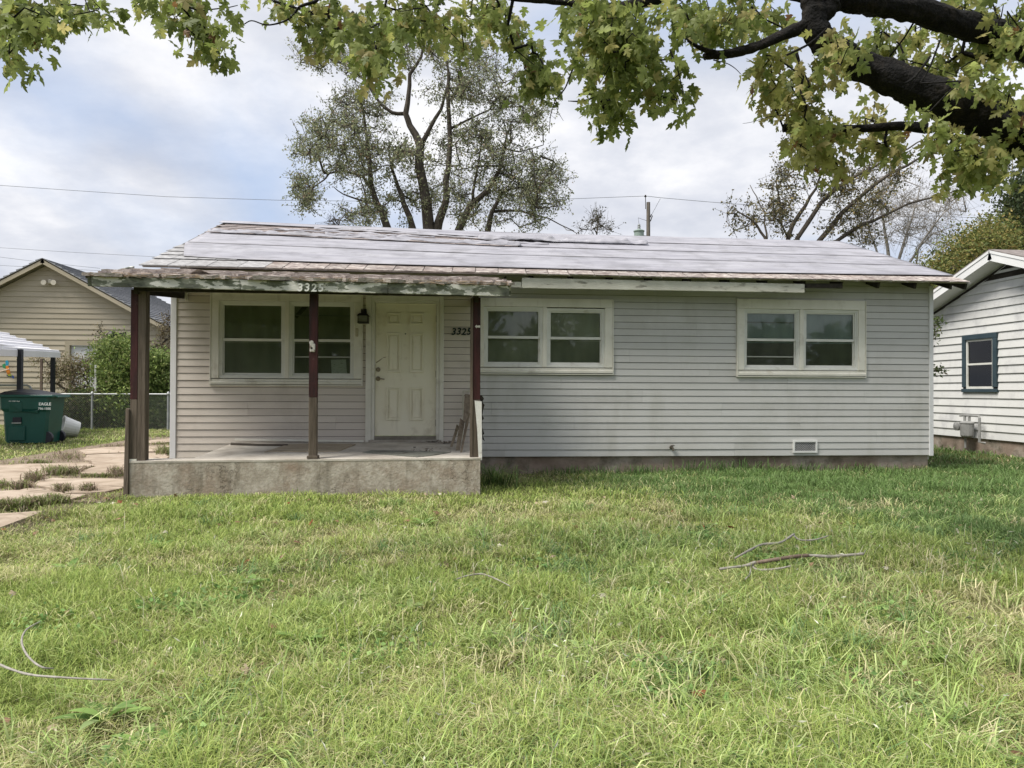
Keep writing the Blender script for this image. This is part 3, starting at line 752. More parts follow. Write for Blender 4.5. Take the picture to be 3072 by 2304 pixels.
    # fascia boards
    M_fas = mat('flaking_white_fascia', [(0.32, (0.17, 0.165, 0.14)), (0.38, (0.30, 0.29, 0.24)), (0.42, (0.47, 0.46, 0.39)), (0.7, (0.55, 0.545, 0.47))], scale=2.3, stretch=(1.4, 1, 5), bump=0.25, bscale=14, rough=0.75,
                dirt=((0.05, 0.045, 0.03), 16, 0.68, 0.72, 0.9))
    a0, a1 = on_y(1566, 833, -0.43), on_y(2414, 852, -0.43); b0_, b1_ = on_y(1566, 864, -0.43), on_y(2414, 878, -0.43)
    MB().prism([b0_, b1_, a1, a0], (0, 0.03, 0)).build('fascia_board', M_fas, roof, bevel=0.003)
    c0, c1 = on_y(1526, 846, -0.41), on_y(1564, 846, -0.41); d0, d1 = on_y(1526, 863, -0.41), on_y(1564, 863, -0.41)
    MB().prism([d0, d1, c1, c0], (0, 0.03, 0)).build('fascia_offcut', M_fas, roof)
    k0, k1 = on_y(2416, 850, -0.40), on_y(2528, 851, -0.40); k2, k3 = on_y(2528, 865, -0.40), on_y(2416, 863, -0.40)
    MB().prism([k3, k2, k1, k0], (0, 0.03, 0)).build('sub_fascia', M_dark, roof)
    # rafter tails, and the two fly rafters under the right verge
    x = 1.9
    xs_r = []
    while x < 8.45: xs_r.append(x); x += 0.61
    for xr in xs_r + [8.60, 8.845]:
        p, q = RP(xr, 0.02, -0.085), RP(xr, 0.75 if xr < 8.5 else S_TOT - 0.05, -0.085)
        MB().bar(p, q, 0.038, 0.095, up=(0, 0, 1)).build('rafter_tail', M_dark, roof)
    # boxed underside between wall and eave
    MB().prism([(1.5, -0.36, 3.02), (1.5, 0.02, 3.02), (1.5, 0.02, 3.06)], (0.02, 0, 0)).build('soffit_end', M_dark, roof)
build_roof()

# ------------------------------------------------------------------ porch
M_porchwood = mat('bare_grey_post', [(0.3, (0.075, 0.058, 0.043)), (0.7, (0.165, 0.132, 0.102))], scale=3, stretch=(7, 7, 0.7), bump=0.45, bscale=10, rough=0.9)
M_red = mat('flaking_red_post', [(0.30, (0.020, 0.007, 0.006)), (0.5, (0.042, 0.010, 0.009)), (0.70, (0.066, 0.016, 0.015))], scale=3.5, stretch=(4, 4, 0.8), bump=0.25, bscale=14, rough=0.6, spec=0.35,
            dirt=((0.13, 0.075, 0.06), 9, 0.64, 0.72, 0.5))
M_slab = mat('porch_concrete', [(0.28, (0.24, 0.205, 0.16)), (0.46, (0.37, 0.325, 0.265)), (0.60, (0.49, 0.445, 0.375)), (0.72, (0.60, 0.555, 0.48))], scale=7, nrough=0.7, bump=0.3, bscale=34, rough=0.92,
             dirt=((0.27, 0.19, 0.135), 2.2, 0.46, 0.66, 0.65), streak=((0.15, 0.13, 0.095), (7, 7, 0.8), 0.50, 0.68, 0.6), cracks=(7.0, 0.035, (0.09, 0.075, 0.055)))
M_slabtop = mat('porch_floor', [(0.28, (0.40, 0.355, 0.30)), (0.5, (0.52, 0.475, 0.41)), (0.72, (0.60, 0.56, 0.50))], scale=2.0, bump=0.2, bscale=40, rough=0.9,
                dirt=((0.20, 0.17, 0.13), 2.4, 0.50, 0.72, 0.7))
PZB, PZF, PY = 0.505, 0.445, -2.2
def porch_z(x, y):
    return PZB + (PZF - PZB) * (y / PY) + 0.012 * (x + 1) / 2 * (y / PY)
def on_porch(px, py, lift=0.0):
    P = on_z(px, py, 0.48)
    for _ in range(6): P = on_z(px, py, porch_z(P[0], P[1]) + lift)
    return P
def build_porch():
    slab = sub('porch_slab', house)
    bl = on_porch(676, 1338); fl = on_porch(590, 1372)
    bl[1] = min(bl[1], -0.055)
    XL, XR = -3.165, 1.045
    # body: floor polygon, with the front wall running on to the left under the post
    P = [(XL, PY), (XR, PY), (XR, -0.055), (bl[0], -0.055), (fl[0], PY + 0.26), (XL, PY + 0.26)]
    MB().prism([(x, y, -0.35) for x, y in P], (0, 0, 0.35)).build('footing', M_slab, slab)
    top = [(x, y, porch_z(x, y)) for x, y in P]; bot = [(x, y, 0.001) for x, y in P]
    n = len(P)
    MB().poly(top + bot, [tuple(range(n)), tuple(range(2 * n - 1, n - 1, -1))] + [(i, n + i, n + (i + 1) % n, (i + 1) % n) for i in range(n)]).build('porch_front_wall', M_slab, slab)
    top = [(x + (-.004 if x < -3 else .004), y - (.004 if y < -1.9 else 0), z) for x, y, z in top]
    MB().poly([(x, y, z + 0.004) for x, y, z in top] + [(x, y, z - 0.018) for x, y, z in top], [tuple(range(n)), tuple(range(2 * n - 1, n - 1, -1))] + [(i, n + i, n + (i + 1) % n, (i + 1) % n) for i in range(n)]).build('porch_floor', M_slabtop, slab)
    # wood sill strip under the siding at the back of the floor
    MB().bar((bl[0] + 0.02, -0.07, PZB + 0.05), (-0.62, -0.07, PZB + 0.022), 0.035, 0.03).build('base_strip', M_trim, slab)
    # posts
    def post(px0, px1, y0, y1, zb, zt, zsplit, mt=M_red, name='porch_post'):
        p = sub(name, house)
        a = on_y(px0, 1100, y0)[0]; b = on_y(px1, 1100, y0)[0]
        MB().box(a, b, y0, y1, zb, zsplit).build('bare_base', M_porchwood, p, bevel=0.004)
        MB().box(a - 0.001, b + 0.001, y0 - 0.001, y1 + 0.001, zsplit + 0.0005, zt).build('painted_shaft', mt, p, bevel=0.004)
        return p, a, b
    zt = 2.50
    p, a, b = post(391, 412, -2.19, -2.10, porch_z(-3, PY) + 0.03, zt, on_y(400, 1198, -2.19)[2], name='porch_post')
    MB().box(b + 0.001, on_y(436, 1100, -2.19)[0], -2.185, -2.06, porch_z(-3, PY) + 0.005, zt + 0.03).build('stud', M_porchwood, p, bevel=0.004)
    MB().box(a - 0.01, b, -2.195, -2.10, porch_z(-3, PY) + 0.004, porch_z(-3, PY) + 0.028).build('shim', M_trim, p)
    p, a, b = post(927, 951, -2.17, -2.08, PZF + 0.03, zt - 0.01, on_y(939, 1192, -2.17)[2])
    MB().box(a - 0.018, b + 0.018, -2.19, -2.06, PZF + 0.008, PZF + 0.045).build('post_foot', M_porchwood, p, bevel=0.004)
    # white catch screwed to the middle post
    c = on_y(937, 1040, -2.185)
    h = sub('gate_catch', house)
    wm_ = mat('chipped_enamel', [(0.38, (0.30, 0.25, 0.20)), (0.45, (0.62, 0.58, 0.53)), (0.7, (0.70, 0.67, 0.62))], scale=16, bump=0.2, rough=0.5)
    MB().box(c[0] - .032, c[0] + .034, -2.192, -2.172, c[2] - .065, c[2] + .038).build('catch_plate', wm_, h, bevel=0.008)
    MB().lathe((c[0] - .012, -2.192, c[2] + .052), [(0.026, 0.02), (0.026, 0), (0.012, -0.004)], 12, 'Y').build('catch_eye', wm_, h)
    MB().lathe((c[0] - .008, -2.192, c[2] - .018), [(0.014, 0.001), (0.012, -0.006)], 10, 'Y').build('catch_hole', M_dark, h)
    p, a, b = post(1419, 1441, -2.14, -2.05, porch_z(1, PY) + 0.01, zt - 0.03, on_y(1430, 1199, -2.14)[2])
    MB().box(on_y(1411, 1100, -2.14)[0], a - 0.001, -2.155, -2.06, porch_z(1, PY) + 0.006, zt - 0.04).build('stud', M_porchwood, p, bevel=0.003)
    # white peeling board nailed to the foot of the right post, with torn tar paper behind
    pts = [on_y(1424, 1202, -2.17), on_y(1445, 1204, -2.17), on_y(1446, 1381, -2.17), on_y(1436, 1381, -2.17), on_y(1432, 1293, -2.17)]
    MB().prism(pts, (0, 0.018, 0)).build('peeling_white_board', mat('peeling_white_board', [(0.30, (0.12, 0.09, 0.07)), (0.36, (0.40, 0.36, 0.31)), (0.42, (0.70, 0.68, 0.63)), (0.7, (0.76, 0.74, 0.70))], scale=11, bump=0.3, rough=0.7), p)
    zz = [(1424, 1190), (1446, 1186), (1452, 1196), (1447, 1206), (1454, 1215), (1449, 1232), (1447, 1245), (1452, 1255), (1447, 1262), (1447, 1282), (1453, 1302), (1448, 1305), (1455, 1324), (1447, 1318), (1446, 1290), (1444, 1210), (1424, 1204)]
    MB().prism([on_y(x, y, -2.12) for x, y in zz], (0, 0.006, 0)).build('torn_tar_paper', M_dark, p)
    c = on_y(1434, 979, -2.15)
    MB().prism([on_y(1425, 979, -2.15), on_y(1430, 974, -2.15), on_y(1430, 977, -2.15), on_y(1441, 976, -2.15), on_y(1441, 983, -2.15), on_y(1430, 982, -2.15), on_y(1430, 985, -2.15)], (0, 0.008, 0)).build('white_clip', wm_, p)
    # beams along the ends of the porch and a header behind the fascia
    MB().bar((-3.09, -2.25, 2.49), (-3.27, -0.03, 2.70), 0.05, 0.10).build('side_beam', M_dark, house)
    MB().bar((0.99, -2.25, 2.45), (1.02, -0.03, 2.66), 0.05, 0.10).build('side_beam', M_dark, house)
    MB().box(-3.05, 0.93, -2.28, -2.24, 2.47, 2.56).build('header_beam', M_dark, house)
    for x in (-3.225, 1.065): MB().box(x - .012, x + .012, -0.12, -0.05, 2.62, 2.74).build('joist_hanger', M_trim, house)
    MB().box(-3.2, 1.0, -0.075, -0.025, 2.745, 2.80).build('ledger_trim', M_trim, house)
    # porch roof
    pr = sub('porch_roof', house)
    fr = [np.array([-3.60, -2.40, 2.625]), np.array([1.40, -2.40, 2.595])]; bk = [np.array([-3.88, -0.30, 3.03]), np.array([1.30, -0.30, 2.985])]
    def PR(u, v, h=0.0):
        P = (fr[0] * (1 - u) + fr[1] * u) * (1 - v) + (bk[0] * (1 - u) + bk[1] * u) * v
        return P + np.array([0, -0.21, 0.97]) * h
    MB().poly([PR(0, 0), PR(1, 0), PR(1, 1), PR(0, 1), PR(0, 0, -.03), PR(1, 0, -.03), PR(1, 1, -.03), PR(0, 1, -.03)],
              [(0, 1, 2, 3), (7, 6, 5, 4), (0, 4, 5, 1), (1, 5, 6, 2), (2, 6, 7, 3), (3, 7, 4, 0)]).build('porch_roof_deck', M_deckwood, pr)
    for i in range(9):                               # joists seen from below
        x = -2.7 + i * 0.46
        u = (x + 3.55) / 4.9
        MB().bar(PR(u, 0.02, -0.075), PR(u, 0.98, -0.075), 0.038, 0.085).build('joist', M_deckwood, pr)
    M_rot = mat('rotted_roofing', [(0.28, (0.15, 0.115, 0.10)), (0.45, (0.33, 0.285, 0.26)), (0.6, (0.46, 0.415, 0.385)), (0.74, (0.60, 0.565, 0.52))], scale=12, stretch=(0.5, 3, 3), bump=0.6, bscale=30, rough=0.95, rand=0.18, nrough=0.7,
                dirt=((0.10, 0.06, 0.05), 5, 0.60, 0.72, 0.5))
    rows = [(-0.03, 0.22), (0.13, 0.42), (0.33, 0.64), (0.55, 0.84), (0.76, 1.0)]
    for r, (v0, v1) in enumerate(rows):
        u = -0.006 + 0.02 * (r % 2)
        while u < 1.0:
            u1 = min(u + random.uniform(0.05, 0.11), 1.008)
            h0 = 0.03 + random.uniform(0, 0.022); n = 5
            front = [(u + (u1 - u) * k / n, v0 + (random.uniform(-0.022, 0.03) if r < 2 else random.uniform(-.006, .01))) for k in range(n + 1)]
            top = [PR(a, b_, h0 + random.uniform(-.004, .008)) for a, b_ in front] + [PR(u1, v1, 0.008), PR(u, v1, 0.008)]
            bt = [PR(a, b_, 0.006 if r else 0.004) for a, b_ in front] + [PR(u1, v1, 0.002), PR(u, v1, 0.002)]
            m_ = len(top)
            MB().poly(top + bt, [tuple(range(m_)), tuple(range(2 * m_ - 1, m_ - 1, -1))] + [(i, m_ + i, m_ + (i + 1) % m_, (i + 1) % m_) for i in range(m_)]).build('shingle', M_rot, pr)
            u = u1 - 0.002
    # frayed lath and peeled strips along the rotten front edge
    fz = MB()
    for k in range(430):
        u = random.random() ** (1.25); L = random.uniform(0.008, 0.045); v = random.uniform(-0.035, 0.05)
        a = PR(u, v, random.uniform(-0.006, 0.045)); b_ = PR(min(u + L, 1.0), v + random.uniform(-.012, .012), random.uniform(-0.012, 0.05))
        fz.bar(a, b_, random.uniform(0.004, 0.012), random.uniform(0.003, 0.008))
    tag(fz.build('frayed_edge', mat('frayed_wood', [(0.3, (0.13, 0.09, 0.065)), (0.5, (0.33, 0.25, 0.18)), (0.7, (0.50, 0.42, 0.32))], scale=7, bump=0.2, rough=0.95), pr), kind='stuff')
    # a lifted, curled flap
    c = PR(0.255, 0.04, 0.05)
    MB().poly([c + np.array(p) for p in ((-.12, 0, -.01), (-.05, -.03, .028), (0.0, -.035, .055), (.07, -.03, .03), (.16, 0, -.005), (.05, .12, .012), (-.05, .12, .012))],
              [(0, 1, 6), (1, 2, 5, 6), (2, 3, 5), (3, 4, 5)]).build('curled_flap', M_rot, pr)
    # the front fascia: flaking white and green paint over grey wood
    M_pf = mat('flaking_green_fascia', [(0.34, (0.07, 0.075, 0.06)), (0.44, (0.135, 0.145, 0.11)), (0.515, (0.18, 0.195, 0.15)), (0.520, (0.55, 0.545, 0.50)), (0.70, (0.60, 0.595, 0.54))], scale=4.6, stretch=(0.8, 1, 2.2), bump=0.25, bscale=20,
               rough=0.8, dirt=((0.045, 0.045, 0.032), 7, 0.66, 0.73, 0.75), detail=9, nrough=0.62)
    l0, l1 = on_y(273, 829, -2.44), on_y(275, 858, -2.44); r0, r1 = on_y(1530, 857, -2.44), on_y(1528, 889, -2.44)
    mids = []
    nseg = 3; cuts = [0, 0.345, 0.70, 1.0]
    for i in range(nseg):
        a, b_ = cuts[i], cuts[i + 1] - 0.0012
        MB().prism([l1 + (r1 - l1) * a, l1 + (r1 - l1) * b_, l0 + (r0 - l0) * b_, l0 + (r0 - l0) * a], (0, 0.035, 0)).build('porch_fascia', M_pf, pr, bevel=0.003)
    MB().bar((1.385, -2.39, 2.53), (1.31, -0.55, 2.86), 0.035, 0.13).build('porch_barge_board', M_pf, pr)
    MB().bar((-3.56, -2.39, 2.56), (-3.84, -0.45, 3.0), 0.035, 0.11).build('porch_barge_board', M_pf, pr)
    M_wn = mat('white_number', [(0.3, (0.70, 0.70, 0.66)), (0.7, (0.78, 0.78, 0.74))], bump=0.05, scale=20)
    a = on_y(892, 873, -2.45); b_ = on_y(975, 875, -2.45)
    for k, ch in enumerate('3325'):
        q = a + (b_ - a) * (k / 4.0)
        text_mesh('house_number', ch, 0.130, 0.006, M_wn, pr, (q[0], -2.456, q[2] + 0.002 * (k % 2)), shear=0.1, bold=0.003)
build_porch()

# ------------------------------------------------------------------ loose things on the porch
def build_porch_clutter():
    ply = mat('weathered_plywood', [(0.3, (0.30, 0.245, 0.175)), (0.7, (0.43, 0.365, 0.275))], scale=2.5, stretch=(1, 5, 1), bump=0.2, rough=0.85, dirt=((0.16, 0.13, 0.10), 3, 0.52, 0.72, 0.6))
    grey = mat('wet_grey_board', [(0.3, (0.13, 0.135, 0.115)), (0.7, (0.24, 0.24, 0.205))], scale=3, stretch=(1, 4, 1), bump=0.3, rough=0.8, dirt=((0.05, 0.04, 0.03), 7, 0.55, 0.66, 0.8))
    def flat(name, label, cat, P, th, m, lift=0.006):
        W = [on_porch(x, y, lift + th) for x, y in P]
        o = MB().prism([w - np.array([0, 0, th]) for w in W], (0, 0, th)).build(name, m)
        return tag(o, label, cat)
    s = lambda x, y: (700 + x / 2.836, 1290 + y / 2.836)
    flat('plywood_sheet', 'tan plywood sheet lying on the porch floor beside the middle post', 'board', [s(265, 183), s(300, 178), s(640, 181), s(890, 179), s(1040, 119), s(720, 113), s(462, 121)], 0.014, ply)
    flat('warped_panel', 'dark wet diamond-shaped panel lying on the porch floor before the door', 'board', [s(1098, 190), s(1330, 208), s(1560, 226), s(1720, 210), s(1850, 186), s(1600, 176), s(1180, 170)], 0.010, grey)
    flat('dark_strip', 'long dark warped strip lying at the back of the porch floor', 'board', [s(-25, 115), s(220, 124), s(460, 126), s(465, 120), s(220, 116), s(-20, 107)], 0.022, M_deckwood)
    # boards leaning in the corner by the right post
    c = lambda x, y: (1350 + x / 5.53, 1130 + y / 5.53)
    lean = mat('old_plank', [(0.3, (0.15, 0.115, 0.08)), (0.7, (0.30, 0.245, 0.18))], scale=3, stretch=(5, 5, 0.8), bump=0.35, rough=0.9, rand=0.15)
    def plank(label, bot, top, yb, yt, th=0.022, m=lean):
        a, b = [on_y(*c(*p), yb) for p in bot]; d, e = [on_y(*c(*p), yt) for p in top]
        o = MB().prism([a, b, e, d], (0.006, th, 0)).build('leaning_plank', m)
        return tag(o, label, 'plank', 'planks leaning by the right porch post')
    plank('short narrow plank leaning lowest against the wall right of the door', [(0, 1160), (35, 1165)], [(110, 790), (148, 830)], -1.15, -0.75)
    plank('mid-height grey plank leaning between the short plank and the tall thin one', [(95, 1225), (150, 1250)], [(165, 690), (240, 745)], -1.35, -0.75)
    plank('tall thin plank leaning nearest to the right porch post', [(165, 1270), (190, 1282)], [(262, 740), (345, 560)], -1.6, -0.7)
    plank('tall wide panel leaning behind the shorter planks by the right post', [(215, 745), (300, 760)], [(245, 285), (345, 300)], -0.62, -0.20)
    f = thing('empty_picture_frame', 'thin pale frame standing behind the leaning planks against the siding', 'frame', (0.75, -0.1, 0.5))
    pts = [on_y(*c(215, 720), -0.1), on_y(*c(215, 235), -0.1), on_y(*c(345, 240), -0.1)]
    pale = mat('pale_frame', [(0.3, (0.42, 0.39, 0.31)), (0.7, (0.55, 0.52, 0.44))], bump=0.05)
    MB().bar((pts[0][0], -0.1, PZB + 0.01), pts[1], 0.02, 0.02, up=(0, 1, 0)).build('stile', pale, f)
    MB().bar(pts[1], pts[2], 0.02, 0.02).build('rail', pale, f)
    r = pts[2]
    MB().bar((r[0], -0.1, PZB + 0.01), r, 0.02, 0.02, up=(0, 1, 0)).build('stile', pale, f)
    # dead leaves swept into the corner
    V = []; T = []
    for k in range(90):
        x = random.gauss(0.62, 0.14) if k % 3 else random.uniform(0.1, 0.9); y = random.uniform(-0.35, -0.08) if k % 3 else random.uniform(-1.6, -0.9)
        z = porch_z(x, y) + random.uniform(0.008, 0.03); a = random.random() * 6.3; r_ = random.uniform(0.015, 0.035)
        o = len(V)
        for t in range(4): V.append((x + r_ * math.cos(a + t * 1.57) * (1 if t % 2 else .6), y + r_ * math.sin(a + t * 1.57), z + random.uniform(-.006, .01)))
        T += [(o, o + 1, o + 2), (o, o + 2, o + 3)]
    cols = np.repeat(np.array([random.choice([(0.10, 0.065, 0.04), (0.16, 0.11, 0.07), (0.055, 0.04, 0.03)]) for _ in range(90)]), 4, axis=0)
    tag(np_mesh('leaf_litter', V, T, leaf_mat('litter', 0.1), cols=cols), 'dead brown leaves swept into the porch corner', None, kind='stuff')
    # grey stake standing beside the porch corner
    a, b = on_y(374, 1472, -2.16), on_y(388, 1227, -2.16)
    t = on_y(376, 1225, -2.16)
    tag(MB().prism([(on_y(371, 1400, -2.2)[0], -2.22, -0.1), (on_y(387, 1400, -2.2)[0], -2.22, -0.1), (on_y(389, 1227, -2.2)[0], -2.22, on_y(389, 1227, -2.2)[2]), (on_y(379, 1225, -2.2)[0], -2.22, on_y(379, 1225, -2.2)[2])], (0, 0.07, 0)).build('wooden_stake', M_porchwood, bevel=0.004),
        'short grey wooden stake upright against the left end of the porch wall', 'stake')
build_porch_clutter()

# ------------------------------------------------------------------ tan garage behind on the left
def build_garage():
    pk = at(146, 781, 27.0)
    gx, gy = pk[0], pk[1]; zr = pk[2]
    slope = (pk[2] - at(503, 980, 27)[2]) / abs(at(503, 980, 27)[0] - gx)
    hw = abs(at(503, 980, 27)[0] - gx)                      # roof half width
    ze = zr - slope * hw
    g = thing('garage', 'tan lap-sided garage with white roll-up door and grey shingled gable roof', 'garage', (gx, gy, 0))
    tan = mat('tan_lap_siding', [(0.3, (0.395, 0.345, 0.255)), (0.7, (0.455, 0.40, 0.305))], scale=0.8, bump=0.06, bscale=12, rough=0.65, rand=0.02, streak=((0.30, 0.26, 0.19), (3, 1, 0.6), 0.58, 0.8, 0.3))
    trim = mat('tan_trim', [(0.3, (0.36, 0.31, 0.22)), (0.7, (0.42, 0.37, 0.275))], scale=1.5, bump=0.05, rough=0.6)
    ww = hw - 0.32
    dx0, dx1, dz = at(209, 1036, 27)[0], at(457, 1036, 27)[0], at(300, 1036, 27)[2]
    wall = sub('front_wall', g)
    e = 0.192; n = int((zr) / e) + 1
    for k in range(n):
        z0, z1 = k * e, (k + 1) * e
        def half(z): return min(ww, (zr - 0.16 - z) / slope)
        h0, h1 = half(z0), half(z1)
        if h0 <= 0.05: break
        h1 = max(h1, 0.0)
        segs = [(-1, 1)]
        def bd(xa0, xb0, xa1, xb1):
            P = [(xa0, gy - 0.032, z0), (xb0, gy - 0.032, z0), (xb1, gy - 0.004, z1), (xa1, gy - 0.004, z1)]
            Q = [(xa0, gy + 0.01, z0), (xb0, gy + 0.01, z0), (xb1, gy + 0.01, z1), (xa1, gy + 0.01, z1)]
            MB().poly(P + Q, [(0, 1, 2, 3), (7, 6, 5, 4), (0, 4, 5, 1), (1, 5, 6, 2), (2, 6, 7, 3), (3, 7, 4, 0)]).build('lap_board', tan, wall)
        if z0 < dz - 0.05:
            bd(gx - h0, dx0 - 0.1, gx - h1, dx0 - 0.1); bd(dx1 + 0.1, gx + h0, dx1 + 0.1, gx + h1)
        else: bd(gx - h0, gx + h0, gx - h1, gx + h1)
    # door with sections
    dr = sub('garage_door', g)
    white = mat('garage_door_white', [(0.3, (0.62, 0.62, 0.62)), (0.7, (0.70, 0.70, 0.70))], scale=1, bump=0.04, rough=0.5, dirt=((0.40, 0.40, 0.38), 1.4, 0.55, 0.75, 0.4))
    for k in range(5):
        h = dz / 5
        MB().box(dx0, dx1, gy + 0.06, gy + 0.10, k * h + 0.004, (k + 1) * h - 0.006).build('door_section', white, dr, bevel=0.006)
        for j in range(4):
            w = (dx1 - dx0) / 4; xa = dx0 + j * w
            MB().box(xa + 0.10, xa + w - 0.10, gy + 0.045, gy + 0.0595, k * h + 0.10, (k + 1) * h - 0.10).build('door_panel', white, dr, bevel=0.008)
    for xa, xb in ((dx0 - 0.16, dx0), (dx1, dx1 + 0.16)): MB().box(xa, xb, gy - 0.05, gy + 0.12, 0, dz - 0.001).build('door_jamb', trim, g)
    MB().box(dx0 - 0.16, dx1 + 0.16, gy - 0.05, gy + 0.12, dz, dz + 0.16).build('door_head', trim, g)
    # roof
    rf = sub('roof', g)
    shg = mat('grey_shingles', [(0.3, (0.19, 0.195, 0.21)), (0.7, (0.33, 0.335, 0.35))], scale=9, stretch=(1, 1, 1), bump=0.4, bscale=30, rough=0.9, rand=0.10)
    yf, yb = gy - 0.42, gy + 9
    al = math.atan(slope); L = hw / math.cos(al)
    for sgn in (-1, 1):
        rows = 20
        for r in range(rows):
            s0, s1 = L * (rows - r - 1) / rows, L * (rows - r) / rows      # s from ridge
            def rp(s, h): return np.array([gx + sgn * (s * math.cos(al) + h * math.sin(al)), 0, zr - s * math.sin(al) + h * math.cos(al)])
            a, b = rp(s1, 0.06), rp(s0, 0.012); c, d = rp(s1, 0.0), rp(s0, 0.0)
            MB().prism([(p[0], yf - 0.02, p[2]) for p in (a, b, d, c)], (0, yb - yf, 0)).build('shingle_course', shg, rf)
        def rp(s, h): return np.array([gx + sgn * (s * math.cos(al) + h * math.sin(al)), yf, zr - s * math.sin(al) + h * math.cos(al)])
        MB().prism([rp(0.0, -0.002), rp(L + 0.02, -0.002), rp(L + 0.02, -0.17), rp(0.0, -0.17)], (0, 0.04, 0)).build('barge_board', trim, rf)
        MB().prism([rp(0.0, -0.01), rp(L, -0.01), rp(L, -0.04), rp(0.0, -0.04)], (0, yb - yf - 0.1, 0)).build('soffit', trim, rf)
    for sgn in (-1, 1): MB().box(gx + sgn * ww, gx + sgn * (ww - 0.12), gy + 0.011, gy + 8.8, 0, ze + 0.16).build('side_wall', tan, g)
    # twin floodlight in the gable
    fl = sub('floodlight', g); c = at(152, 846, 26.9)
    cream = mat('cream_lamp', [(0.3, (0.55, 0.5, 0.4)), (0.7, (0.65, 0.6, 0.5))], bump=0)
    MB().box(c[0] - .1, c[0] + .1, gy - .12, gy - .03, c[2] - .06, c[2] + .10).build('lamp_box', cream, fl, bevel=0.02)
    for sx in (-1, 1):
        MB().lathe((c[0] + sx * .17, gy - .20, c[2] - .04), [(0.03, 0.1), (0.07, 0.05), (0.095, -0.06), (0.085, -0.065)], 12, 'Y').build('lamp_head', cream, fl)
    # dark coach lamp over the door
    k = at(333, 1004, 26.85)
    o = sub('coach_lamp', g); ir = MATS['black_iron']
    MB().lathe((k[0], gy - 0.25, k[2] - 0.20), [(0.10, 0), (0.17, 0.10), (0.19, 0.22), (0.10, 0.32), (0.03, 0.36)], 10).build('lamp_globe', ir, o)
    MB().bar((k[0] + .1, gy - .03, k[2]), (k[0] + .45, gy - .2, k[2] + .05), .06, .12).build('lamp_bracket', ir, o)
    # low annex at the right end, with a gutter
    ax = at(505, 1000, 28.5)
    an = sub('annex', g)
    MB().box(gx + ww - 0.1, gx + ww + 4.0, gy + 1.2, gy + 6, 0, at(505, 1010, 28.5)[2]).build('annex_wall', mat('buff_brick', [(0.3, (0.36, 0.26, 0.17)), (0.7, (0.46, 0.35, 0.25))], scale=3), an)
    z = at(505, 1010, 28.5)[2]
    MB().box(gx + ww - 0.05, gx + ww + 4.2, gy + 0.95, gy + 1.19, z - 0.12, z + 0.12).build('gutter', white, an)
    MB().prism([(gx + ww - 0.05, gy + 0.9, z + 0.13), (gx + ww - 0.05, gy + 4, z + 1.1), (gx + ww - 0.05, gy + 4, z + 1.05), (gx + ww - 0.05, gy + 0.9, z + 0.08)], (4.2, 0, 0)).build('annex_roof', shg, an)
    # coloured metal butterfly on the wall
    b = thing('butterfly_ornament', 'bright blue, orange and green metal butterfly hung on the tan garage wall', 'ornament', tuple(at(22, 1110, 26.7)))
    def wing(P, m): MB().prism([at(x, y, 26.65) for x, y in P], (0, 0.02, 0)).build('wing', m, b)
    mk = lambda n, c: mat('ornament_' + n, [(0.3, tuple(v * .8 for v in c)), (0.7, c)], rough=0.4, bump=0, scale=6)
    wing([(16, 1083), (22, 1080), (26, 1088), (24, 1097), (17, 1097)], mk('blue', (0.04, 0.30, 0.45)))
    wing([(6, 1094), (14, 1090), (17, 1098), (16, 1106), (9, 1104)], mk('green', (0.04, 0.25, 0.10)))
    wing([(17, 1098), (24, 1097), (28, 1108), (31, 1121), (22, 1124), (18, 1112)], mk('orange', (0.65, 0.22, 0.03)))
    wing([(22, 1124), (31, 1121), (37, 1130), (36, 1134), (26, 1132)], mk('yellow', (0.40, 0.42, 0.05)))
    wing([(18, 1124), (26, 1131), (41, 1136), (42, 1130), (37, 1126), (22, 1129)], mk('navy', (0.03, 0.07, 0.25)))
    MB().tube([at(-6, 1117, 26.6), at(28, 1107, 26.6)], 0.02, 6).build('body_rod', mk('rod', (0.6, 0.45, 0.35)), b)
build_garage()

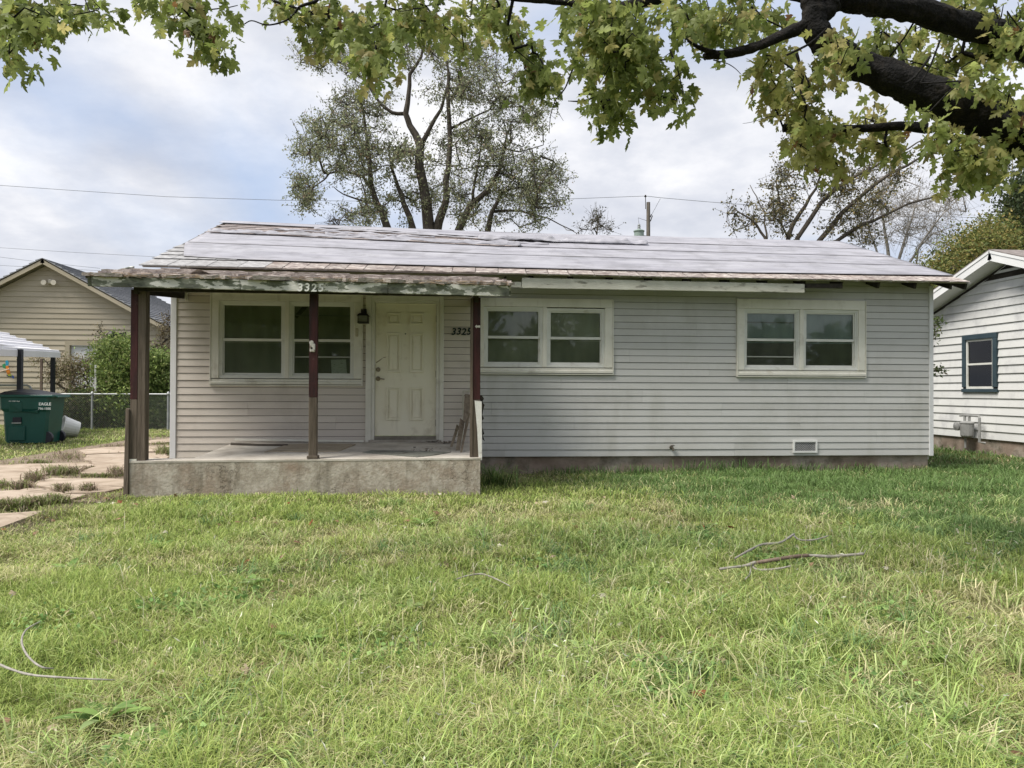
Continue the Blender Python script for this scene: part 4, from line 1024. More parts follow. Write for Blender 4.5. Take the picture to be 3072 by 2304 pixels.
# ------------------------------------------------------------------ carport, bin, fence
def build_carport():
    b1, b2 = at(58, 1340, 18.3), at(157, 1305, 22.0)
    c = thing('carport', 'white corrugated metal carport roof on black posts beside the tan garage', 'carport', (b2[0], b2[1], 0))
    blk = mat('black_post', [(0.3, (0.010, 0.011, 0.016)), (0.7, (0.022, 0.023, 0.03))], rough=0.4, bump=0.03)
    t1, t2 = at(58, 1050, 18.3), at(157, 1066, 22.0)
    for b, t in ((b1, t1), (b2, t2)):
        MB().box(b[0] - .05, b[0] + .05, b[1] - .05, b[1] + .05, -0.05, t[2] + 0.02).build('post', blk, c)
        MB().box(b[0] - .055, b[0] + .055, b[1] - .052, b[1] + .052, t[2] - 0.25, t[2] - 0.22).build('post_clamp', blk, c)
    e1, e2 = at(-70, 1043, 15.5), at(179, 1057, 22.6)             # eave line, near to far
    r2 = at(-20, 988, 22.6)                                       # far verge, rising away to the left
    d = e1 - e2; up = r2 - e2
    n_up = np.cross(up, d); n_up /= np.linalg.norm(n_up)
    if n_up[2] < 0: n_up = -n_up
    wh = mat('white_roof_metal', [(0.3, (0.76, 0.75, 0.78)), (0.7, (0.83, 0.82, 0.85))], scale=1.4, rough=0.42, bump=0.03, dirt=((0.45, 0.44, 0.45), 1.6, 0.58, 0.78, 0.4))
    npan = 6
    for k in range(npan):                                         # ribbed panels laid along the roof
        P = []
        f0, f1 = k / npan * 1.5, (k + 1) / npan * 1.5
        prof = [(0, 0), (0.06, 0.05), (0.14, 0.05), (0.20, 0.0), (0.60, 0.0), (0.66, 0.03), (0.74, 0.03), (0.80, 0), (1.0, 0)]
        pts = [e2 + up * (f0 + (f1 - f0) * a) + n_up * h for a, h in prof]
        pts += [p - n_up * 0.02 for p in pts[::-1]]
        MB().prism(pts, d).build('roof_panel', wh, c)
    MB().prism([e2 + n_up * 0.01, e2 + n_up * 0.01 - np.array([0, 0, 0.15]), e2 - up * 0.012 - np.array([0, 0, 0.15]), e2 - up * 0.012 + n_up * 0.01], d).build('eave_flashing', wh, c)
    MB().bar(t1 + (t1 - t2) * 0.8 + np.array([-.15, 0, .06]), t2 + np.array([-.15, 0, .06]), 0.05, 0.05).build('eave_rail', wh, c)
build_carport()

def build_bin():
    D = 17.5
    x0, x1 = at(12, 1325, D), at(134, 1325, D); u0, u1 = at(1, 1184, D), at(153, 1184, D)
    z0 = 0.0; zt = u0[2]; y = x0[1]
    b = thing('wheeled_bin', 'dark green wheeled rubbish bin with black lid, white company lettering on its front', 'rubbish bin', ((x0[0] + x1[0]) / 2, y, 0))
    gr = mat('green_plastic', [(0.3, (0.006, 0.058, 0.045)), (0.7, (0.010, 0.080, 0.062))], scale=2, rough=0.42, bump=0.05, bscale=40, spec=0.4, dirt=((0.05, 0.08, 0.065), 4, 0.55, 0.75, 0.35))
    bk = mat('black_plastic', [(0.3, (0.014, 0.014, 0.020)), (0.7, (0.026, 0.026, 0.034))], rough=0.4, bump=0.04)
    xc0, xc1, xt0, xt1 = x0[0], x1[0] - 0.02, u0[0] + 0.02, u1[0] - 0.06
    dp = 0.72
    zs = zt - 0.40
    def ring(xa, xb, ya, yb, z, r=0.06):
        return [(xa + r, ya, z), (xb - r, ya, z), (xb, ya + r, z), (xb, yb - r, z), (xb - r, yb, z), (xa + r, yb, z), (xa, yb - r, z), (xa, ya + r, z)]
    def loft(rings, name, m, par):
        V = [p for r in rings for p in r]; n = len(rings[0]); Fs = []
        for i in range(len(rings) - 1):
            for k in range(n): Fs.append((i * n + k, i * n + (k + 1) % n, (i + 1) * n + (k + 1) % n, (i + 1) * n + k))
        Fs += [tuple(range(n))[::-1], tuple((len(rings) - 1) * n + k for k in range(n))]
        return MB().poly(V, Fs).build(name, m, par)
    mid = lambda a, b, t: a + (b - a) * t
    rs = []
    for z in (0.03, 0.45, zs, zs + 0.07, zt - 0.06):
        t = z / zt; ext = 0.05 if z > zs else 0.0
        rs.append(ring(mid(xc0, xt0, t) - ext, mid(xc1, xt1, t), y - 0.02 * t - ext * 0.6, y + dp, z))
    loft(rs, 'body', gr, b)
    # moulded details on the front
    fy = y - 0.04
    X = lambda px: at(px, 1250, D)[0]; Zp = lambda py: at(70, py, D)[2]
    MB().prism([(X(30), fy - 0.02, Zp(1208)), (X(66), fy - 0.02, Zp(1208)), (X(66), fy - 0.02, Zp(1232)), (X(112), fy - 0.02, Zp(1232)), (X(112), fy - 0.01, Zp(1240)), (X(68), fy + 0.0, Zp(1236)), (X(28), fy + 0.0, Zp(1236))], (0, 0.06, 0)).build('lift_ledge', gr, b, bevel=0.006)
    MB().box(X(39), X(63), fy + 0.0, fy + 0.045, Zp(1270), Zp(1252)).build('grab_recess', bk, b)
    MB().bar((X(38), fy - 0.012, Zp(1269)), (X(64), fy - 0.012, Zp(1269)), 0.03, 0.025).build('grab_bar', mat('bar_metal', [(0.3, (0.25, 0.27, 0.25)), (0.7, (0.35, 0.37, 0.35))], rough=0.4, bump=0), b)
    for px0_, px1_, py0_, py1_ in ((28, 74, 1279, 1322),):
        MB().box(X(px0_), X(px1_), fy - 0.005, fy + 0.05, Zp(py1_), Zp(py0_)).build('foot_panel', gr, b, bevel=0.012)
    MB().box(xt0 - 0.06, xt1 + 0.09, y - 0.09, y + dp + 0.05, zt - 0.06, zt).build('rim', gr, b, bevel=0.012)
    MB().poly([(xt0 - .05, y - .085, zt + .002), (xt1 + .03, y - .085, zt + .002), (xt1 + .03, y + dp, zt + .002), (xt0 - .05, y + dp, zt + .002),
               (xt0 + .05, y + .02, zt + .075), (xt0 + .55, y + .02, zt + .05), (xt0 + .5, y + dp - .1, zt + .12), (xt0 + .10, y + dp - .1, zt + .14)],
              [(3, 2, 1, 0), (4, 5, 6, 7), (0, 1, 5, 4), (1, 2, 6, 5), (2, 3, 7, 6), (3, 0, 4, 7)]).build('lid', bk, b, bevel=0.008)
    MB().tube([(xt1 + .06, y + .05, zt - .02), (xt1 + .12, y + .05, zt - .05), (xt1 + .12, y + dp - .1, zt - .05), (xt1 + .06, y + dp - .1, zt - .02)], 0.022, 6).build('handle', gr, b)
    for yy in (y + 0.08, y + dp - 0.06):
        w = MB().lathe((xc1 - 0.03, yy - 0.05, 0.15), [(0.15, 0), (0.155, 0.02), (0.155, 0.08), (0.15, 0.10)], 18, 'Y'); w.build('wheel', bk, b)
    M_let = mat('white_lettering', [(0.3, (0.72, 0.76, 0.74)), (0.7, (0.78, 0.82, 0.8))], bump=0, rough=0.5)
    text_mesh('company_name', 'EAGLE', 0.095, 0.003, M_let, b, (X(115), fy - 0.024, Zp(1216)), bold=0.002)
    text_mesh('phone_number', '796-1505', 0.075, 0.003, M_let, b, (X(113), fy - 0.024, Zp(1229)), bold=0.001)
    text_mesh('serial_number', '653-10089 96gal', 0.036, 0.002, M_let, b, (X(30), fy - 0.034, Zp(1205)))
build_bin()

def build_fence():
    gal = mat('galvanised', [(0.3, (0.24, 0.25, 0.25)), (0.7, (0.36, 0.37, 0.37))], scale=6, metal=0.3, rough=0.5, bump=0.05)
    a, b = at(95, 1182, 24.0), at(560, 1183, 24.0)
    f = thing('chain_link_fence', 'grey chain-link fence with round top rail in front of the shrubs', 'fence', (b[0], b[1], 0))
    zt = a[2]
    MB().tube([a, b], 0.028, 8).build('top_rail', gal, f)
    px = [(277, 24.0), (40, 24.0), (505, 24.0)]
    for p, D in px:
        c = at(p, 1182, D)
        MB().tube([(c[0], c[1] + .0, -0.05), (c[0], c[1], zt + 0.02)], 0.038, 8).build('post', gal, f)
        MB().lathe((c[0], c[1], zt - 0.02), [(0.05, 0), (0.06, 0.05), (0.03, 0.10), (0.01, 0.12)], 10).build('post_cap', gal, f)
    # woven wire
    n = int((b[0] - a[0]) / 0.075); V = []; h = zt - 0.03; step = 0.075
    m = MB(); d = (b - a); Lx = np.linalg.norm(d[:2]); ux = d / Lx
    k = -int(h / step)
    while k * step < Lx:
        for sg in (1, -1):
            s0 = k * step; s1 = s0 + h
            t0 = max(0, -s0) ; t1 = min(h, Lx - s0)
            if t1 - t0 < 0.05: continue
            p = a + ux * (s0 + t0); q = a + ux * (s0 + t1)
            p[2] = (t0 if sg > 0 else h - t0) + 0.02; q[2] = (t1 if sg > 0 else h - t1) + 0.02
            m.tube([p, q], 0.0030, 3, caps=False)
        k += 1
    tag(m.build('wire_mesh', gal, f), kind='stuff')
    # tall thin stakes and a marker behind
    s = at(282, 1112, 24.3)
    tag(MB().box(s[0] - .03, s[0] + .03, s[1] + .1, s[1] + .14, 0, s[2] + 0.2).build('white_topped_stake', mat('stake_white', [(0.3, (0.62, 0.62, 0.6)), (0.7, (0.7, 0.7, 0.68))], bump=0)), 'thin pale stake standing behind the fence post in the shrub', 'stake')
    r = at(123, 1130, 24.6)
    tag(MB().box(r[0] - .035, r[0] + .035, r[1], r[1] + .05, -0.05, at(123, 1076, 24.6)[2]).build('trellis_post', mat('brown_post', [(0.3, (0.10, 0.07, 0.055)), (0.7, (0.17, 0.13, 0.10))])), 'slim brown post among dry vines between the carport posts', 'post')
    # tube gate rail behind the bin
    g = thing('tube_gate', 'grey tubular gate with a rounded top corner behind the green bin', 'gate', tuple(at(40, 1180, 20.5)))
    p = [at(-40, 1156, 20.5), at(80, 1156, 20.5), at(90, 1160, 20.5), at(95, 1170, 20.5), at(95, 1300, 20.5)]
    MB().tube(p, 0.03, 8).build('gate_frame', gal, g)
    MB().tube([at(-40, 1225, 20.5), at(95, 1225, 20.5)], 0.02, 6).build('gate_rail', gal, g)
    # old white tub lying on its side by the fence
    t = thing('white_tub', 'white plastic tub lying on its side beside the carport post', 'tub', tuple(on_z(205, 1312, 0.0)))
    cx, cy, cz = on_z(205, 1312, 0.0)
    wm_ = mat('white_plastic', [(0.3, (0.60, 0.61, 0.60)), (0.7, (0.68, 0.69, 0.68))], rough=0.4, bump=0.02, dirt=((0.3, 0.28, 0.22), 5, 0.56, 0.74, 0.5))
    V = []; Fq = []; n = 20
    ax = np.array([-0.75, -0.55, 0.25]); ax /= np.linalg.norm(ax); s1 = np.cross(ax, (0, 0, 1)); s1 /= np.linalg.norm(s1); s2 = np.cross(s1, ax)
    C = np.array([cx + .25, cy, 0.21])
    for L, R_ in ((0.0, .20), (.36, .27), (.40, .295), (.40, .265), (.02, .185)):
        for k in range(n):
            th = 2 * math.pi * k / n; V.append(C + ax * L + (s1 * math.cos(th) + s2 * math.sin(th)) * R_)
    for i in range(4):
        for k in range(n): Fq.append((i * n + k, i * n + (k + 1) % n, (i + 1) * n + (k + 1) % n, (i + 1) * n + k))
    Fq += [tuple(range(n))[::-1], tuple(4 * n + k for k in range(n))]
    MB().poly(V, Fq).build('tub_shell', wm_, t, smooth=False)
build_fence()

# ------------------------------------------------------------------ white neighbouring house on the right
def build_neighbour():
    X = 12.0
    peak = on_x(3025, 752, X); yr, zr = peak[1], peak[2]
    h = thing('neighbouring_house', 'white lap-sided house with dark teal window, partly behind the grey house', 'house', (X, yr, 0))
    wh = mat('chalky_white_siding', [(0.3, (0.56, 0.56, 0.545)), (0.7, (0.65, 0.65, 0.635))], scale=0.8, bump=0.06, bscale=16, rough=0.6, rand=0.02,
             dirt=((0.36, 0.36, 0.37), 1.9, 0.53, 0.68, 0.55), streak=((0.45, 0.45, 0.46), (1, 5, 1.4), 0.56, 0.74, 0.4))
    tr = mat('neighbour_white_trim', [(0.3, (0.68, 0.68, 0.67)), (0.7, (0.76, 0.76, 0.75))], scale=2, bump=0.04, rough=0.5)
    slope = 0.335
    zb = on_x(2930, 1314, X)[2]; e = 0.172
    wt, wb = on_x(2893, 1008, X), on_x(2996, 1177, X)
    wy0, wy1, wz0, wz1 = wb[1], wt[1], wb[2], wt[2]
    ya, yb = -1.6, 2 * yr + 1.6
    wall = sub('gable_wall', h)
    ztop = zr - 0.30
    k = 0
    while True:
        z0, z1 = zb + k * e, zb + (k + 1) * e
        half0 = min((yb - ya) / 2, (ztop - z0) / slope)
        half1 = min((yb - ya) / 2, (ztop - z1) / slope)
        if half0 < 0.1: break
        half1 = max(half1, 0.02)
        def bd(y0, y1, Y0, Y1, za=z0, zc=z1):
            P = [(X - 0.028, y0, za), (X - 0.028, y1, za), (X - 0.004, Y1, zc), (X - 0.004, Y0, zc)]
            Q = [(X + 0.01, y0, za), (X + 0.01, y1, za), (X + 0.01, Y1, zc), (X + 0.01, Y0, zc)]
            MB().poly(P + Q, [(0, 1, 2, 3), (7, 6, 5, 4), (0, 4, 5, 1), (1, 5, 6, 2), (2, 6, 7, 3), (3, 7, 4, 0)]).build('lap_board', wh, wall)
        if z1 > wz0 + 0.02 and z0 < wz1 - 0.02:
            if z0 < wz0 - 0.01: MB().box(X - 0.026, X + 0.01, wy0 - 0.009, wy1 + 0.009, z0, wz0 + 0.01).build('lap_board', wh, wall)
            if z1 > wz1 + 0.01: MB().box(X - 0.012, X + 0.01, wy0 - 0.009, wy1 + 0.009, wz1 - 0.01, z1).build('lap_board', wh, wall)
            bd(yr - half0, wy0 - 0.01, yr - half1, wy0 - 0.01); bd(wy1 + 0.01, yr + half0, wy1 + 0.01, yr + half1)
        else: bd(yr - half0, yr + half0, yr - half1, yr + half1)
        k += 1
    # black vent in the gable tip
    MB().prism([(X - 0.02, yr - 0.75, ztop - 0.27), (X - 0.02, yr + 0.75, ztop - 0.27), (X - 0.02, yr, ztop + 0.02)], (0.02, 0, 0)).build('gable_vent', M_dark, h)
    MB().box(X + 0.012, X + 0.2, ya, yb, -0.3, zb - 0.004).build('foundation_wall', M_found, h)
    MB().box(X + 0.3, X + 7, ya + 0.1, yb - 0.1, 0, 2.3).build('inner_wall', wh, h)
    # roof
    rf = sub('roof', h)
    sh = mat('neighbour_shingles', [(0.3, (0.14, 0.12, 0.11)), (0.7, (0.26, 0.23, 0.215))], scale=10, bump=0.4, rough=0.9)
    xo = X - 0.42; al = math.atan(slope); hw = (yb - ya) / 2 + 0.35; L = hw / math.cos(al)
    for sg in (-1, 1):
        def rp(s, hh): return np.array([xo, yr + sg * (s * math.cos(al) + hh * math.sin(al)), zr - s * math.sin(al) + hh * math.cos(al)])
        MB().prism([rp(0, 0.02), rp(L, 0.02), rp(L, 0.0), rp(0, 0.0)], (7.5, 0, 0)).build('roof_slope', sh, rf)
        MB().prism([rp(0, -0.001), rp(L, -0.001), rp(L, -0.055), rp(0, -0.055)], (0.03, 0, 0)).build('rake_trim', tr, rf)
        MB().prism([rp(0, -0.057) + np.array([.012, 0, 0]), rp(L, -0.057) + np.array([.012, 0, 0]), rp(L, -0.20) + np.array([.012, 0, 0]), rp(0, -0.20) + np.array([.012, 0, 0])], (0.03, 0, 0)).build('barge_board', tr, rf)
        MB().prism([rp(0, -0.19) + np.array([.043, 0, 0]), rp(L, -0.19) + np.array([.043, 0, 0]), rp(L, -0.205) + np.array([.043, 0, 0]), rp(0, -0.205) + np.array([.043, 0, 0])], (0.40, 0, 0)).build('soffit', tr, rf)
    # window
    w = sub('window', h)
    teal = mat('dark_teal_trim', [(0.3, (0.025, 0.045, 0.058)), (0.7, (0.042, 0.066, 0.080))], rough=0.5, bump=0.04, scale=4)
    t = 0.105
    for nme, q in (('side_casing', (wy0, wy0 + t, wz0 + t, wz1 - t)), ('side_casing', (wy1 - t, wy1, wz0 + t, wz1 - t)), ('head_casing', (wy0, wy1, wz1 - t, wz1)), ('sill', (wy0 - .02, wy1 + .02, wz0, wz0 + t * .7))):
        MB().box(X - 0.065, X + 0.03, q[0], q[1], q[2], q[3]).build(nme, teal, w, bevel=0.006)
    fy0, fy1, fz0, fz1 = wy0 + t, wy1 - t, wz0 + t * .7, wz1 - t
    s = MB()
    for q in ((fy0, fy0 + .04, fz0, fz1), (fy1 - .04, fy1, fz0, fz1), (fy0 + .04, fy1 - .04, fz1 - .04, fz1), (fy0 + .04, fy1 - .04, fz0, fz0 + .05), (fy0 + .04, fy1 - .04, (fz0 + fz1) / 2 - .02, (fz0 + fz1) / 2 + .02)):
        s.box(X - 0.035, X + 0.02, *q)
    s.build('sash', M_sash, w)
    MB().box(X - 0.008, X - 0.004, fy0 + .03, fy1 - .03, fz0 + .04, fz1 - .03).build('pane', glass_mat(), w)
    MB().box(X + 0.002, X + 0.006, fy0, fy1, fz0, (fz0 + fz1) / 2).build('screen', mat('insect_screen', [(0.3, (0.48, 0.48, 0.47)), (0.7, (0.56, 0.56, 0.55))], bump=0, rough=0.9), w)
    zm = (fz0 + fz1) / 2; nb = 18
    bl = mat('blind_slat', [(0.3, (0.72, 0.70, 0.60)), (0.7, (0.78, 0.76, 0.66))], bump=0)
    for i in range(nb):
        z = zm + (fz1 - zm) * (i + .5) / nb
        MB().bar((X + 0.016, fy0 + .0, z), (X + 0.016, fy1 - 0.14, z), 0.022, 0.016).build('blind_slat', bl, w)
    MB().box(X + 0.08, X + 0.09, fy0 - .05, fy1 + .05, fz0 - .05, fz1 + .05).build('dark_interior', M_dark, w)
    # gas meter
    g = thing('gas_meter', 'grey gas meter on its pipes against the white neighbouring house', 'gas meter', tuple(on_x(2898, 1330, X - 0.15)))
    gm = mat('meter_grey', [(0.3, (0.20, 0.20, 0.195)), (0.7, (0.33, 0.33, 0.32))], scale=7, rough=0.5, bump=0.08, dirt=((0.13, 0.10, 0.08), 8, 0.58, 0.72, 0.5))
    c = on_x(2901, 1288, X - 0.18)
    MB().poly(*_meter(c, 0.15, 0.11, 0.17)).build('meter_case', gm, g, bevel=0.03)
    cl = c + np.array([0, 0.17, 0.06])
    MB().lathe((cl[0] - .05, cl[1], cl[2]), [(0.07, 0.0), (0.095, -0.03), (0.095, -0.08), (0.03, -0.10)], 14, 'X').build('regulator', gm, g)
    for dy in (-0.07, 0.07): MB().tube([c + np.array([0, dy, .18]), c + np.array([0, dy, .31])], 0.028, 8).build('meter_pipe', gm, g)
    MB().tube([c + np.array([0, .22, .29]), c + np.array([0, .07, .30]), c + np.array([0, -.36, .30]), c + np.array([0, -.38, .26]), c + np.array([0, -.38, -.25]), c + np.array([0.1, -.42, -.27])], 0.026, 8).build('outlet_pipe', gm, g)
    MB().tube([c + np.array([0, .05, -.15]), c + np.array([0, .05, -.40])], 0.022, 8).build('riser', gm, g)
def _meter(c, a, b, h):
    V = []; n = 12
    for z, k in ((-h, .75), (-h * .8, .95), (0, 1.0), (h * .7, 1.0), (h * .75, 1.08), (h * .9, 1.05), (h, .8)):
        for i in range(n):
            t = 2 * math.pi * i / n; V.append((c[0] + b * k * math.cos(t), c[1] + a * k * math.copysign(abs(math.sin(t)) ** .6, math.sin(t)), c[2] + z))
    Fs = [(i * n + k, i * n + (k + 1) % n, (i + 1) * n + (k + 1) % n, (i + 1) * n + k) for i in range(6) for k in range(n)]
    Fs += [tuple(range(n))[::-1], tuple(6 * n + k for k in range(n))]
    return V, Fs
build_neighbour()

# ------------------------------------------------------------------ utility pole and overhead wires
def build_pole():
    D = 42.0
    t = at(1945, 607, D); p = thing('utility_pole', 'wooden utility pole with a grey-green transformer rising behind the roof', 'utility pole', (t[0], t[1], 0))
    wd = mat('pole_wood', [(0.3, (0.10, 0.085, 0.07)), (0.7, (0.20, 0.175, 0.15))], scale=3, stretch=(6, 6, .5), bump=0.4, rough=0.9)
    MB().tube([(t[0], t[1], 0), (t[0], t[1], t[2])], [0.15, 0.105], 12).build('shaft', wd, p)
    ir = MATS['black_iron']
    s = at(1937, 590, D)
    MB().tube([at(1937, 627, D - .1), at(1936.5, 590, D - .1)], 0.022, 6).build('top_pin', ir, p)
    MB().lathe(at(1936.3, 590, D - .1), [(0.03, -.03), (.075, 0), (.075, .02), (.03, .04), (.05, .07), (.03, .1)], 10).build('insulator', ir, p)
    a = at(1951, 647, D - .2); b = at(1956, 648, D - .2); c = at(1951, 664, D - .2)
    MB().tube([at(1951, 652, D - .15), at(1954, 643, D - .2), at(1957, 648, D - .2), at(1951, 664, D - .15)], 0.03, 6).build('fuse_cutout', ir, p)
    MB().tube([at(1955, 644, D - .2), at(1981, 596, D - .1)], 0.010, 4).build('jumper_wire', ir, p)
    c = at(1917, 694, D - .3)
    tm = mat('transformer_green', [(0.3, (0.20, 0.26, 0.23)), (0.7, (0.27, 0.33, 0.30))], rough=0.45, bump=0.03, scale=3)
    MB().lathe(c + np.array([0, 0, -.5]), [(0.26, -.5), (0.27, -.46), (0.27, .46), (0.30, .47), (0.31, .52), (0.26, .56), (0.10, .62)], 20).build('transformer', tm, p)
    MB().lathe(c + np.array([0.0, 0, .1]), [(0.07, 0), (0.10, .05), (0.06, .1), (.10, .15), (.06, .2), (.09, .25), (.02, .32)], 10).build('bushing', gm_ if False else MATS['galvanised'], p)
    MB().bar(c + np.array([.2, .15, -.25]), (t[0], t[1], c[2] - .25), .08, .12).build('bracket', MATS['galvanised'], p)
    MB().tube([c + np.array([0, 0, .4]), c + np.array([-.05, 0, .75]), at(1940, 662, D)], 0.012, 4).build('jumper_wire', ir, p)
    wm_ = mat('wire_grey', [(0.3, (0.16, 0.17, 0.19)), (0.7, (0.20, 0.21, 0.23))], bump=0, rough=0.6)
    def wire(P, D0, D1, label, r=0.010):
        pts = [at(x, y, D0 + (D1 - D0) * i / (len(P) - 1)) for i, (x, y) in enumerate(P)]
        o = MB().tube(pts, r, 4).build('overhead_wire', wm_)
        tag(o, label, 'wire', 'overhead wires')
    wire([(-250, 542), (0, 556), (200, 570), (500, 590), (850, 601), (1050, 603), (1500, 603), (1700, 597), (1936, 588)], 46, 42, 'highest overhead wire, running left from the pole top behind the big tree', 0.014)
    wire([(1937, 588), (1981, 593), (2130, 606), (2290, 618), (2600, 638), (2900, 652), (3200, 662)], 42, 50, 'overhead wire running right from the pole top toward the white house', 0.014)
    wire([(-250, 732), (0, 743), (220, 757), (460, 770), (700, 782)], 44, 44, 'lower overhead wire just above the tan garage ridge')
    wire([(-250, 752), (0, 771), (110, 785), (300, 805)], 44, 44, 'middle faint wire crossing the left roof of the tan garage')
    wire([(-250, 780), (0, 796), (120, 803), (300, 812)], 44, 44, 'lowest faint wire meeting the tan garage roof at the left edge')
build_pole()

# ------------------------------------------------------------------ trees and shrubs
def unit(v):
    return v / (np.linalg.norm(v, axis=-1, keepdims=True) + 1e-9)
def skeleton(stems, targets, r_tip=0.012, wiggle=0.10, seg=0.45, power=0.42, rmax=0.2, up=0.0):
    """stems = [(points, radii)], targets joined one by one to the nearest wood; returns edges with radii"""
    N = []; R = []; P = []
    for pts, rad in stems:
        pts = np.asarray(pts, float)
        for i in range(len(pts) - 1):
            L = np.linalg.norm(pts[i + 1] - pts[i]); m = max(1, int(L / seg))
            for t in range(m):
                N.append(pts[i] + (pts[i + 1] - pts[i]) * t / m); R.append(rad[i] + (rad[i + 1] - rad[i]) * t / m); P.append(-1)
        N.append(pts[-1]); R.append(rad[-1]); P.append(-1)
    ns = len(N)
    arr = np.zeros((ns + len(targets) * 8, 3)); arr[:ns] = N; cnt = ns
    par = list(P)
    d0 = np.array([np.min(np.linalg.norm(arr[:ns] - t, axis=1)) for t in targets])
    for k in np.argsort(d0):
        t = targets[k]
        dd = np.linalg.norm(arr[:cnt] - t, axis=1) + up * np.clip(arr[:cnt, 2] - t[2], 0, None)
        j = int(np.argmin(dd)); L = np.linalg.norm(arr[j] - t); m = int(min(6, max(1, round(L / seg))))
        prev = j
        for s in range(1, m + 1):
            q = arr[j] + (t - arr[j]) * s / m
            if s < m: q = q + RNG.normal(0, wiggle * L / m, 3)
            arr[cnt] = q; par.append(prev); prev = cnt; cnt += 1
    c = np.zeros(cnt); c[ns:] = 1
    for i in range(cnt - 1, ns - 1, -1):
        c[par[i]] += c[i] if par[i] >= ns else 0
    rad = np.minimum(r_tip * np.maximum(c, 1) ** power, rmax)
    E = []
    for i in range(ns, cnt):
        p = par[i]; rp = rad[p] if p >= ns else min(rad[i] * 1.15, R[p])
        E.append((arr[p], arr[i], min(rp, rad[i] * 1.6), rad[i]))
    return E, arr[ns:cnt]
def edges_mesh(E, n=4):
    A = np.array([e[0] for e in E]); B = np.array([e[1] for e in E]); ra = np.array([e[2] for e in E]); rb = np.array([e[3] for e in E])
    d = unit(B - A); ref = np.where(np.abs(d[:, 2:3]) < 0.9, np.array([[0, 0, 1.0]]), np.array([[1.0, 0, 0]]))
    s = unit(np.cross(d, ref)); t = np.cross(s, d)
    V = np.zeros((len(E), 2 * n, 3)); T = []
    for k in range(n):
        a = 2 * math.pi * k / n; o = s * math.cos(a) + t * math.sin(a)
        V[:, k] = A + o * ra[:, None]; V[:, n + k] = B + o * rb[:, None]
    base = np.arange(len(E))[:, None] * 2 * n
    for k in range(n):
        k2 = (k + 1) % n
        T.append(base + np.array([[k, k2, n + k2]])); T.append(base + np.array([[k, n + k2, n + k]]))
    return V.reshape(-1, 3), np.concatenate(T)
def leaf_cloud(C, A, length, width, cols):
    """simple pointed leaves: 4 corners each, bent a little along the midrib"""
    n = len(C); A = unit(A); r = unit(RNG.normal(0, 1, (n, 3))); S = unit(np.cross(A, r)); U = np.cross(S, A)
    L = (np.ones(n) * length)[:, None]; Wd = (np.ones(n) * width)[:, None]
    V = np.stack([C, C + A * L * .45 + S * Wd * .5 + U * L * .08, C + A * L - U * L * .10, C + A * L * .45 - S * Wd * .5 + U * L * .08], 1).reshape(-1, 3)
    b = np.arange(n)[:, None] * 4
    T = np.concatenate([b + np.array([[0, 1, 2]]), b + np.array([[0, 2, 3]])])
    return V, T, np.repeat(cols, 4, axis=0)
def pick_cols(n, pal, w, jit=0.18):
    pal = np.array(pal); i = RNG.choice(len(pal), n, p=np.array(w) / sum(w))
    return pal[i] * np.clip(RNG.normal(1, jit, (n, 1)), 0.5, 1.6)
M_bark = mat('grey_bark', [(0.3, (0.045, 0.038, 0.030)), (0.7, (0.115, 0.098, 0.080))], scale=5, stretch=(4, 4, 0.8), bump=0.6, bscale=18, rough=0.95)
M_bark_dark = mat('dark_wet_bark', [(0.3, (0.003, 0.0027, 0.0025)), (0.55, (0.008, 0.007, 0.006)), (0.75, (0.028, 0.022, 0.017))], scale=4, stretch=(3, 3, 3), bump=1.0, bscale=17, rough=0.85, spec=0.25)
M_bark_pale = mat('pale_bark', [(0.3, (0.20, 0.185, 0.165)), (0.7, (0.32, 0.30, 0.28))], scale=5, bump=0.3, rough=0.9)
M_leaf = leaf_mat('leaf_small', 0.35)

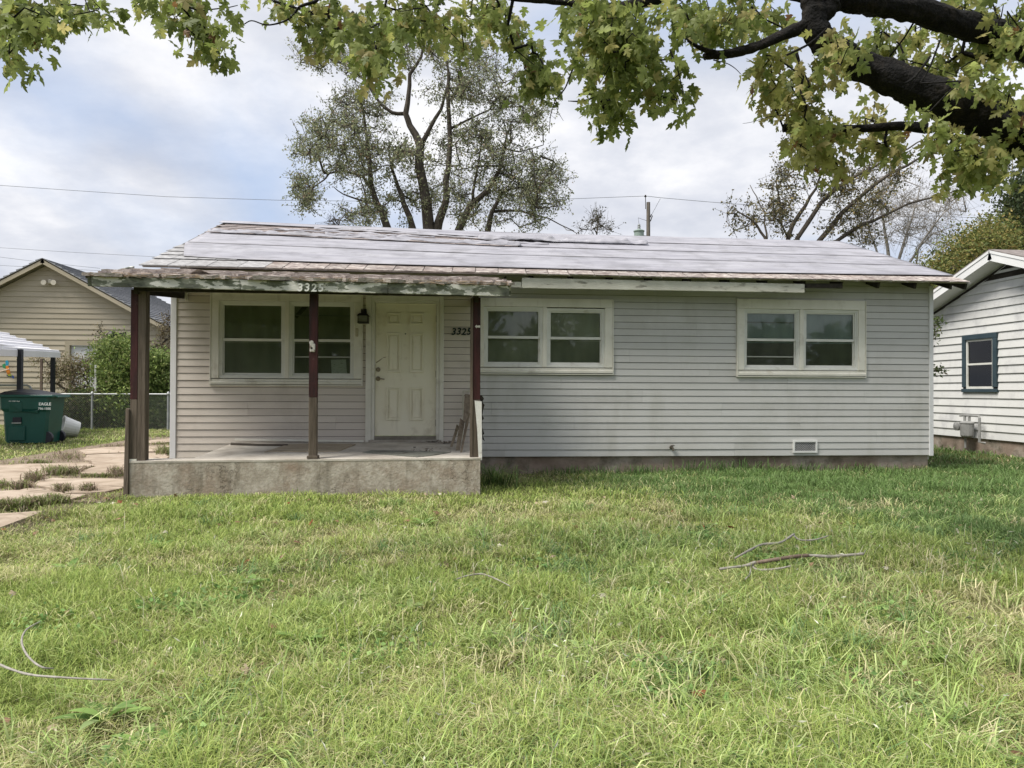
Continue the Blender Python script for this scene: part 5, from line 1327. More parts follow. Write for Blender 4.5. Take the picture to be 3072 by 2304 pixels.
def blob_points(blobs, D, dz=1.6, dens=1.0, seed=1):
    rg = np.random.default_rng(seed); out = []
    for (cx, cy, rx, ry, n) in blobs:
        m = int(n * dens)
        q = rg.normal(0, 0.5, (m, 3)); q = q / np.maximum(1, np.linalg.norm(q, axis=1, keepdims=True))
        for a in q:
            out.append(at(cx + a[0] * rx, cy + a[1] * ry, D + a[2] * dz * 1.4 * (1 + rx / 140) * 0.5))
    return np.array(out)
def make_tree(name, label, stems_px, blobs, D, pal, w, leaf=(0.10, 0.045), per=70, spread=0.42, base=None, bark=None, r_tip=0.010, dens=1.0, px_r=1.0, seed=1, droop=0.25, dz=1.8, group=None, trans=None, wig=0.13):
    bark = bark or M_bark
    rg = np.random.default_rng(seed)
    b0 = base if base is not None else at(stems_px[0][0][0], stems_px[0][0][1], D)
    t = thing(name, label, 'tree', (b0[0], b0[1], 0), group)
    stems = []; trunk = MB()
    for k, st in enumerate(stems_px):
        dd = D + (rg.random() - .5) * 1.6 if k else D
        off = (rg.random() - .5) * 1.6
        pts = [at(x, y, D + off * i / max(1, len(st) - 1)) for i, (x, y, wpx) in enumerate(st)]
        rad = [wpx * 0.5 / F_PX * D * px_r for (x, y, wpx) in st]
        if st[0][1] > 640:                                  # stems that leave the roofline go down to the ground
            g = np.array([b0[0] + (pts[0][0] - b0[0]) * 0.3, b0[1], 0.0]); m_ = (pts[0] + g) / 2 + np.array([0, 0, 0.3])
            pts = [g, m_] + pts; rad = [rad[0] * 1.35, rad[0] * 1.1] + rad
        # a little natural kink between the traced points
        P2, R2 = [pts[0]], [rad[0]]
        for i in range(1, len(pts)):
            L = np.linalg.norm(pts[i] - pts[i - 1])
            P2.append((pts[i] + pts[i - 1]) / 2 + rg.normal(0, 0.035 * L, 3)); R2.append((rad[i] + rad[i - 1]) / 2)
            P2.append(pts[i]); R2.append(rad[i])
        trunk.tube(P2, R2, 8); stems.append((P2, R2))
    trunk.build('trunk', bark, t, smooth=True)
    tg = blob_points(blobs, D, dz, dens, seed)
    E, nodes = skeleton(stems, tg, r_tip=r_tip, wiggle=wig)
    V, T = edges_mesh(E)
    tag(np_mesh('branches', V, T, bark, t), kind='stuff')
    if per:
        # leaves sit in sprays along short side twigs
        ns = 6; q = max(1, per // ns)
        dirs = unit(RNG.normal(0, 1, (len(tg), ns, 3)) + np.array([0, 0, .35])); ln = RNG.uniform(.5, 1.3, (len(tg), ns, 1)) * spread * 2.0
        E2 = [(tg[i], tg[i] + dirs[i, j] * ln[i, j], r_tip * .8, r_tip * .45) for i in range(len(tg)) for j in range(ns)]
        V2, T2 = edges_mesh(E2, 3); tag(np_mesh('side_twigs', V2, T2, bark, t), kind='stuff')
        u = RNG.uniform(.15, 1.05, (len(tg), ns, q, 1))
        C = (tg[:, None, None] + dirs[:, :, None] * ln[:, :, None] * u + RNG.normal(0, .055, (len(tg), ns, q, 3))).reshape(-1, 3)
        extra = nodes[RNG.integers(0, len(nodes), len(C) // 8)] + RNG.normal(0, .10, (len(C) // 8, 3))
        C = np.concatenate([C, extra])
        A = RNG.normal(0, 1, C.shape); A[:, 2] -= droop * 2
        cl = pick_cols(len(C), pal, w)
        tone = fbm(C[:, 0] + C[:, 1], C[:, 2], 0.6, 90 + seed, 2)[:, None]
        cl = cl * (0.75 + 0.5 * tone)
        sz = RNG.uniform(0.7, 1.3, len(C))
        V, T, cc = leaf_cloud(C, A, leaf[0] * sz, leaf[1] * sz, cl)
        np_mesh('crown', V, T, M_leaf if trans is None else trans, t, cols=cc)
    return t

ELM_STEMS = [
    [(1287, 690, 36), (1276, 588, 30), (1258, 500, 27), (1261, 435, 25), (1229, 376, 18), (1217, 341, 17), (1226, 282, 13), (1229, 223, 11), (1264, 170, 8), (1276, 106, 4)],
    [(1217, 341, 12), (1176, 338, 11), (1141, 311, 9), (1099, 247, 7), (1047, 200, 5), (988, 176, 3)],
    [(1261, 435, 17), (1288, 388, 13), (1323, 329, 10), (1335, 282, 7), (1352, 220, 4)],
    [(1311, 690, 28), (1325, 640, 24), (1340, 588, 20), (1346, 500, 16), (1347, 353, 13), (1346, 235, 10), (1340, 190, 6)],
    [(1347, 385, 8), (1380, 372, 7), (1417, 353, 6), (1470, 329, 4), (1530, 320, 3)],
    [(1164, 690, 24), (1146, 635, 20), (1123, 588, 17), (1111, 529, 14), (1105, 447, 11), (1094, 364, 7), (1080, 310, 4)],
    [(1123, 575, 10), (1088, 529, 9), (1029, 514, 7), (988, 520, 6), (950, 555, 4), (915, 590, 3)],
    [(1135, 615, 8), (1076, 599, 6), (1029, 582, 4), (1000, 560, 2.5)],
    [(1240, 690, 20), (1211, 611, 16), (1193, 558, 12), (1176, 505, 8), (1165, 440, 5)],
    [(1376, 690, 24), (1411, 617, 20), (1464, 570, 15), (1499, 511, 11), (1514, 441, 8), (1520, 400, 5)],
    [(1420, 612, 10), (1425, 540, 8), (1440, 460, 5), (1450, 400, 3)],
    [(1464, 690, 18), (1476, 635, 13), (1499, 588, 10), (1523, 570, 7), (1580, 560, 4)],
    [(1476, 635, 9), (1558, 632, 7), (1646, 655, 4), (1722, 693, 2.5)],
    [(1514, 445, 5), (1560, 455, 4), (1630, 435, 2.5)],
]
ELM_BLOBS = [(965, 172, 70, 50, 10), (1010, 135, 60, 40, 7), (1060, 190, 60, 50, 7), (1210, 130, 60, 80, 11), (1290, 130, 60, 50, 6), (1390, 165, 110, 70, 17), (1440, 240, 110, 70, 20), (1350, 260, 90, 60, 12),
             (1090, 290, 80, 60, 13), (1040, 360, 110, 60, 17), (950, 400, 75, 70, 13), (990, 460, 110, 60, 18), (1120, 440, 110, 80, 22), (1070, 500, 90, 40, 10), (1200, 480, 70, 60, 10),
             (1280, 470, 70, 60, 8), (1400, 400, 100, 70, 17), (1560, 350, 100, 60, 18), (1500, 300, 80, 50, 8), (1480, 440, 90, 70, 15), (905, 560, 45, 55, 12), (930, 600, 35, 40, 6), (1090, 640, 90, 45, 10), (1150, 590, 70, 50, 9),
             (1230, 600, 60, 70, 8), (1320, 600, 80, 70, 12), (1430, 520, 90, 70, 14), (1580, 520, 100, 75, 24), (1620, 590, 80, 55, 15), (1540, 600, 80, 50, 12), (1450, 650, 90, 40, 9), (1650, 540, 50, 50, 6), (1590, 660, 70, 25, 4)]
make_tree('elm_tree', 'tall many-stemmed tree with thin grey-green foliage rising behind the house roof', ELM_STEMS, ELM_BLOBS, 25.0,
          [(0.24, 0.27, 0.145), (0.31, 0.33, 0.19), (0.34, 0.335, 0.20), (0.17, 0.20, 0.11), (0.33, 0.24, 0.16)], [4, 4, 2, 2, .6], leaf=(0.085, 0.045), per=62, spread=0.27, base=at(1290, 1290, 25.0), r_tip=0.0100, seed=3, dens=1.7)

RT_STEMS = [[(2364, 715, 14), (2400, 640, 12), (2430, 590, 9), (2460, 530, 6), (2480, 470, 4)],
            [(2392, 715, 15), (2463, 608, 13), (2556, 533, 10), (2630, 496, 8), (2723, 447, 5), (2790, 410, 3)],
            [(2457, 723, 16), (2525, 639, 14), (2618, 558, 11), (2723, 496, 8), (2800, 450, 4)],
            [(2506, 726, 13), (2581, 676, 11), (2668, 639, 8), (2785, 595, 5), (2860, 575, 3)],
            [(2295, 713, 9), (2270, 675, 7), (2252, 657, 6), (2202, 626, 3)],
            [(2300, 700, 6), (2296, 640, 5), (2270, 590, 3), (2250, 555, 2)]]
RT_BLOBS = [(2370, 560, 60, 70, 15), (2350, 640, 50, 60, 14), (2430, 490, 60, 60, 13), (2390, 430, 55, 55, 10), (2290, 620, 50, 60, 6), (2225, 655, 45, 50, 6), (2480, 620, 70, 60, 10), (2570, 620, 80, 50, 11),
            (2560, 545, 70, 50, 10), (2640, 530, 60, 45, 9), (2700, 500, 60, 40, 6), (2640, 610, 70, 50, 7), (2540, 690, 60, 30, 5), (2610, 700, 50, 40, 5)]
make_tree('leaning_tree', 'loose tree with several long stems leaning right behind the roof', RT_STEMS, RT_BLOBS, 26.0,
          [(0.12, 0.125, 0.065), (0.19, 0.17, 0.08), (0.27, 0.21, 0.09), (0.08, 0.08, 0.05)], [4, 3, 2, 2], leaf=(0.10, 0.055), per=48, spread=0.32, base=at(2360, 1290, 26.0), r_tip=0.010, seed=5, dens=1.1)
BT_STEMS = [[(2668, 790, 11), (2655, 700, 8), (2640, 620, 5), (2650, 560, 3)], [(2690, 800, 10), (2720, 700, 7), (2745, 620, 4), (2760, 560, 2.5)], [(2720, 800, 9), (2770, 720, 6), (2830, 640, 4), (2870, 600, 2)],
            [(2640, 790, 7), (2610, 700, 5), (2600, 640, 3)], [(2755, 745, 5), (2800, 700, 4), (2860, 680, 2)]]
BT_BLOBS = [(2650, 600, 60, 70, 26), (2740, 610, 80, 80, 34), (2830, 640, 70, 70, 28), (2700, 700, 90, 50, 26), (2600, 680, 40, 60, 14), (2860, 590, 45, 40, 10), (2800, 720, 60, 50, 16)]
make_tree('bare_tree', 'pale bare tree with fine twigs right of the leaning tree', BT_STEMS, BT_BLOBS, 31.0, [(0.16, 0.13, 0.08)], [1], leaf=(0.08, 0.03), per=3, spread=0.4, base=at(2690, 1290, 31.0),
          bark=M_bark_pale, r_tip=0.0075, seed=8, wig=0.08, dens=1.6)
make_tree('distant_sapling', 'small distant treetop just above the roof ridge left of the pole', [[(1790, 700, 4), (1795, 670, 3), (1800, 645, 2)], [(1730, 700, 3), (1700, 690, 2), (1690, 680, 1.5)]],
          [(1790, 665, 35, 25, 16), (1830, 690, 20, 15, 5), (1755, 690, 20, 12, 4)], 34.0, [(0.09, 0.09, 0.05), (0.06, 0.06, 0.035)], [1, 1], leaf=(0.10, 0.05), per=14, spread=0.3, base=at(1790, 1290, 34.0), r_tip=0.010, seed=9)
make_tree('young_twiggy_tree', 'small twiggy treetop above the roof ridge left of the big tree', [[(1010, 690, 4), (1020, 660, 3), (1040, 640, 2)]],
          [(1005, 670, 30, 15, 9), (1045, 655, 25, 25, 8)], 33.0, [(0.09, 0.09, 0.05), (0.06, 0.06, 0.035)], [1, 1], leaf=(0.10, 0.05), per=9, spread=0.25, base=at(1010, 1290, 33.0), r_tip=0.010, seed=10)

def make_bush(name, label, blobs, D, pal, w, leaf, per, spread, cat='shrub', dz=1.0, seed=1, droop=.2, base_px=None, group=None, stems=True, r_tip=0.008, sdx=.35):
    tg = blob_points(blobs, D, dz, 1.0, seed)
    tg[:, 2] = np.maximum(tg[:, 2], 0.08)
    b = at(base_px[0], base_px[1], D) if base_px else tg.mean(0)
    t = thing(name, label, cat, (b[0], b[1], 0), group)
    st = [([np.array([b[0] + dx, b[1], 0.0]), np.array([b[0] + dx * 1.6, b[1], max(0.3, tg[:, 2].mean() * .6)])], [r_tip * 4, r_tip * 2]) for dx in (-sdx * .85, 0.05 * sdx, sdx)]
    E, nodes = skeleton(st, tg, r_tip=r_tip)
    for P_, R_ in st: E.append((P_[0], P_[1], R_[0], R_[1]))
    V, T = edges_mesh(E)
    tag(np_mesh('stems', V, T, M_bark, t), kind='stuff')
    C = np.repeat(tg, per, axis=0) + RNG.normal(0, spread, (len(tg) * per, 3))
    C[:, 2] = np.maximum(C[:, 2], 0.02)
    A = RNG.normal(0, 1, C.shape); A[:, 2] += .4 - droop * 2
    cl = pick_cols(len(C), pal, w) * (0.7 + 0.6 * fbm(C[:, 0] * 1.3 + C[:, 1], C[:, 2] * 1.3, 0.8, 120 + seed, 2)[:, None])
    sz = RNG.uniform(.7, 1.3, len(C))
    V, T, cc = leaf_cloud(C, A, leaf[0] * sz, leaf[1] * sz, cl)
    np_mesh('foliage', V, T, M_leaf, t, cols=cc)
    return t
# green trees right, beyond the white house
make_bush('leafy_tree', 'yellow-green rounded tree behind the white house roof', [(2930, 760, 90, 55, 90), (2860, 800, 60, 40, 40), (3000, 720, 60, 50, 60), (2800, 850, 30, 60, 34), (2850, 870, 60, 40, 30), (2990, 790, 70, 50, 50)], 25.0,
          [(0.16, 0.185, 0.05), (0.23, 0.22, 0.07), (0.29, 0.23, 0.08), (0.10, 0.13, 0.04)], [4, 4, 2, 3], (0.12, 0.055), 75, 0.28, 'tree', dz=2.0, seed=11, base_px=(2930, 1290))
make_bush('dark_tree', 'dark green tree at the right edge above the white house roof', [(3060, 620, 35, 60, 50), (3050, 700, 45, 50, 40), (3090, 560, 40, 50, 40)], 27.0,
          [(0.035, 0.055, 0.022), (0.06, 0.08, 0.03), (0.10, 0.10, 0.035)], [4, 3, 1], (0.13, 0.06), 75, 0.28, 'tree', dz=2.0, seed=12, base_px=(3080, 1290))
# shrubs along the chain-link fence
G1 = [(0.30, 0.38, 0.11), (0.22, 0.30, 0.085), (0.13, 0.19, 0.055), (0.38, 0.41, 0.16)]
make_bush('fence_shrub', 'tall bright green shrub behind the chain-link fence beside the garage door', [(345, 1075, 65, 45, 80), (340, 1125, 50, 45, 80), (400, 1100, 60, 55, 80), (380, 1190, 80, 55, 90), (330, 1240, 80, 50, 70), (410, 1250, 60, 50, 60), (350, 1045, 25, 25, 16), (395, 1055, 25, 25, 12)],
          24.8, G1, [3, 4, 4, 2], (0.11, 0.042), 66, 0.19, dz=0.6, seed=13, base_px=(360, 1294), droop=.0)
make_bush('fence_shrub', 'rounded green shrub between the left porch post and the house corner', [(470, 1100, 45, 35, 60), (505, 1110, 25, 30, 30), (480, 1150, 45, 40, 60), (460, 1210, 45, 50, 70), (490, 1260, 40, 40, 50), (520, 1150, 30, 60, 40)],
          25.2, [(0.24, 0.32, 0.095), (0.17, 0.24, 0.07), (0.10, 0.15, 0.045), (0.33, 0.38, 0.14)], [3, 4, 3, 2], (0.11, 0.042), 66, 0.19, dz=0.6, seed=14, base_px=(480, 1294), droop=.0)
make_bush('hedge_growth', 'dark tangled undergrowth along the foot of the chain-link fence', [(200, 1240, 60, 45, 90), (270, 1230, 60, 50, 90), (330, 1270, 60, 25, 60), (250, 1285, 70, 15, 50), (420, 1285, 80, 15, 50), (190, 1280, 40, 18, 40), (330, 1190, 50, 40, 40), (250, 1205, 50, 30, 30)],
          24.55, [(0.10, 0.135, 0.045), (0.07, 0.10, 0.035), (0.16, 0.175, 0.06), (0.14, 0.105, 0.07)], [3, 4, 3, 2], (0.085, 0.05), 55, 0.14, 'undergrowth', dz=0.22, seed=15, base_px=(260, 1294))
make_bush('dry_vine', 'dry brown vine with dead tendrils hanging on wire left of the garage door', [(200, 1100, 45, 35, 55), (170, 1120, 40, 40, 40), (240, 1120, 45, 45, 55), (230, 1170, 50, 30, 45), (265, 1090, 30, 30, 25), (115, 1075, 22, 14, 14)],
          24.9, [(0.28, 0.225, 0.14), (0.19, 0.15, 0.09), (0.18, 0.19, 0.075), (0.36, 0.30, 0.20)], [4, 4, 3, 2], (0.075, 0.028), 20, 0.13, 'vine', dz=0.35, seed=16, base_px=(210, 1294), droop=.5, r_tip=0.006)
make_bush('dead_vine', 'thin tan vine climbing the right end of the tan garage', [(490, 1010, 22, 40, 30), (485, 1055, 25, 30, 30), (460, 1070, 15, 40, 14), (510, 960, 25, 20, 14), (300, 1010, 14, 40, 9)],
          26.4, [(0.24, 0.19, 0.11), (0.15, 0.13, 0.06), (0.05, 0.04, 0.03)], [4, 2, 2], (0.08, 0.035), 14, 0.12, 'vine', dz=0.2, seed=17, base_px=(485, 1290), r_tip=0.007)
make_bush('sprig_shrub', 'leafy sprigs poking out past the right corner of the grey house', [(2812, 965, 20, 14, 7), (2805, 1000, 18, 18, 7), (2812, 1112, 22, 8, 8), (2775, 1060, 14, 60, 14), (2765, 1150, 16, 40, 10)],
          14.6, [(0.10, 0.135, 0.045), (0.07, 0.10, 0.035), (0.20, 0.15, 0.07)], [3, 3, 1], (0.075, 0.036), 9, 0.045, dz=0.12, seed=18, base_px=(2735, 1310), r_tip=0.003, sdx=.1)

# ------------------------------------------------------------------ foreground maple
HALF = [(0.0, 0.015), (-0.05, 0.12), (0.03, 0.33), (0.11, 0.22), (0.19, 0.19), (0.27, 0.36), (0.45, 0.53), (0.43, 0.40), (0.56, 0.37), (0.47, 0.23), (0.46, 0.14), (0.61, 0.20), (0.70, 0.27), (0.73, 0.15), (0.83, 0.13), (1.0, 0.0)]
OUT = np.array(HALF + [(x, -y) for x, y in HALF[-2:0:-1]] + [(0.0, -0.015)])
LEAF_P = np.concatenate([[(0.33, 0.0)], OUT])
_n = len(OUT)
LEAF_T = np.array([(0, 1 + i, 1 + (i + 1) % _n) for i in range(_n)])
def maple_leaf_verts(C, A, U, size, curl):
    A = unit(A); S = unit(np.cross(U, A)); U = np.cross(A, S)
    x = LEAF_P[:, 0][None, :, None]; y = LEAF_P[:, 1][None, :, None]; s = size[:, None, None]; c = curl[:, None, None]
    zz = -c * (x - 0.33) ** 2 * 0.9 - c * np.abs(y) ** 1.3 * 0.9 + 0.05 * np.sin(x * 9 + y * 7)
    return C[:, None] + (A[:, None] * x + S[:, None] * y + U[:, None] * zz) * s
MAPLE = [  # px centre, radii, leaves, distance
    (50, 55, 95, 60, 95, 4.5), (25, 140, 40, 50, 40, 4.4), (150, 60, 70, 50, 42, 4.7), (235, 25, 70, 30, 32, 4.8), (300, 30, 30, 30, 10, 4.7), (430, 5, 55, 24, 18, 4.9), (520, 20, 40, 40, 22, 4.8), (575, 55, 50, 45, 40, 4.8), (615, 115, 55, 40, 46, 4.8), (645, 160, 30, 22, 14, 4.8), (690, 15, 25, 22, 8, 4.9),
    (860, 20, 60, 30, 30, 5.8), (940, 40, 80, 50, 75, 5.8), (960, 100, 60, 45, 50, 5.9), (1050, 70, 70, 40, 50, 5.4), (1120, 95, 60, 60, 60, 4.9), (1130, 180, 50, 55, 60, 4.8), (1200, 60, 60, 50, 50, 5.6), (1290, 50, 80, 50, 75, 5.8), (1370, 90, 60, 50, 50, 6.2), (1450, 50, 80, 50, 70, 6.2), (1400, 140, 40, 30, 18, 6.3),
    (1530, 60, 60, 50, 45, 6.0), (1560, 130, 50, 50, 40, 6.2), (1600, 190, 50, 50, 50, 6.2), (1640, 240, 50, 50, 55, 6.1), (1590, 260, 35, 40, 24, 6.2),
    (1780, 60, 80, 50, 70, 4.8), (1870, 60, 90, 60, 85, 4.7), (1820, 140, 90, 60, 85, 4.7), (1920, 140, 80, 60, 70, 4.8), (1850, 220, 90, 60, 75, 4.8), (1960, 210, 60, 50, 40, 4.9), (1820, 300, 45, 50, 50, 5.3), (1850, 340, 40, 35, 36, 5.4), (1990, 270, 50, 45, 30, 4.9), (2045, 300, 25, 30, 10, 4.9), (2060, 210, 25, 25, 9, 5.2), (1715, 60, 30, 45, 14, 4.8),
    (2050, 40, 80, 50, 60, 4.8), (2150, 40, 80, 50, 60, 4.9), (2230, 60, 60, 50, 45, 5.4), (2330, 60, 50, 50, 34, 5.6), (2140, 110, 60, 30, 26, 5.6),
    (2320, 190, 55, 60, 45, 5.6), (2330, 280, 60, 60, 55, 5.6), (2400, 260, 60, 60, 50, 5.2), (2420, 350, 60, 60, 60, 5.3), (2440, 430, 60, 50, 60, 5.3), (2390, 420, 30, 40, 18, 5.4), (2500, 490, 40, 35, 26, 5.3), (2520, 400, 60, 50, 40, 5.6),
    (2525, 130, 45, 45, 30, 4.65), (2530, 195, 40, 30, 22, 4.6), (2620, 100, 50, 50, 34, 5.9), (2680, 190, 60, 60, 45, 5.8), (2760, 240, 70, 60, 60, 5.8), (2620, 360, 70, 60, 50, 5.9), (2700, 420, 60, 40, 32, 5.9), (2640, 450, 50, 40, 24, 5.6),
    (2860, 60, 80, 60, 65, 5.8), (2960, 50, 90, 60, 80, 5.6), (3050, 80, 60, 80, 55, 5.2), (2990, 160, 80, 60, 60, 5.9), (2880, 200, 70, 50, 50, 5.9), (2990, 230, 50, 50, 22, 4.7), (3050, 300, 40, 70, 22, 4.7), (2900, 250, 40, 40, 12, 4.7), (2800, 270, 60, 50, 40, 5.9),
    (2830, 410, 50, 40, 34, 4.9), (2880, 450, 60, 45, 55, 4.9), (2975, 440, 50, 40, 26, 4.8), (2950, 480, 50, 45, 45, 5.0), (2985, 530, 45, 28, 22, 5.4), (2830, 545, 28, 22, 12, 5.6), (2900, 510, 40, 30, 20, 5.2), (3050, 400, 35, 40, 18, 4.8), (2740, 130, 60, 50, 30, 6.0), (2780, 330, 30, 30, 10, 4.6)]
def rough_tube(Q, R_, n):
    # a limb with furrowed, lumpy bark
    P = []; R2 = []
    for i in range(len(Q) - 1):
        m = 3 if R_[0] > .05 else 1
        for s in range(m): P.append(Q[i] + (Q[i + 1] - Q[i]) * s / m); R2.append(R_[i] + (R_[i + 1] - R_[i]) * s / m)
    P.append(Q[-1]); R2.append(R_[-1])
    b = MB().tube(P, R2, n)
    if R_[0] > .05:
        ph = np.random.default_rng(len(P)).random(n) * 9
        for i in range(len(P)):
            for k in range(n):
                v = np.array(b.v[i * n + k]); d = v - P[i]
                f = 1 + .05 * math.sin(k * 2.1 + ph[k] + i * .13) + .07 * (noise2(np.array([i * .31]), np.array([k * .8]), 1.0, 300)[0] - .5) * 2 + .05 * (noise2(np.array([i * .9]), np.array([k * 1.9]), 1.0, 301)[0] - .5) * 2
                b.v[i * n + k] = tuple(P[i] + d * f)
    return b
def build_maple():
    gb = at(3560, 560, 5.0); gb[2] = float(ground_z(gb[0], gb[1])); gb[0] += .12
    t = thing('maple_tree', 'large maple overhanging the top of the view with thick dark limbs and yellowing lobed leaves', 'tree', tuple(gb))
    def limb(name, P, bulge=0.0):
        pts = []; rad = []
        for (x, y, w, D) in P: pts.append(at(x, y, D)); rad.append(w * .5 / F_PX * D)
        # smooth with Catmull-Rom and roughen a little
        Q = []; R_ = []
        n = len(pts)
        for i in range(n - 1):
            p0, p1, p2, p3 = pts[max(i - 1, 0)], pts[i], pts[i + 1], pts[min(i + 2, n - 1)]
            for s in range(5):
                u = s / 5
                Q.append(0.5 * ((2 * p1) + (-p0 + p2) * u + (2 * p0 - 5 * p1 + 4 * p2 - p3) * u * u + (-p0 + 3 * p1 - 3 * p2 + p3) * u ** 3)); R_.append((rad[i] + (rad[i + 1] - rad[i]) * u) * (1 + random.uniform(-.09, .07)) * .93)
        Q.append(pts[-1]); R_.append(rad[-1])
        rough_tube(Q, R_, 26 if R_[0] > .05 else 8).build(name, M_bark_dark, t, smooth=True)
        return (Q, R_)
    stems = []
    top = at(3560, 560, 5.0)
    tr = []
    for k in range(14):
        u = k / 13; tr.append(gb * (1 - u) + np.array([top[0] + .10 * math.sin(u * 3.1), top[1], top[2] + .25]) * u + np.array([0, 0, -.1 * (1 - u)]))
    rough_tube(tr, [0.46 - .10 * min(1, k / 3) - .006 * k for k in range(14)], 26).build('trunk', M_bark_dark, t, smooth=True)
    stems.append(limb('limb', [(3600, 600, 230, 5.0), (3480, 545, 215, 5.0), (3300, 480, 190, 5.0), (3072, 395, 150, 5.0), (2960, 350, 130, 5.0), (2830, 300, 120, 5.0), (2700, 245, 104, 5.0), (2580, 195, 94, 5.0), (2495, 145, 86, 5.0), (2448, 90, 78, 5.0), (2440, 20, 74, 5.0), (2420, -80, 60, 5.0), (2380, -220, 40, 5.0)]))
    stems.append(limb('limb', [(3580, 520, 170, 5.05), (3480, 400, 140, 5.2), (3300, 250, 110, 5.4), (3072, 128, 88, 5.4), (2950, 95, 84, 5.4), (2850, 62, 80, 5.3), (2740, 26, 80, 5.2), (2620, 6, 86, 5.1), (2520, -10, 84, 5.05), (2430, -40, 60, 5.0)]))
    stems.append(limb('limb', [(2500, 10, 60, 5.0), (2465, 48, 54, 5.0), (2420, 75, 44, 5.0), (2350, 105, 36, 5.0), (2270, 140, 31, 5.0), (2190, 160, 28, 5.0), (2130, 166, 26, 5.0), (2112, 172, 20, 5.0)]))
    stems.append(limb('broken_branch', [(2150, 160, 18, 5.0), (2110, 148, 16, 4.95), (2075, 130, 9, 4.9), (2055, 112, 4, 4.9)]))
    stems.append(limb('broken_branch', [(2780, 385, 36, 5.3), (2700, 378, 30, 5.4), (2600, 385, 26, 5.5), (2480, 388, 25, 5.5), (2350, 384, 25, 5.5)]))
    stems.append(limb('limb', [(2480, 10, 50, 5.2), (2300, -40, 42, 5.2), (2100, -30, 36, 5.2), (1900, 15, 32, 5.3), (1800, 25, 30, 5.4), (1720, 8, 28, 5.5), (1620, -2, 24, 5.6), (1540, -8, 20, 5.7), (1400, -30, 14, 5.7)]))
    stems.append(limb('limb', [(1620, -60, 26, 5.6), (1300, -50, 18, 5.7), (1000, -20, 12, 5.6), (945, 5, 11, 5.5), (900, 20, 9, 5.5), (880, 45, 7, 5.5), (850, 65, 6, 5.5), (800, 75, 5, 5.5), (755, 62, 4, 5.5), (725, 75, 3, 5.5), (690, 68, 2.2, 5.5), (678, 52, 1.2, 5.5)]))
    stems.append(limb('limb', [(1620, -80, 24, 5.4), (1100, -110, 20, 5.0), (600, -60, 14, 4.8), (350, -40, 10, 4.7), (100, -20, 7, 4.6), (20, 60, 4, 4.5)]))
    stems.append(limb('twig', [(1780, 60, 8, 4.9), (1765, 110, 7, 4.9), (1740, 170, 6, 4.9), (1715, 215, 5.5, 4.9), (1695, 265, 4.5, 4.9), (1668, 298, 3.5, 4.9), (1652, 345, 2.5, 4.9), (1648, 400, 1.5, 4.9)]))
    stems.append(limb('twig', [(1668, 298, 2.5, 4.9), (1672, 330, 2, 4.9), (1690, 362, 1.2, 4.9)]))
    stems.append(limb('twig', [(1790, 290, 7, 5.2), (1760, 300, 6, 5.2), (1735, 304, 5, 5.2), (1704, 303, 2.5, 5.2)]))
    stems.append(limb('twig', [(1780, 282, 6, 5.2), (1750, 283, 6, 5.2), (1735, 284, 5, 5.2)]))
    stems.append(limb('twig', [(2010, 150, 6, 5.0), (2030, 200, 5, 5.0), (2045, 260, 4, 5.0), (2052, 310, 2.5, 5.0), (2066, 345, 1.4, 5.0)]))
    stems.append(limb('twig', [(1990, 270, 4, 5.0), (1975, 310, 3, 5.0), (1962, 335, 2, 5.0), (1960, 358, 1.2, 5.0)]))
    stems.append(limb('twig', [(2390, 160, 10, 5.0), (2408, 230, 9, 5.0), (2402, 270, 8, 5.0), (2420, 320, 5, 5.0)]))
    stems.append(limb('twig', [(2360, 165, 7, 4.8), (2430, 130, 8, 4.8), (2480, 85, 6, 4.8)]))
    stems.append(limb('twig', [(2140, 180, 4, 4.95), (2180, 190, 3, 4.95), (2205, 205, 2.5, 4.95), (2222, 222, 2, 4.95)]))
    stems.append(limb('twig', [(2380, 345, 3, 5.3), (2310, 350, 2.4, 5.3), (2260, 365, 1.6, 5.3), (2228, 371, 1, 5.3)]))
    stems.append(limb('twig', [(2790, 170, 8, 4.7), (2745, 230, 8, 4.7), (2715, 250, 7, 4.7)]))
    stems.append(limb('twig', [(2820, 120, 6, 4.7), (2790, 200, 6, 4.7), (2760, 250, 5, 4.7)]))
    # leaf clusters
    rg = np.random.default_rng(21)
    more = [(x, -150 - 170 * ((x // 200) % 3), 120, 80, 34, 5.0 + .25 * ((x // 200) % 4)) for x in range(0, 3300, 200)] + [(3250, 120, 90, 90, 40, 5.3), (3300, 330, 90, 70, 34, 4.8), (3450, 250, 110, 110, 44, 5.4), (3600, 60, 120, 120, 44, 5.2), (3250, -60, 100, 90, 36, 5.5), (3420, -150, 110, 110, 40, 5.3)]
    C = []; CC = []; tg = []
    hue_y = []
    for (cx, cy, rx, ry, n, D) in MAPLE + more:
        n = int(n * 1.6)
        ncl = max(2, n // 7)
        q = rg.normal(0, .5, (ncl, 3)); q /= np.maximum(1, np.linalg.norm(q, axis=1, keepdims=True))
        cl = np.array([at(cx + a[0] * rx, cy + a[1] * ry - 6, D + a[2] * .35) for a in q]); tg.append(cl)
        k = rg.integers(0, ncl, n)
        C.append(cl[k] + rg.normal(0, 0.062, (n, 3)) + np.array([0, 0, -0.02]))
        yel = 0.15 + 0.55 * (2280 < cx < 2720) * (cy > 120) + 0.25 * (cx > 2720) + 0.2 * (1200 < cx < 1500) + 0.15 * (900 < cx < 1000)
        hue_y.append(np.full(n, yel))
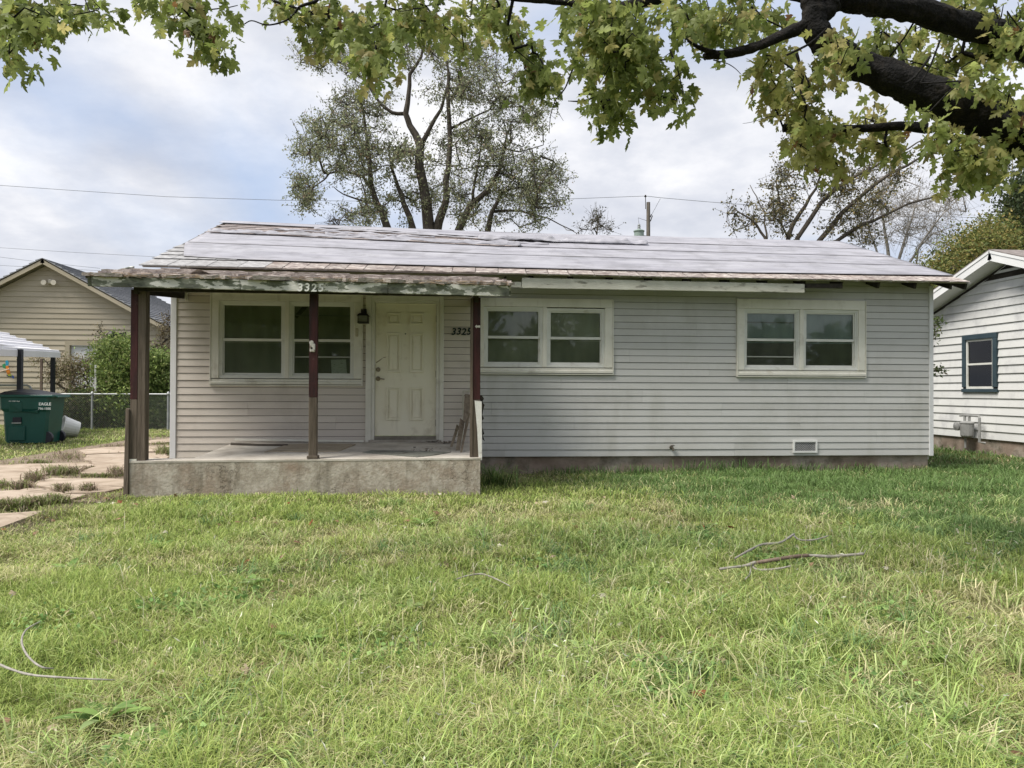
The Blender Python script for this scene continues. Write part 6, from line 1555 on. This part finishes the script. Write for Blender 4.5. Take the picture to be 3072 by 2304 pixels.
    # the rest of the crown, above and to the right of the view, shades the lawn
    for k in range(60):
        c = np.array([rg.uniform(4.5, 10.5), rg.uniform(-9.5, -3.8), rg.uniform(4.2, 8.5)])
        (u, v), z = pix(c)
        if z > 0.5 and -100 < u < 3200 and v > -160: continue
        n = 24; C.append(c + rg.normal(0, 0.28, (n, 3))); hue_y.append(np.full(n, .25)); tg.append(c[None] + rg.normal(0, .25, (4, 3)))
    C = np.concatenate(C); Y = np.concatenate(hue_y); tg = np.concatenate(tg)
    E, nodes = skeleton([(np.array(p), r) for p, r in stems], tg, r_tip=0.0028, wiggle=0.10, seg=0.16, power=.40, rmax=.03, up=0.3)
    V, T = edges_mesh(E)
    tag(np_mesh('twigs', V, T, M_bark_dark, t), kind='stuff')
    n = len(C)
    A = rg.normal(0, .55, (n, 3)); A[:, 2] -= 0.85; U = rg.normal(0, 1, (n, 3)); U[:, 1] -= .8; U[:, 2] += .5
    size = rg.uniform(.050, .112, n); curl = rg.uniform(.0, 1.0, n) ** 1.5
    g = np.array([(0.225, 0.27, 0.075), (0.165, 0.21, 0.055), (0.30, 0.345, 0.11)]); y = np.array([(0.42, 0.42, 0.14), (0.36, 0.365, 0.115), (0.44, 0.39, 0.16)])
    isy = rg.random(n) < Y
    cols = np.where(isy[:, None], y[rg.integers(0, 3, n)], g[rg.integers(0, 3, n)]) * rg.uniform(.75, 1.25, (n, 1))
    isb = rg.random(n) < .012; cols[isb] = (0.22, 0.12, 0.05)
    (uv, z) = pix(C)
    vis = (uv[:, 0] > 10) & (uv[:, 0] < 3062) & (uv[:, 1] > 5) & (z > 0.5)
    order = np.argsort(np.where(vis, z / size, 1e9))
    # spread the single leaves over the whole visible crown: the largest in each strip
    single = set()
    for b in range(12):
        m = [i for i in order if vis[i] and b * 256 <= uv[i, 0] < (b + 1) * 256][:25]
        single.update(m)
    for i in order:
        if len(single) >= 296: break
        single.add(int(i))
    single = np.array(sorted(single)); rest = np.setdiff1d(np.arange(n), single)
    VV = maple_leaf_verts(C, A, U, size, curl)
    m_ = len(LEAF_P)
    lm = leaf_mat('maple_leaf', 0.58, rough=0.5, spec=0.3)
    crown = np_mesh('crown', VV[rest].reshape(-1, 3), (np.arange(len(rest))[:, None, None] * m_ + LEAF_T[None]).reshape(-1, 3), lm, t, cols=np.repeat(cols[rest], m_, axis=0))
    tag(crown, kind='stuff')
    # shared leaf meshes in a few pigments and curls
    protos = []
    pg = np.random.default_rng(5)
    for k in range(12):
        v = maple_leaf_verts(np.zeros((1, 3)), np.array([[0, 0, -1.0]]), np.array([[0, -1.0, 0.0]]), np.array([1.0]), np.array([.05 + .085 * k]))[0]
        me_o = np_mesh('leaf', v, LEAF_T, lm, None, cols=np.repeat([(g[k % 3] if k < 7 else y[k % 3]) * (0.8 + .4 * pg.random())], m_, axis=0))
        protos.append(me_o.data); bpy.data.objects.remove(me_o)
    for i in single:
        k = int(rg.integers(7, 12)) if isy[i] and rg.random() < .8 else int(rg.integers(0, 7))
        o = bpy.data.objects.new('leaf', protos[k]); COL.objects.link(o); o.parent = crown
        a = unit(A[i]); s = unit(np.cross(U[i], a)); u = np.cross(a, s)
        # proto axes: A=-Z, S=cross(U,A), U=-Y
        pa, pu = np.array([0, 0, -1.0]), np.array([0, -1.0, 0]); ps = np.cross(pu, pa)
        Rm = np.outer(a, pa) + np.outer(s, ps) + np.outer(u, pu)
        M4 = Matrix.Identity(4)
        for r in range(3):
            for c in range(3): M4[r][c] = Rm[r, c] * size[i]
            M4[r][3] = C[i, r] - gb[r]
        o.matrix_local = M4
build_maple()

# ------------------------------------------------------------------ lawn
def lawn_mask(x, y):
    """True where grass can grow"""
    ok = ~((x > WX0 - .03) & (x < WX1 + .03) & (y > -0.01) & (y < 7.1))
    ok &= ~((x > -3.17) & (x < 1.05) & (y > PY - 0.012) & (y < 0.1))
    ok &= ~((x > 11.95) & (y > -1.6) & (y < 7.2))
    return ok
def grass_colours(x, y, n, rg):
    patch = fbm(x, y, 0.55, 200, 3); fine = fbm(x, y, 2.6, 210, 2)
    straw = np.clip((patch - 0.50) * 4.5 + (fine - .5) * 2.2 + 0.33, 0.03, .95)
    # trampled tan area right of the porch, lush band along the right of the house with tree shade painted into its dark greens
    tan = np.exp(-(((x - 2.2) / 1.9) ** 2 + ((y + 3.9) / 1.1) ** 2)); tan2 = np.exp(-(((x - 1.1) / .75) ** 2 + ((y + 7.9) / .9) ** 2)) + .8 * np.exp(-(((x - .2) / 1.2) ** 2 + ((y + 5.2) / .45) ** 2)) + .7 * np.exp(-(((x - 3.0) / .8) ** 2 + ((y + 6.6) / .5) ** 2)); straw = np.clip(straw + .45 * tan + .5 * tan2, 0, .95)
    lush_shade = np.clip((x - 1.6) / 1.6, 0, 1) * np.clip((y + 3.1 + (x - 2.9) * 1.0 + (fine - .5) * 1.6) / 1.2, 0, 1)
    lushL = np.clip((-x - .2) / 2.0, 0, 1) * .55
    straw = straw * (1 - .85 * lush_shade) * (1 - .5 * lushL)
    green = np.array([(0.33, 0.42, 0.105), (0.40, 0.485, 0.13), (0.23, 0.33, 0.08), (0.47, 0.53, 0.19)])
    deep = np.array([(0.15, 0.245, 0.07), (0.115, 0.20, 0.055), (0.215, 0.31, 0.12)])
    tanc = np.array([(0.55, 0.51, 0.26), (0.46, 0.45, 0.20), (0.66, 0.60, 0.37), (0.40, 0.41, 0.16)])
    c = green[rg.integers(0, 4, n)]
    c = np.where((rg.random(n) < lush_shade)[:, None], deep[rg.integers(0, 3, n)], c)
    c = np.where((rg.random(n) < straw * .80)[:, None], tanc[rg.integers(0, 4, n)], c)
    return c * np.clip(rg.normal(1, .16, (n, 1)), .55, 1.5), straw, lush_shade
def blades(x, y, h, w, lean, cols, rg, zoff=0.0, seg3=True):
    n = len(x); z = ground_z(x, y) + zoff
    a = rg.random(n) * 2 * math.pi; d = np.stack([np.cos(a), np.sin(a), np.zeros(n)], 1)
    # blade width faces mostly across the lean
    s = np.stack([-d[:, 1], d[:, 0], np.zeros(n)], 1)
    tw = rg.normal(0, .5, (n, 1)); s = unit(s + d * tw)
    P0 = np.stack([x, y, z - .01], 1)
    up = np.array([0, 0, 1.0])
    H = h[:, None]; Ln = lean[:, None]; Wd = w[:, None] / 2
    P1 = P0 + up * H * .45 + d * H * Ln * .22
    P2 = P0 + up * H * (.80 - .12 * Ln) + d * H * Ln * .62
    P3 = P0 + up * H * (1.0 - .42 * Ln) + d * H * Ln * 1.12
    V = np.stack([P0 - s * Wd, P0 + s * Wd, P1 - s * Wd * .95, P1 + s * Wd * .95, P2 - s * Wd * .65, P2 + s * Wd * .65, P3], 1).reshape(-1, 3)
    b = np.arange(n)[:, None] * 7
    T = np.concatenate([b + np.array([[i, j, k]]) for i, j, k in ((0, 1, 3), (0, 3, 2), (2, 3, 5), (2, 5, 4), (4, 5, 6))])
    shade = np.array([.55, .55, .85, .85, 1.0, 1.0, 1.12])           # pale growth toward the tips, older sheath at the base
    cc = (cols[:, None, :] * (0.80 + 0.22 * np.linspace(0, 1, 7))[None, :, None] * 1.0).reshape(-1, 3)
    return V, T, cc
M_grass = leaf_mat('grass_blade', 0.30, rough=0.55, spec=0.2)
def build_lawn():
    rg = np.random.default_rng(33)
    Vs, Ts, Cs = [], [], []; off = 0
    def add(V, T, C):
        nonlocal off
        Vs.append(V); Ts.append(T + off); Cs.append(C); off += len(V)
    def zone(d0, d1, dens, wid, hs, side=False):
        # points on the ground between two distances, inside the view plus a margin at the sides
        area = 0.5 * (d1 ** 2 - d0 ** 2) * (2 * 0.74)
        n = int(area * dens)
        d = np.sqrt(rg.random(n) * (d1 ** 2 - d0 ** 2) + d0 ** 2); t = (rg.random(n) * 2 - 1) * 0.78
        if side: t = np.sign(t) * (0.78 + np.abs(t) * 0.75)
        x = CAM[0] + d * (CF[0] + CR[0] * t); y = CAM[1] + d * (CF[1] + CR[1] * t)
        k = lawn_mask(x, y)
        drive = np.zeros(n, bool)
        for P in DRIVE_W: drive |= in_poly(x, y, P)
        bed = (x < -3.2 + 0.0 * y) & (x > -7.3) & (y > -4.4) & (y < 9.0)
        # the drive's own strip is nearly bare apart from its cracks
        p_keep = np.where(bed, np.where(drive, 0.0, 0.22), 1.0)
        lawn_edge = in_poly(x, y, LAWN_LEFT)
        p_keep = np.where(lawn_edge & ~drive, 1.0, p_keep)
        bare = np.exp(-(((x - 8.9) / .8) ** 2 + ((y + .9) / .35) ** 2)) + np.exp(-(((x - 1.5) / .35) ** 2 + ((y + 1.5) / .5) ** 2)) * .9 + np.exp(-(((x - .6) / 1.0) ** 2 + ((y + 2.3) / .14) ** 2)) * .7
        p_keep = p_keep * np.clip(1 - bare * .85, 0, 1)
        k &= rg.random(n) < p_keep
        x, y = x[k], y[k]; n = len(x)
        c, straw, lush_shade = grass_colours(x, y, n, rg)
        clump = fbm(x, y, 1.7, 230, 3)
        h = hs * (0.35 + 1.35 * clump) * rg.uniform(.55, 1.25, n) * (1 + .35 * lush_shade) * (1 - .18 * straw)
        thin = fbm(x, y, 3.1, 240, 2)
        h *= np.where(thin < .33, .55, 1.0)
        inbed = (x < -3.2) & (x > -7.3) & (y > -4.4)
        c = np.where((inbed & (rg.random(n) < .5))[:, None], np.array([[0.24, 0.19, 0.13]]), c)
        lean = np.clip(rg.normal(.75, .38, n) + .35 * (straw > .6), .1, 1.7)
        h = np.where(straw > .75, h * .75, h)
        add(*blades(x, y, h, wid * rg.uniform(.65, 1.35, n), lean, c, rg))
    zone(2.0, 3.6, 8000, 0.0036, 0.135)
    zone(3.6, 5.5, 5600, 0.0042, 0.120)
    zone(5.5, 8.0, 3300, 0.0054, 0.100)
    zone(8.0, 13.0, 1500, 0.0076, 0.085)
    zone(13.0, 27.0, 170, 0.016, 0.085)
    # the lawn goes on to both sides of the view
    zone(0.6, 3.6, 2300, 0.0070, 0.120, True)
    zone(3.6, 8.0, 1300, 0.0085, 0.105, True)
    zone(8.0, 13.0, 420, 0.0130, 0.085, True)
    # coarse shaggy clumps, thicker toward the viewer and to the right
    for k in range(760):
        d = 2.2 + 6.3 * rg.random() ** 1.4; t = np.clip(rg.normal(.18, .42), -.76, .76)
        cx = CAM[0] + d * (CF[0] + CR[0] * t); cy = CAM[1] + d * (CF[1] + CR[1] * t)
        if not lawn_mask(np.array([cx]), np.array([cy]))[0] or cx < -3.2: continue
        m = int(rg.uniform(18, 60)); sp = rg.uniform(.03, .10)
        kind = rg.random()
        pal = [(0.36, 0.47, 0.15), (0.27, 0.38, 0.11), (0.45, 0.52, 0.22)] if kind < .6 else ([(0.62, 0.57, 0.34), (0.52, 0.50, 0.26)] if kind < .85 else [(0.15, 0.25, 0.09), (0.20, 0.31, 0.12)])
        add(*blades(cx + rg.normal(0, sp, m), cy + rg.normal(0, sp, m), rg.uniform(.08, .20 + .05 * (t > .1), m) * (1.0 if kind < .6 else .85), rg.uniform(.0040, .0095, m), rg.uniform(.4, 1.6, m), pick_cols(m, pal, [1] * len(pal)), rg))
    # creeping clover-like patches
    for k in range(26):
        d = rg.uniform(2.5, 7.0); t = rg.uniform(-.72, .72); cx = CAM[0] + d * (CF[0] + CR[0] * t); cy = CAM[1] + d * (CF[1] + CR[1] * t)
        if not lawn_mask(np.array([cx]), np.array([cy]))[0] or cx < -3.2: continue
        m = 90; x = cx + rg.normal(0, .13, m); y = cy + rg.normal(0, .13, m)
        Cc = np.stack([x, y, ground_z(x, y) + rg.uniform(.03, .10, m)], 1); A = rg.normal(0, 1, (m, 3)); A[:, 2] *= .35
        sz = rg.uniform(.6, 1.3, m)
        add(*leaf_cloud(Cc, A, .034 * sz, .026 * sz, pick_cols(m, [(0.20, 0.33, 0.10), (0.28, 0.40, 0.14), (0.15, 0.26, 0.08)], [1, 1, 1])))
    V = np.concatenate(Vs); T = np.concatenate(Ts); C = np.concatenate(Cs)
    print('grass tris', len(T))
    tag(np_mesh('grass', V, T, M_grass, cols=C), 'uneven green and straw-coloured lawn grass', None, kind='stuff')
    # taller seed stalks, mostly in the near right of the lawn
    n = 1700
    d = rg.uniform(2.3, 7.0, n) ; t = np.clip(rg.normal(.18, .38, n), -.75, .75)
    x = CAM[0] + d * (CF[0] + CR[0] * t); y = CAM[1] + d * (CF[1] + CR[1] * t); k = lawn_mask(x, y); x, y, d = x[k], y[k], d[k]; n = len(x)
    c = pick_cols(n, [(0.56, 0.52, 0.30), (0.62, 0.60, 0.42), (0.42, 0.44, 0.20)], [3, 2, 3])
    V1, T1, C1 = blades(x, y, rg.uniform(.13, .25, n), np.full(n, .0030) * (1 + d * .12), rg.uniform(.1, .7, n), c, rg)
    tips = V1.reshape(-1, 7, 3)[:, 6]; below = V1.reshape(-1, 7, 3)[:, 4]
    m = rg.random(n) < .30
    V2, T2, C2 = leaf_cloud(tips[m] - (tips[m] - below[m]) * .3, (tips[m] - below[m]) + rg.normal(0, .008, (m.sum(), 3)), rg.uniform(.025, .05, m.sum()), rg.uniform(.005, .010, m.sum()), pick_cols(m.sum(), [(0.60, 0.60, 0.48), (0.48, 0.45, 0.30)], [1, 1]))
    tag(np_mesh('grass_seed_heads', np.concatenate([V1, V2]), np.concatenate([T1, T2 + len(V1)]), M_grass, cols=np.concatenate([C1, C2])), 'pale seed stalks standing above the lawn', None, kind='stuff')
    # fallen leaves and scraps caught in the grass
    n = 330
    d = rg.uniform(2.5, 9.0, n); t = rg.uniform(-.72, .72, n)
    x = CAM[0] + d * (CF[0] + CR[0] * t); y = CAM[1] + d * (CF[1] + CR[1] * t); k = lawn_mask(x, y); x, y = x[k], y[k]; n = len(x)
    Cc = np.stack([x, y, ground_z(x, y) + rg.uniform(.03, .075, n)], 1)
    A = rg.normal(0, 1, (n, 3)); A[:, 2] *= .3; U = rg.normal(0, .45, (n, 3)); U[:, 2] += 1
    VV = maple_leaf_verts(Cc, A, U, rg.uniform(.025, .075, n), rg.uniform(.3, 1.1, n))
    cc = pick_cols(n, [(0.22, 0.13, 0.075), (0.38, 0.30, 0.20), (0.52, 0.48, 0.38), (0.24, 0.075, 0.03)], [4, 3, 2, .8])
    tag(np_mesh('fallen_leaves', VV.reshape(-1, 3), (np.arange(n)[:, None, None] * len(LEAF_P) + LEAF_T[None]).reshape(-1, 3), leaf_mat('litter', .1), cols=np.repeat(cc, len(LEAF_P), axis=0)), 'scattered dead leaves lying in the lawn', None, kind='stuff')
    # dry crabgrass tufts rooted in the drive cracks
    Vs, Ts, Cs = [], [], []; off = 0
    for px, py, rx, ry, nn, hh in ((62, 1465, 34, 5, 260, .13), (100, 1441, 26, 6, 300, .15), (170, 1421, 45, 7, 420, .15), (215, 1419, 30, 5, 220, .13), (290, 1430, 60, 3, 260, .07), (350, 1424, 25, 9, 240, .14), (188, 1475, 26, 5, 260, .13), (262, 1475, 22, 5, 220, .13),
                                   (255, 1404, 22, 3, 120, .05), (110, 1389, 45, 3, 220, .08), (200, 1372, 55, 12, 420, .07), (30, 1526, 45, 5, 420, .13), (110, 1518, 40, 7, 420, .13), (170, 1509, 30, 6, 300, .12), (490, 1362, 22, 7, 320, .20), (360, 1340, 60, 4, 200, .08), (490, 1333, 40, 3, 160, .08), (10, 1460, 20, 6, 160, .10)):
        c = np.array([on_z(px + rg.normal(0, .5) * rx, py + rg.normal(0, .5) * ry, .02) for _ in range(nn)])
        dry = rg.random(nn) < (.25 if px in (490, 290, 30, 110, 170, 10) else .72)
        col = np.where(dry[:, None], pick_cols(nn, [(0.27, 0.20, 0.15), (0.36, 0.29, 0.21), (0.20, 0.15, 0.11)], [1, 1, 1]), pick_cols(nn, [(0.15, 0.20, 0.05), (0.20, 0.21, 0.08)], [1, 1]))
        V, T, C = blades(c[:, 0], c[:, 1], rg.uniform(.4, 1.2, nn) * hh, rg.uniform(.006, .012, nn), rg.uniform(.3, 1.4, nn), col, rg, zoff=.03)
        Vs.append(V); Ts.append(T + off); Cs.append(C); off += len(V)
    tag(np_mesh('crack_weeds', np.concatenate(Vs), np.concatenate(Ts), M_grass, cols=np.concatenate(Cs)), 'dry weeds growing in the driveway cracks', None, kind='stuff')
LAWN_LEFT = np.array([on_z(*p, 0.0)[:2] for p in ((-200, 1630), (0, 1584), (48, 1566), (101, 1547), (150, 1526), (192, 1506), (240, 1492), (324, 1477), (372, 1466), (420, 1462), (420, 1700), (-200, 1900))])
build_lawn()

# tall tufts along the foundation and porch corner
TUFTS = []
def tuft(px, py, Y, n, hgt, wid, pal, label, name='grass_tuft', spread=.12, lean=(.3, 1.3)):
    rg = np.random.default_rng(int(px))
    c = on_y(px, py, Y); x = c[0] + rg.normal(0, spread, n); y = c[1] + rg.normal(0, .05, n)
    V, T, C = blades(x, y, rg.uniform(.45, 1.1, n) * hgt, rg.uniform(.6, 1.3, n) * wid, rg.uniform(*lean, n), pick_cols(n, pal, [1] * len(pal)), rg)
    TUFTS.append((V, T, C))
GP = [(0.11, 0.20, 0.06), (0.16, 0.26, 0.08), (0.08, 0.15, 0.045)]
tuft(1492, 1475, -1.55, 160, .42, .011, [(0.14, 0.22, 0.07), (0.10, 0.17, 0.05), (0.22, 0.26, 0.10)], 'long arching grass tuft at the right corner of the porch wall', spread=.14)
for px_, lab in ((1720, 'grass tuft at the foundation below the middle window'), (1905, 'dark grass tuft at the foundation left of the outside tap'), (2100, 'taller dark grass clump at the foundation between tap and vent'),
                 (2230, 'leafy grass clump at the foundation left of the vent'), (2420, 'grass tuft at the foundation below the vent'), (2600, 'grass tuft near the right end of the foundation')):
    tuft(px_, 1420, -0.14, 130, .20 if px_ not in (2100, 2230) else .27, .009, GP, lab, spread=.26, lean=(.1, .9))

def join_tufts():
    V = np.concatenate([a for a, _, _ in TUFTS]); C = np.concatenate([c for _, _, c in TUFTS]); o = 0; T = []
    for a, t, _ in TUFTS: T.append(t + o); o += len(a)
    tag(np_mesh('foundation_grass', V, np.concatenate(T), M_grass, cols=C), 'long unmown grass along the foot of the house', None, kind='stuff')
join_tufts()
# broad-leaved weeds
def weed(px, py, n, size, label, pal=((0.24, 0.36, 0.10), (0.18, 0.29, 0.08), (0.32, 0.42, 0.17))):
    rg = np.random.default_rng(int(px * 3 + py)); c = on_z(px, py, -.08); c[2] = float(ground_z(c[0], c[1]))
    t = thing('broadleaf_weed', label, 'weed', tuple(c), 'broad-leaved weeds in the lawn')
    for k in range(n):
        a = 2 * math.pi * k / n + rg.normal(0, .25); L = size * rg.uniform(.7, 1.15); Wd = L * rg.uniform(.26, .36); el = rg.uniform(.25, .9)
        d = np.array([math.cos(a), math.sin(a), 0]); s = np.array([-math.sin(a), math.cos(a), 0])
        V = []; cs = []
        col = np.array(pal[rg.integers(0, len(pal))]) * rg.uniform(.85, 1.2)
        prof = [(0, .10), (.15, .45), (.4, 1.0), (.65, .85), (.85, .45), (1.0, .04)]
        for u, w in prof:
            p = c + d * L * u * math.cos(el * (1 - u * .4)) + np.array([0, 0, .02 + L * (math.sin(el) * u - .55 * u * u * math.sin(el) * .8)])
            V += [p - s * Wd * .5 * w + np.array([0, 0, .012 * w]), p, p + s * Wd * .5 * w + np.array([0, 0, .012 * w])]
        T = []
        for i in range(len(prof) - 1):
            b = i * 3
            T += [(b, b + 1, b + 4), (b, b + 4, b + 3), (b + 1, b + 2, b + 5), (b + 1, b + 5, b + 4)]
        np_mesh('leaf', V, T, M_leaf, t, cols=np.tile(col, (len(V), 1)))
for a in ((905, 1925, 9, .17, 'bright broad-leaved weed left of centre in the lawn, below the porch'), (320, 2130, 10, .19, 'large broad-leaved weed low at the left edge of the lawn'), (430, 2215, 8, .16, 'broad-leaved weed at the bottom left, nearest the frame edge'),
          (610, 2150, 7, .15, 'dark broad-leaved weed beside the largest weed at lower left'), (1270, 1590, 7, .17, 'pale broad-leaved weed in front of the porch wall'), (210, 1715, 6, .15, 'small light weed in the lawn near the driveway'),
          (480, 1660, 7, .16, 'small weed in the lawn before the left end of the porch'), (2370, 1960, 8, .14, 'broad-leaved weed in the lawn below the fallen branches'), (2800, 1960, 7, .14, 'light broad-leaved weed in the lawn at middle right'),
          (2560, 2140, 7, .13, 'weed with round leaves low in the right half of the lawn'), (2960, 2240, 9, .16, 'broad-leaved weed in the bottom right corner of the lawn'), (1230, 1830, 7, .13, 'pale green weed in the middle of the lawn'), (1090, 2240, 7, .14, 'pale weed at the bottom edge left of centre'),
          (2140, 1470, 6, .2, 'leafy weed at the house foot below the bare siding'), (1740, 1930, 6, .12, 'small weed just right of the lawn centre'), (2200, 2230, 8, .13, 'weed at the bottom edge below the fallen branches'), (2700, 2060, 8, .12, 'weed between the two light weeds at lower right'), (2450, 1840, 6, .13, 'small weed just below the thick fallen branch'), (2040, 2080, 7, .11, 'weed low in the lawn under the middle window'), (760, 1760, 7, .13, 'weed in the left lawn straight below the left window'), (620, 1960, 6, .12, 'little weed left of the bright weed at mid left'), (1450, 1640, 6, .14, 'weed in the lawn by the right end of the porch wall'), (1900, 1620, 6, .13, 'weed in the tan grass below the middle window'), (2880, 1760, 7, .13, 'weed in the green grass at the right, level with the thick branch')):
    weed(*a)

# fallen branches and bent dry stems on the lawn
def stick(name, label, P, rad, m, lift, group):
    pts = []; rs = []
    for i, (x, y) in enumerate(P):
        q = on_z(x, y, -0.07 + lift[i]); pts.append(q); rs.append(rad[i])
    Q = []; R_ = []
    n = len(pts)
    for i in range(n - 1):
        p0, p1, p2, p3 = pts[max(i - 1, 0)], pts[i], pts[i + 1], pts[min(i + 2, n - 1)]
        for s in range(4):
            u = s / 4
            Q.append(0.5 * ((2 * p1) + (-p0 + p2) * u + (2 * p0 - 5 * p1 + 4 * p2 - p3) * u * u + (-p0 + 3 * p1 - 3 * p2 + p3) * u ** 3)); R_.append((rad[i] + (rad[i + 1] - rad[i]) * u) * random.uniform(.9, 1.1))
    Q.append(pts[-1]); R_.append(rad[-1])
    return Q, R_
M_stick = mat('dry_stick', [(0.3, (0.22, 0.20, 0.17)), (0.7, (0.42, 0.395, 0.35))], scale=9, stretch=(2, 8, 8), bump=0.4, rough=0.9)
M_stickred = mat('brown_stick', [(0.3, (0.11, 0.075, 0.055)), (0.7, (0.26, 0.195, 0.15))], scale=9, bump=0.4, rough=0.85)
def branch(label, main, forks, mm=M_stick):
    c = on_z(main[0][len(main[0]) // 2][0], main[0][len(main[0]) // 2][1], -.05)
    t = thing('fallen_branch', label, 'branch', tuple(c), 'fallen branches on the lawn')
    for k, (P, rad, lift, m) in enumerate([main] + forks):
        Q, R_ = stick('', '', P, rad, None, lift, None)
        MB().tube(Q, R_, 7).build('stem' if k == 0 else 'side_twig', m, t, smooth=True)
branch('thick brown and grey fallen branch lying across the right of the lawn',
       ([(2262, 1689), (2320, 1680), (2380, 1670), (2425, 1666)], [.013, .0145, .0145, .013], [.09, .11, .12, .12], M_stickred),
       [([(2423, 1666), (2460, 1668), (2500, 1669), (2560, 1664), (2590, 1661)], [.0128, .0125, .012, .0105, .0115], [.12, .12, .12, .13, .15], M_stick), ([(2160, 1707), (2200, 1702), (2240, 1696), (2266, 1686)], [.009, .010, .011, .010], [.10, .10, .10, .12], M_stick), ([(2258, 1690), (2262, 1705), (2290, 1710), (2335, 1706), (2372, 1698)], [.010, .009, .009, .008, .005], [.10, .08, .08, .09, .12], M_stick),
        ([(2252, 1700), (2250, 1720), (2236, 1738)], [.007, .006, .004], [.08, .08, .08], M_stick)])
branch('slender grey forked fallen branch lying behind the thick brown one',
       ([(2205, 1675), (2240, 1655), (2285, 1634), (2330, 1630), (2352, 1622), (2382, 1602)], [.007, .009, .011, .010, .009, .010], [.11, .13, .13, .13, .14, .17], M_stick),
       [([(2381, 1606), (2395, 1618), (2420, 1621), (2450, 1618), (2486, 1607)], [.008, .0075, .007, .0065, .005], [.15, .13, .13, .14, .17], M_stick)])
branch('short bleached fallen twig in the middle of the lawn', ([(1370, 1737), (1400, 1728), (1445, 1722), (1490, 1738), (1530, 1758)], [.004, .006, .007, .006, .003], [.09, .09, .09, .08, .08], M_stick), [])
branch('long pale dry stem lying at the left edge of the lawn', ([(-40, 1975), (20, 2003), (90, 2024), (180, 2032), (290, 2038), (345, 2040)], [.006, .006, .005, .0045, .004, .002], [.12, .12, .12, .12, .12, .10], M_stick), [])
branch('curved pale dry stem arching at the left of the lawn', ([(120, 1865), (80, 1888), (65, 1920), (75, 1955), (100, 1985), (130, 2003), (160, 2005)], [.003, .004, .005, .005, .005, .0045, .003], [.12, .14, .15, .14, .13, .12, .10], M_stick), [])

# ------------------------------------------------------------------ street and added trees that block the low sky, behind the viewer
def build_street_side():
    rg = np.random.default_rng(77)
    st = MB().prism([(-120, -27, -0.32), (120, -27, -0.32), (120, -19.5, -0.32), (-120, -19.5, -0.32)], (0, 0, 0.09)).build('street', mat('asphalt', [(0.3, (0.04, 0.04, 0.042)), (0.7, (0.065, 0.065, 0.066))], scale=6, bump=0.3, rough=0.9))
    tag(st, 'asphalt street in front of the lawn', None, kind='structure')
    C = []
    x = -60.0
    while x < 60:
        h = rg.uniform(6, 9); r = rg.uniform(2.6, 4.0); yy = rg.uniform(-56, -48)
        q = unit(rg.normal(0, 1, (700, 3))) * rg.uniform(.55, 1.0, (700, 1)) * np.array([r, r * .8, h * .42]) + np.array([x, yy, h * .56]); C.append(q)
        x += rg.uniform(3.6, 5.4)
    C = np.concatenate(C); C[:, 2] = np.maximum(C[:, 2], .2)
    V, T, cc = leaf_cloud(C, RNG.normal(0, 1, C.shape), rg.uniform(.7, 1.2, len(C)), rg.uniform(.5, .8, len(C)), pick_cols(len(C), [(0.10, 0.125, 0.05), (0.14, 0.14, 0.065), (0.075, 0.10, 0.04)], [1, 1, 1]))
    tag(np_mesh('sky_blocking_treeline', V, T, M_leaf, cols=cc), 'unseen row of trees added behind the viewer to block low sky', None, kind='stuff')  # added out of view to block low sky and dim window reflections
build_street_side()

# ------------------------------------------------------------------ tidy up
for o in list(bpy.data.objects):
    if '_b' in o: del o['_b']
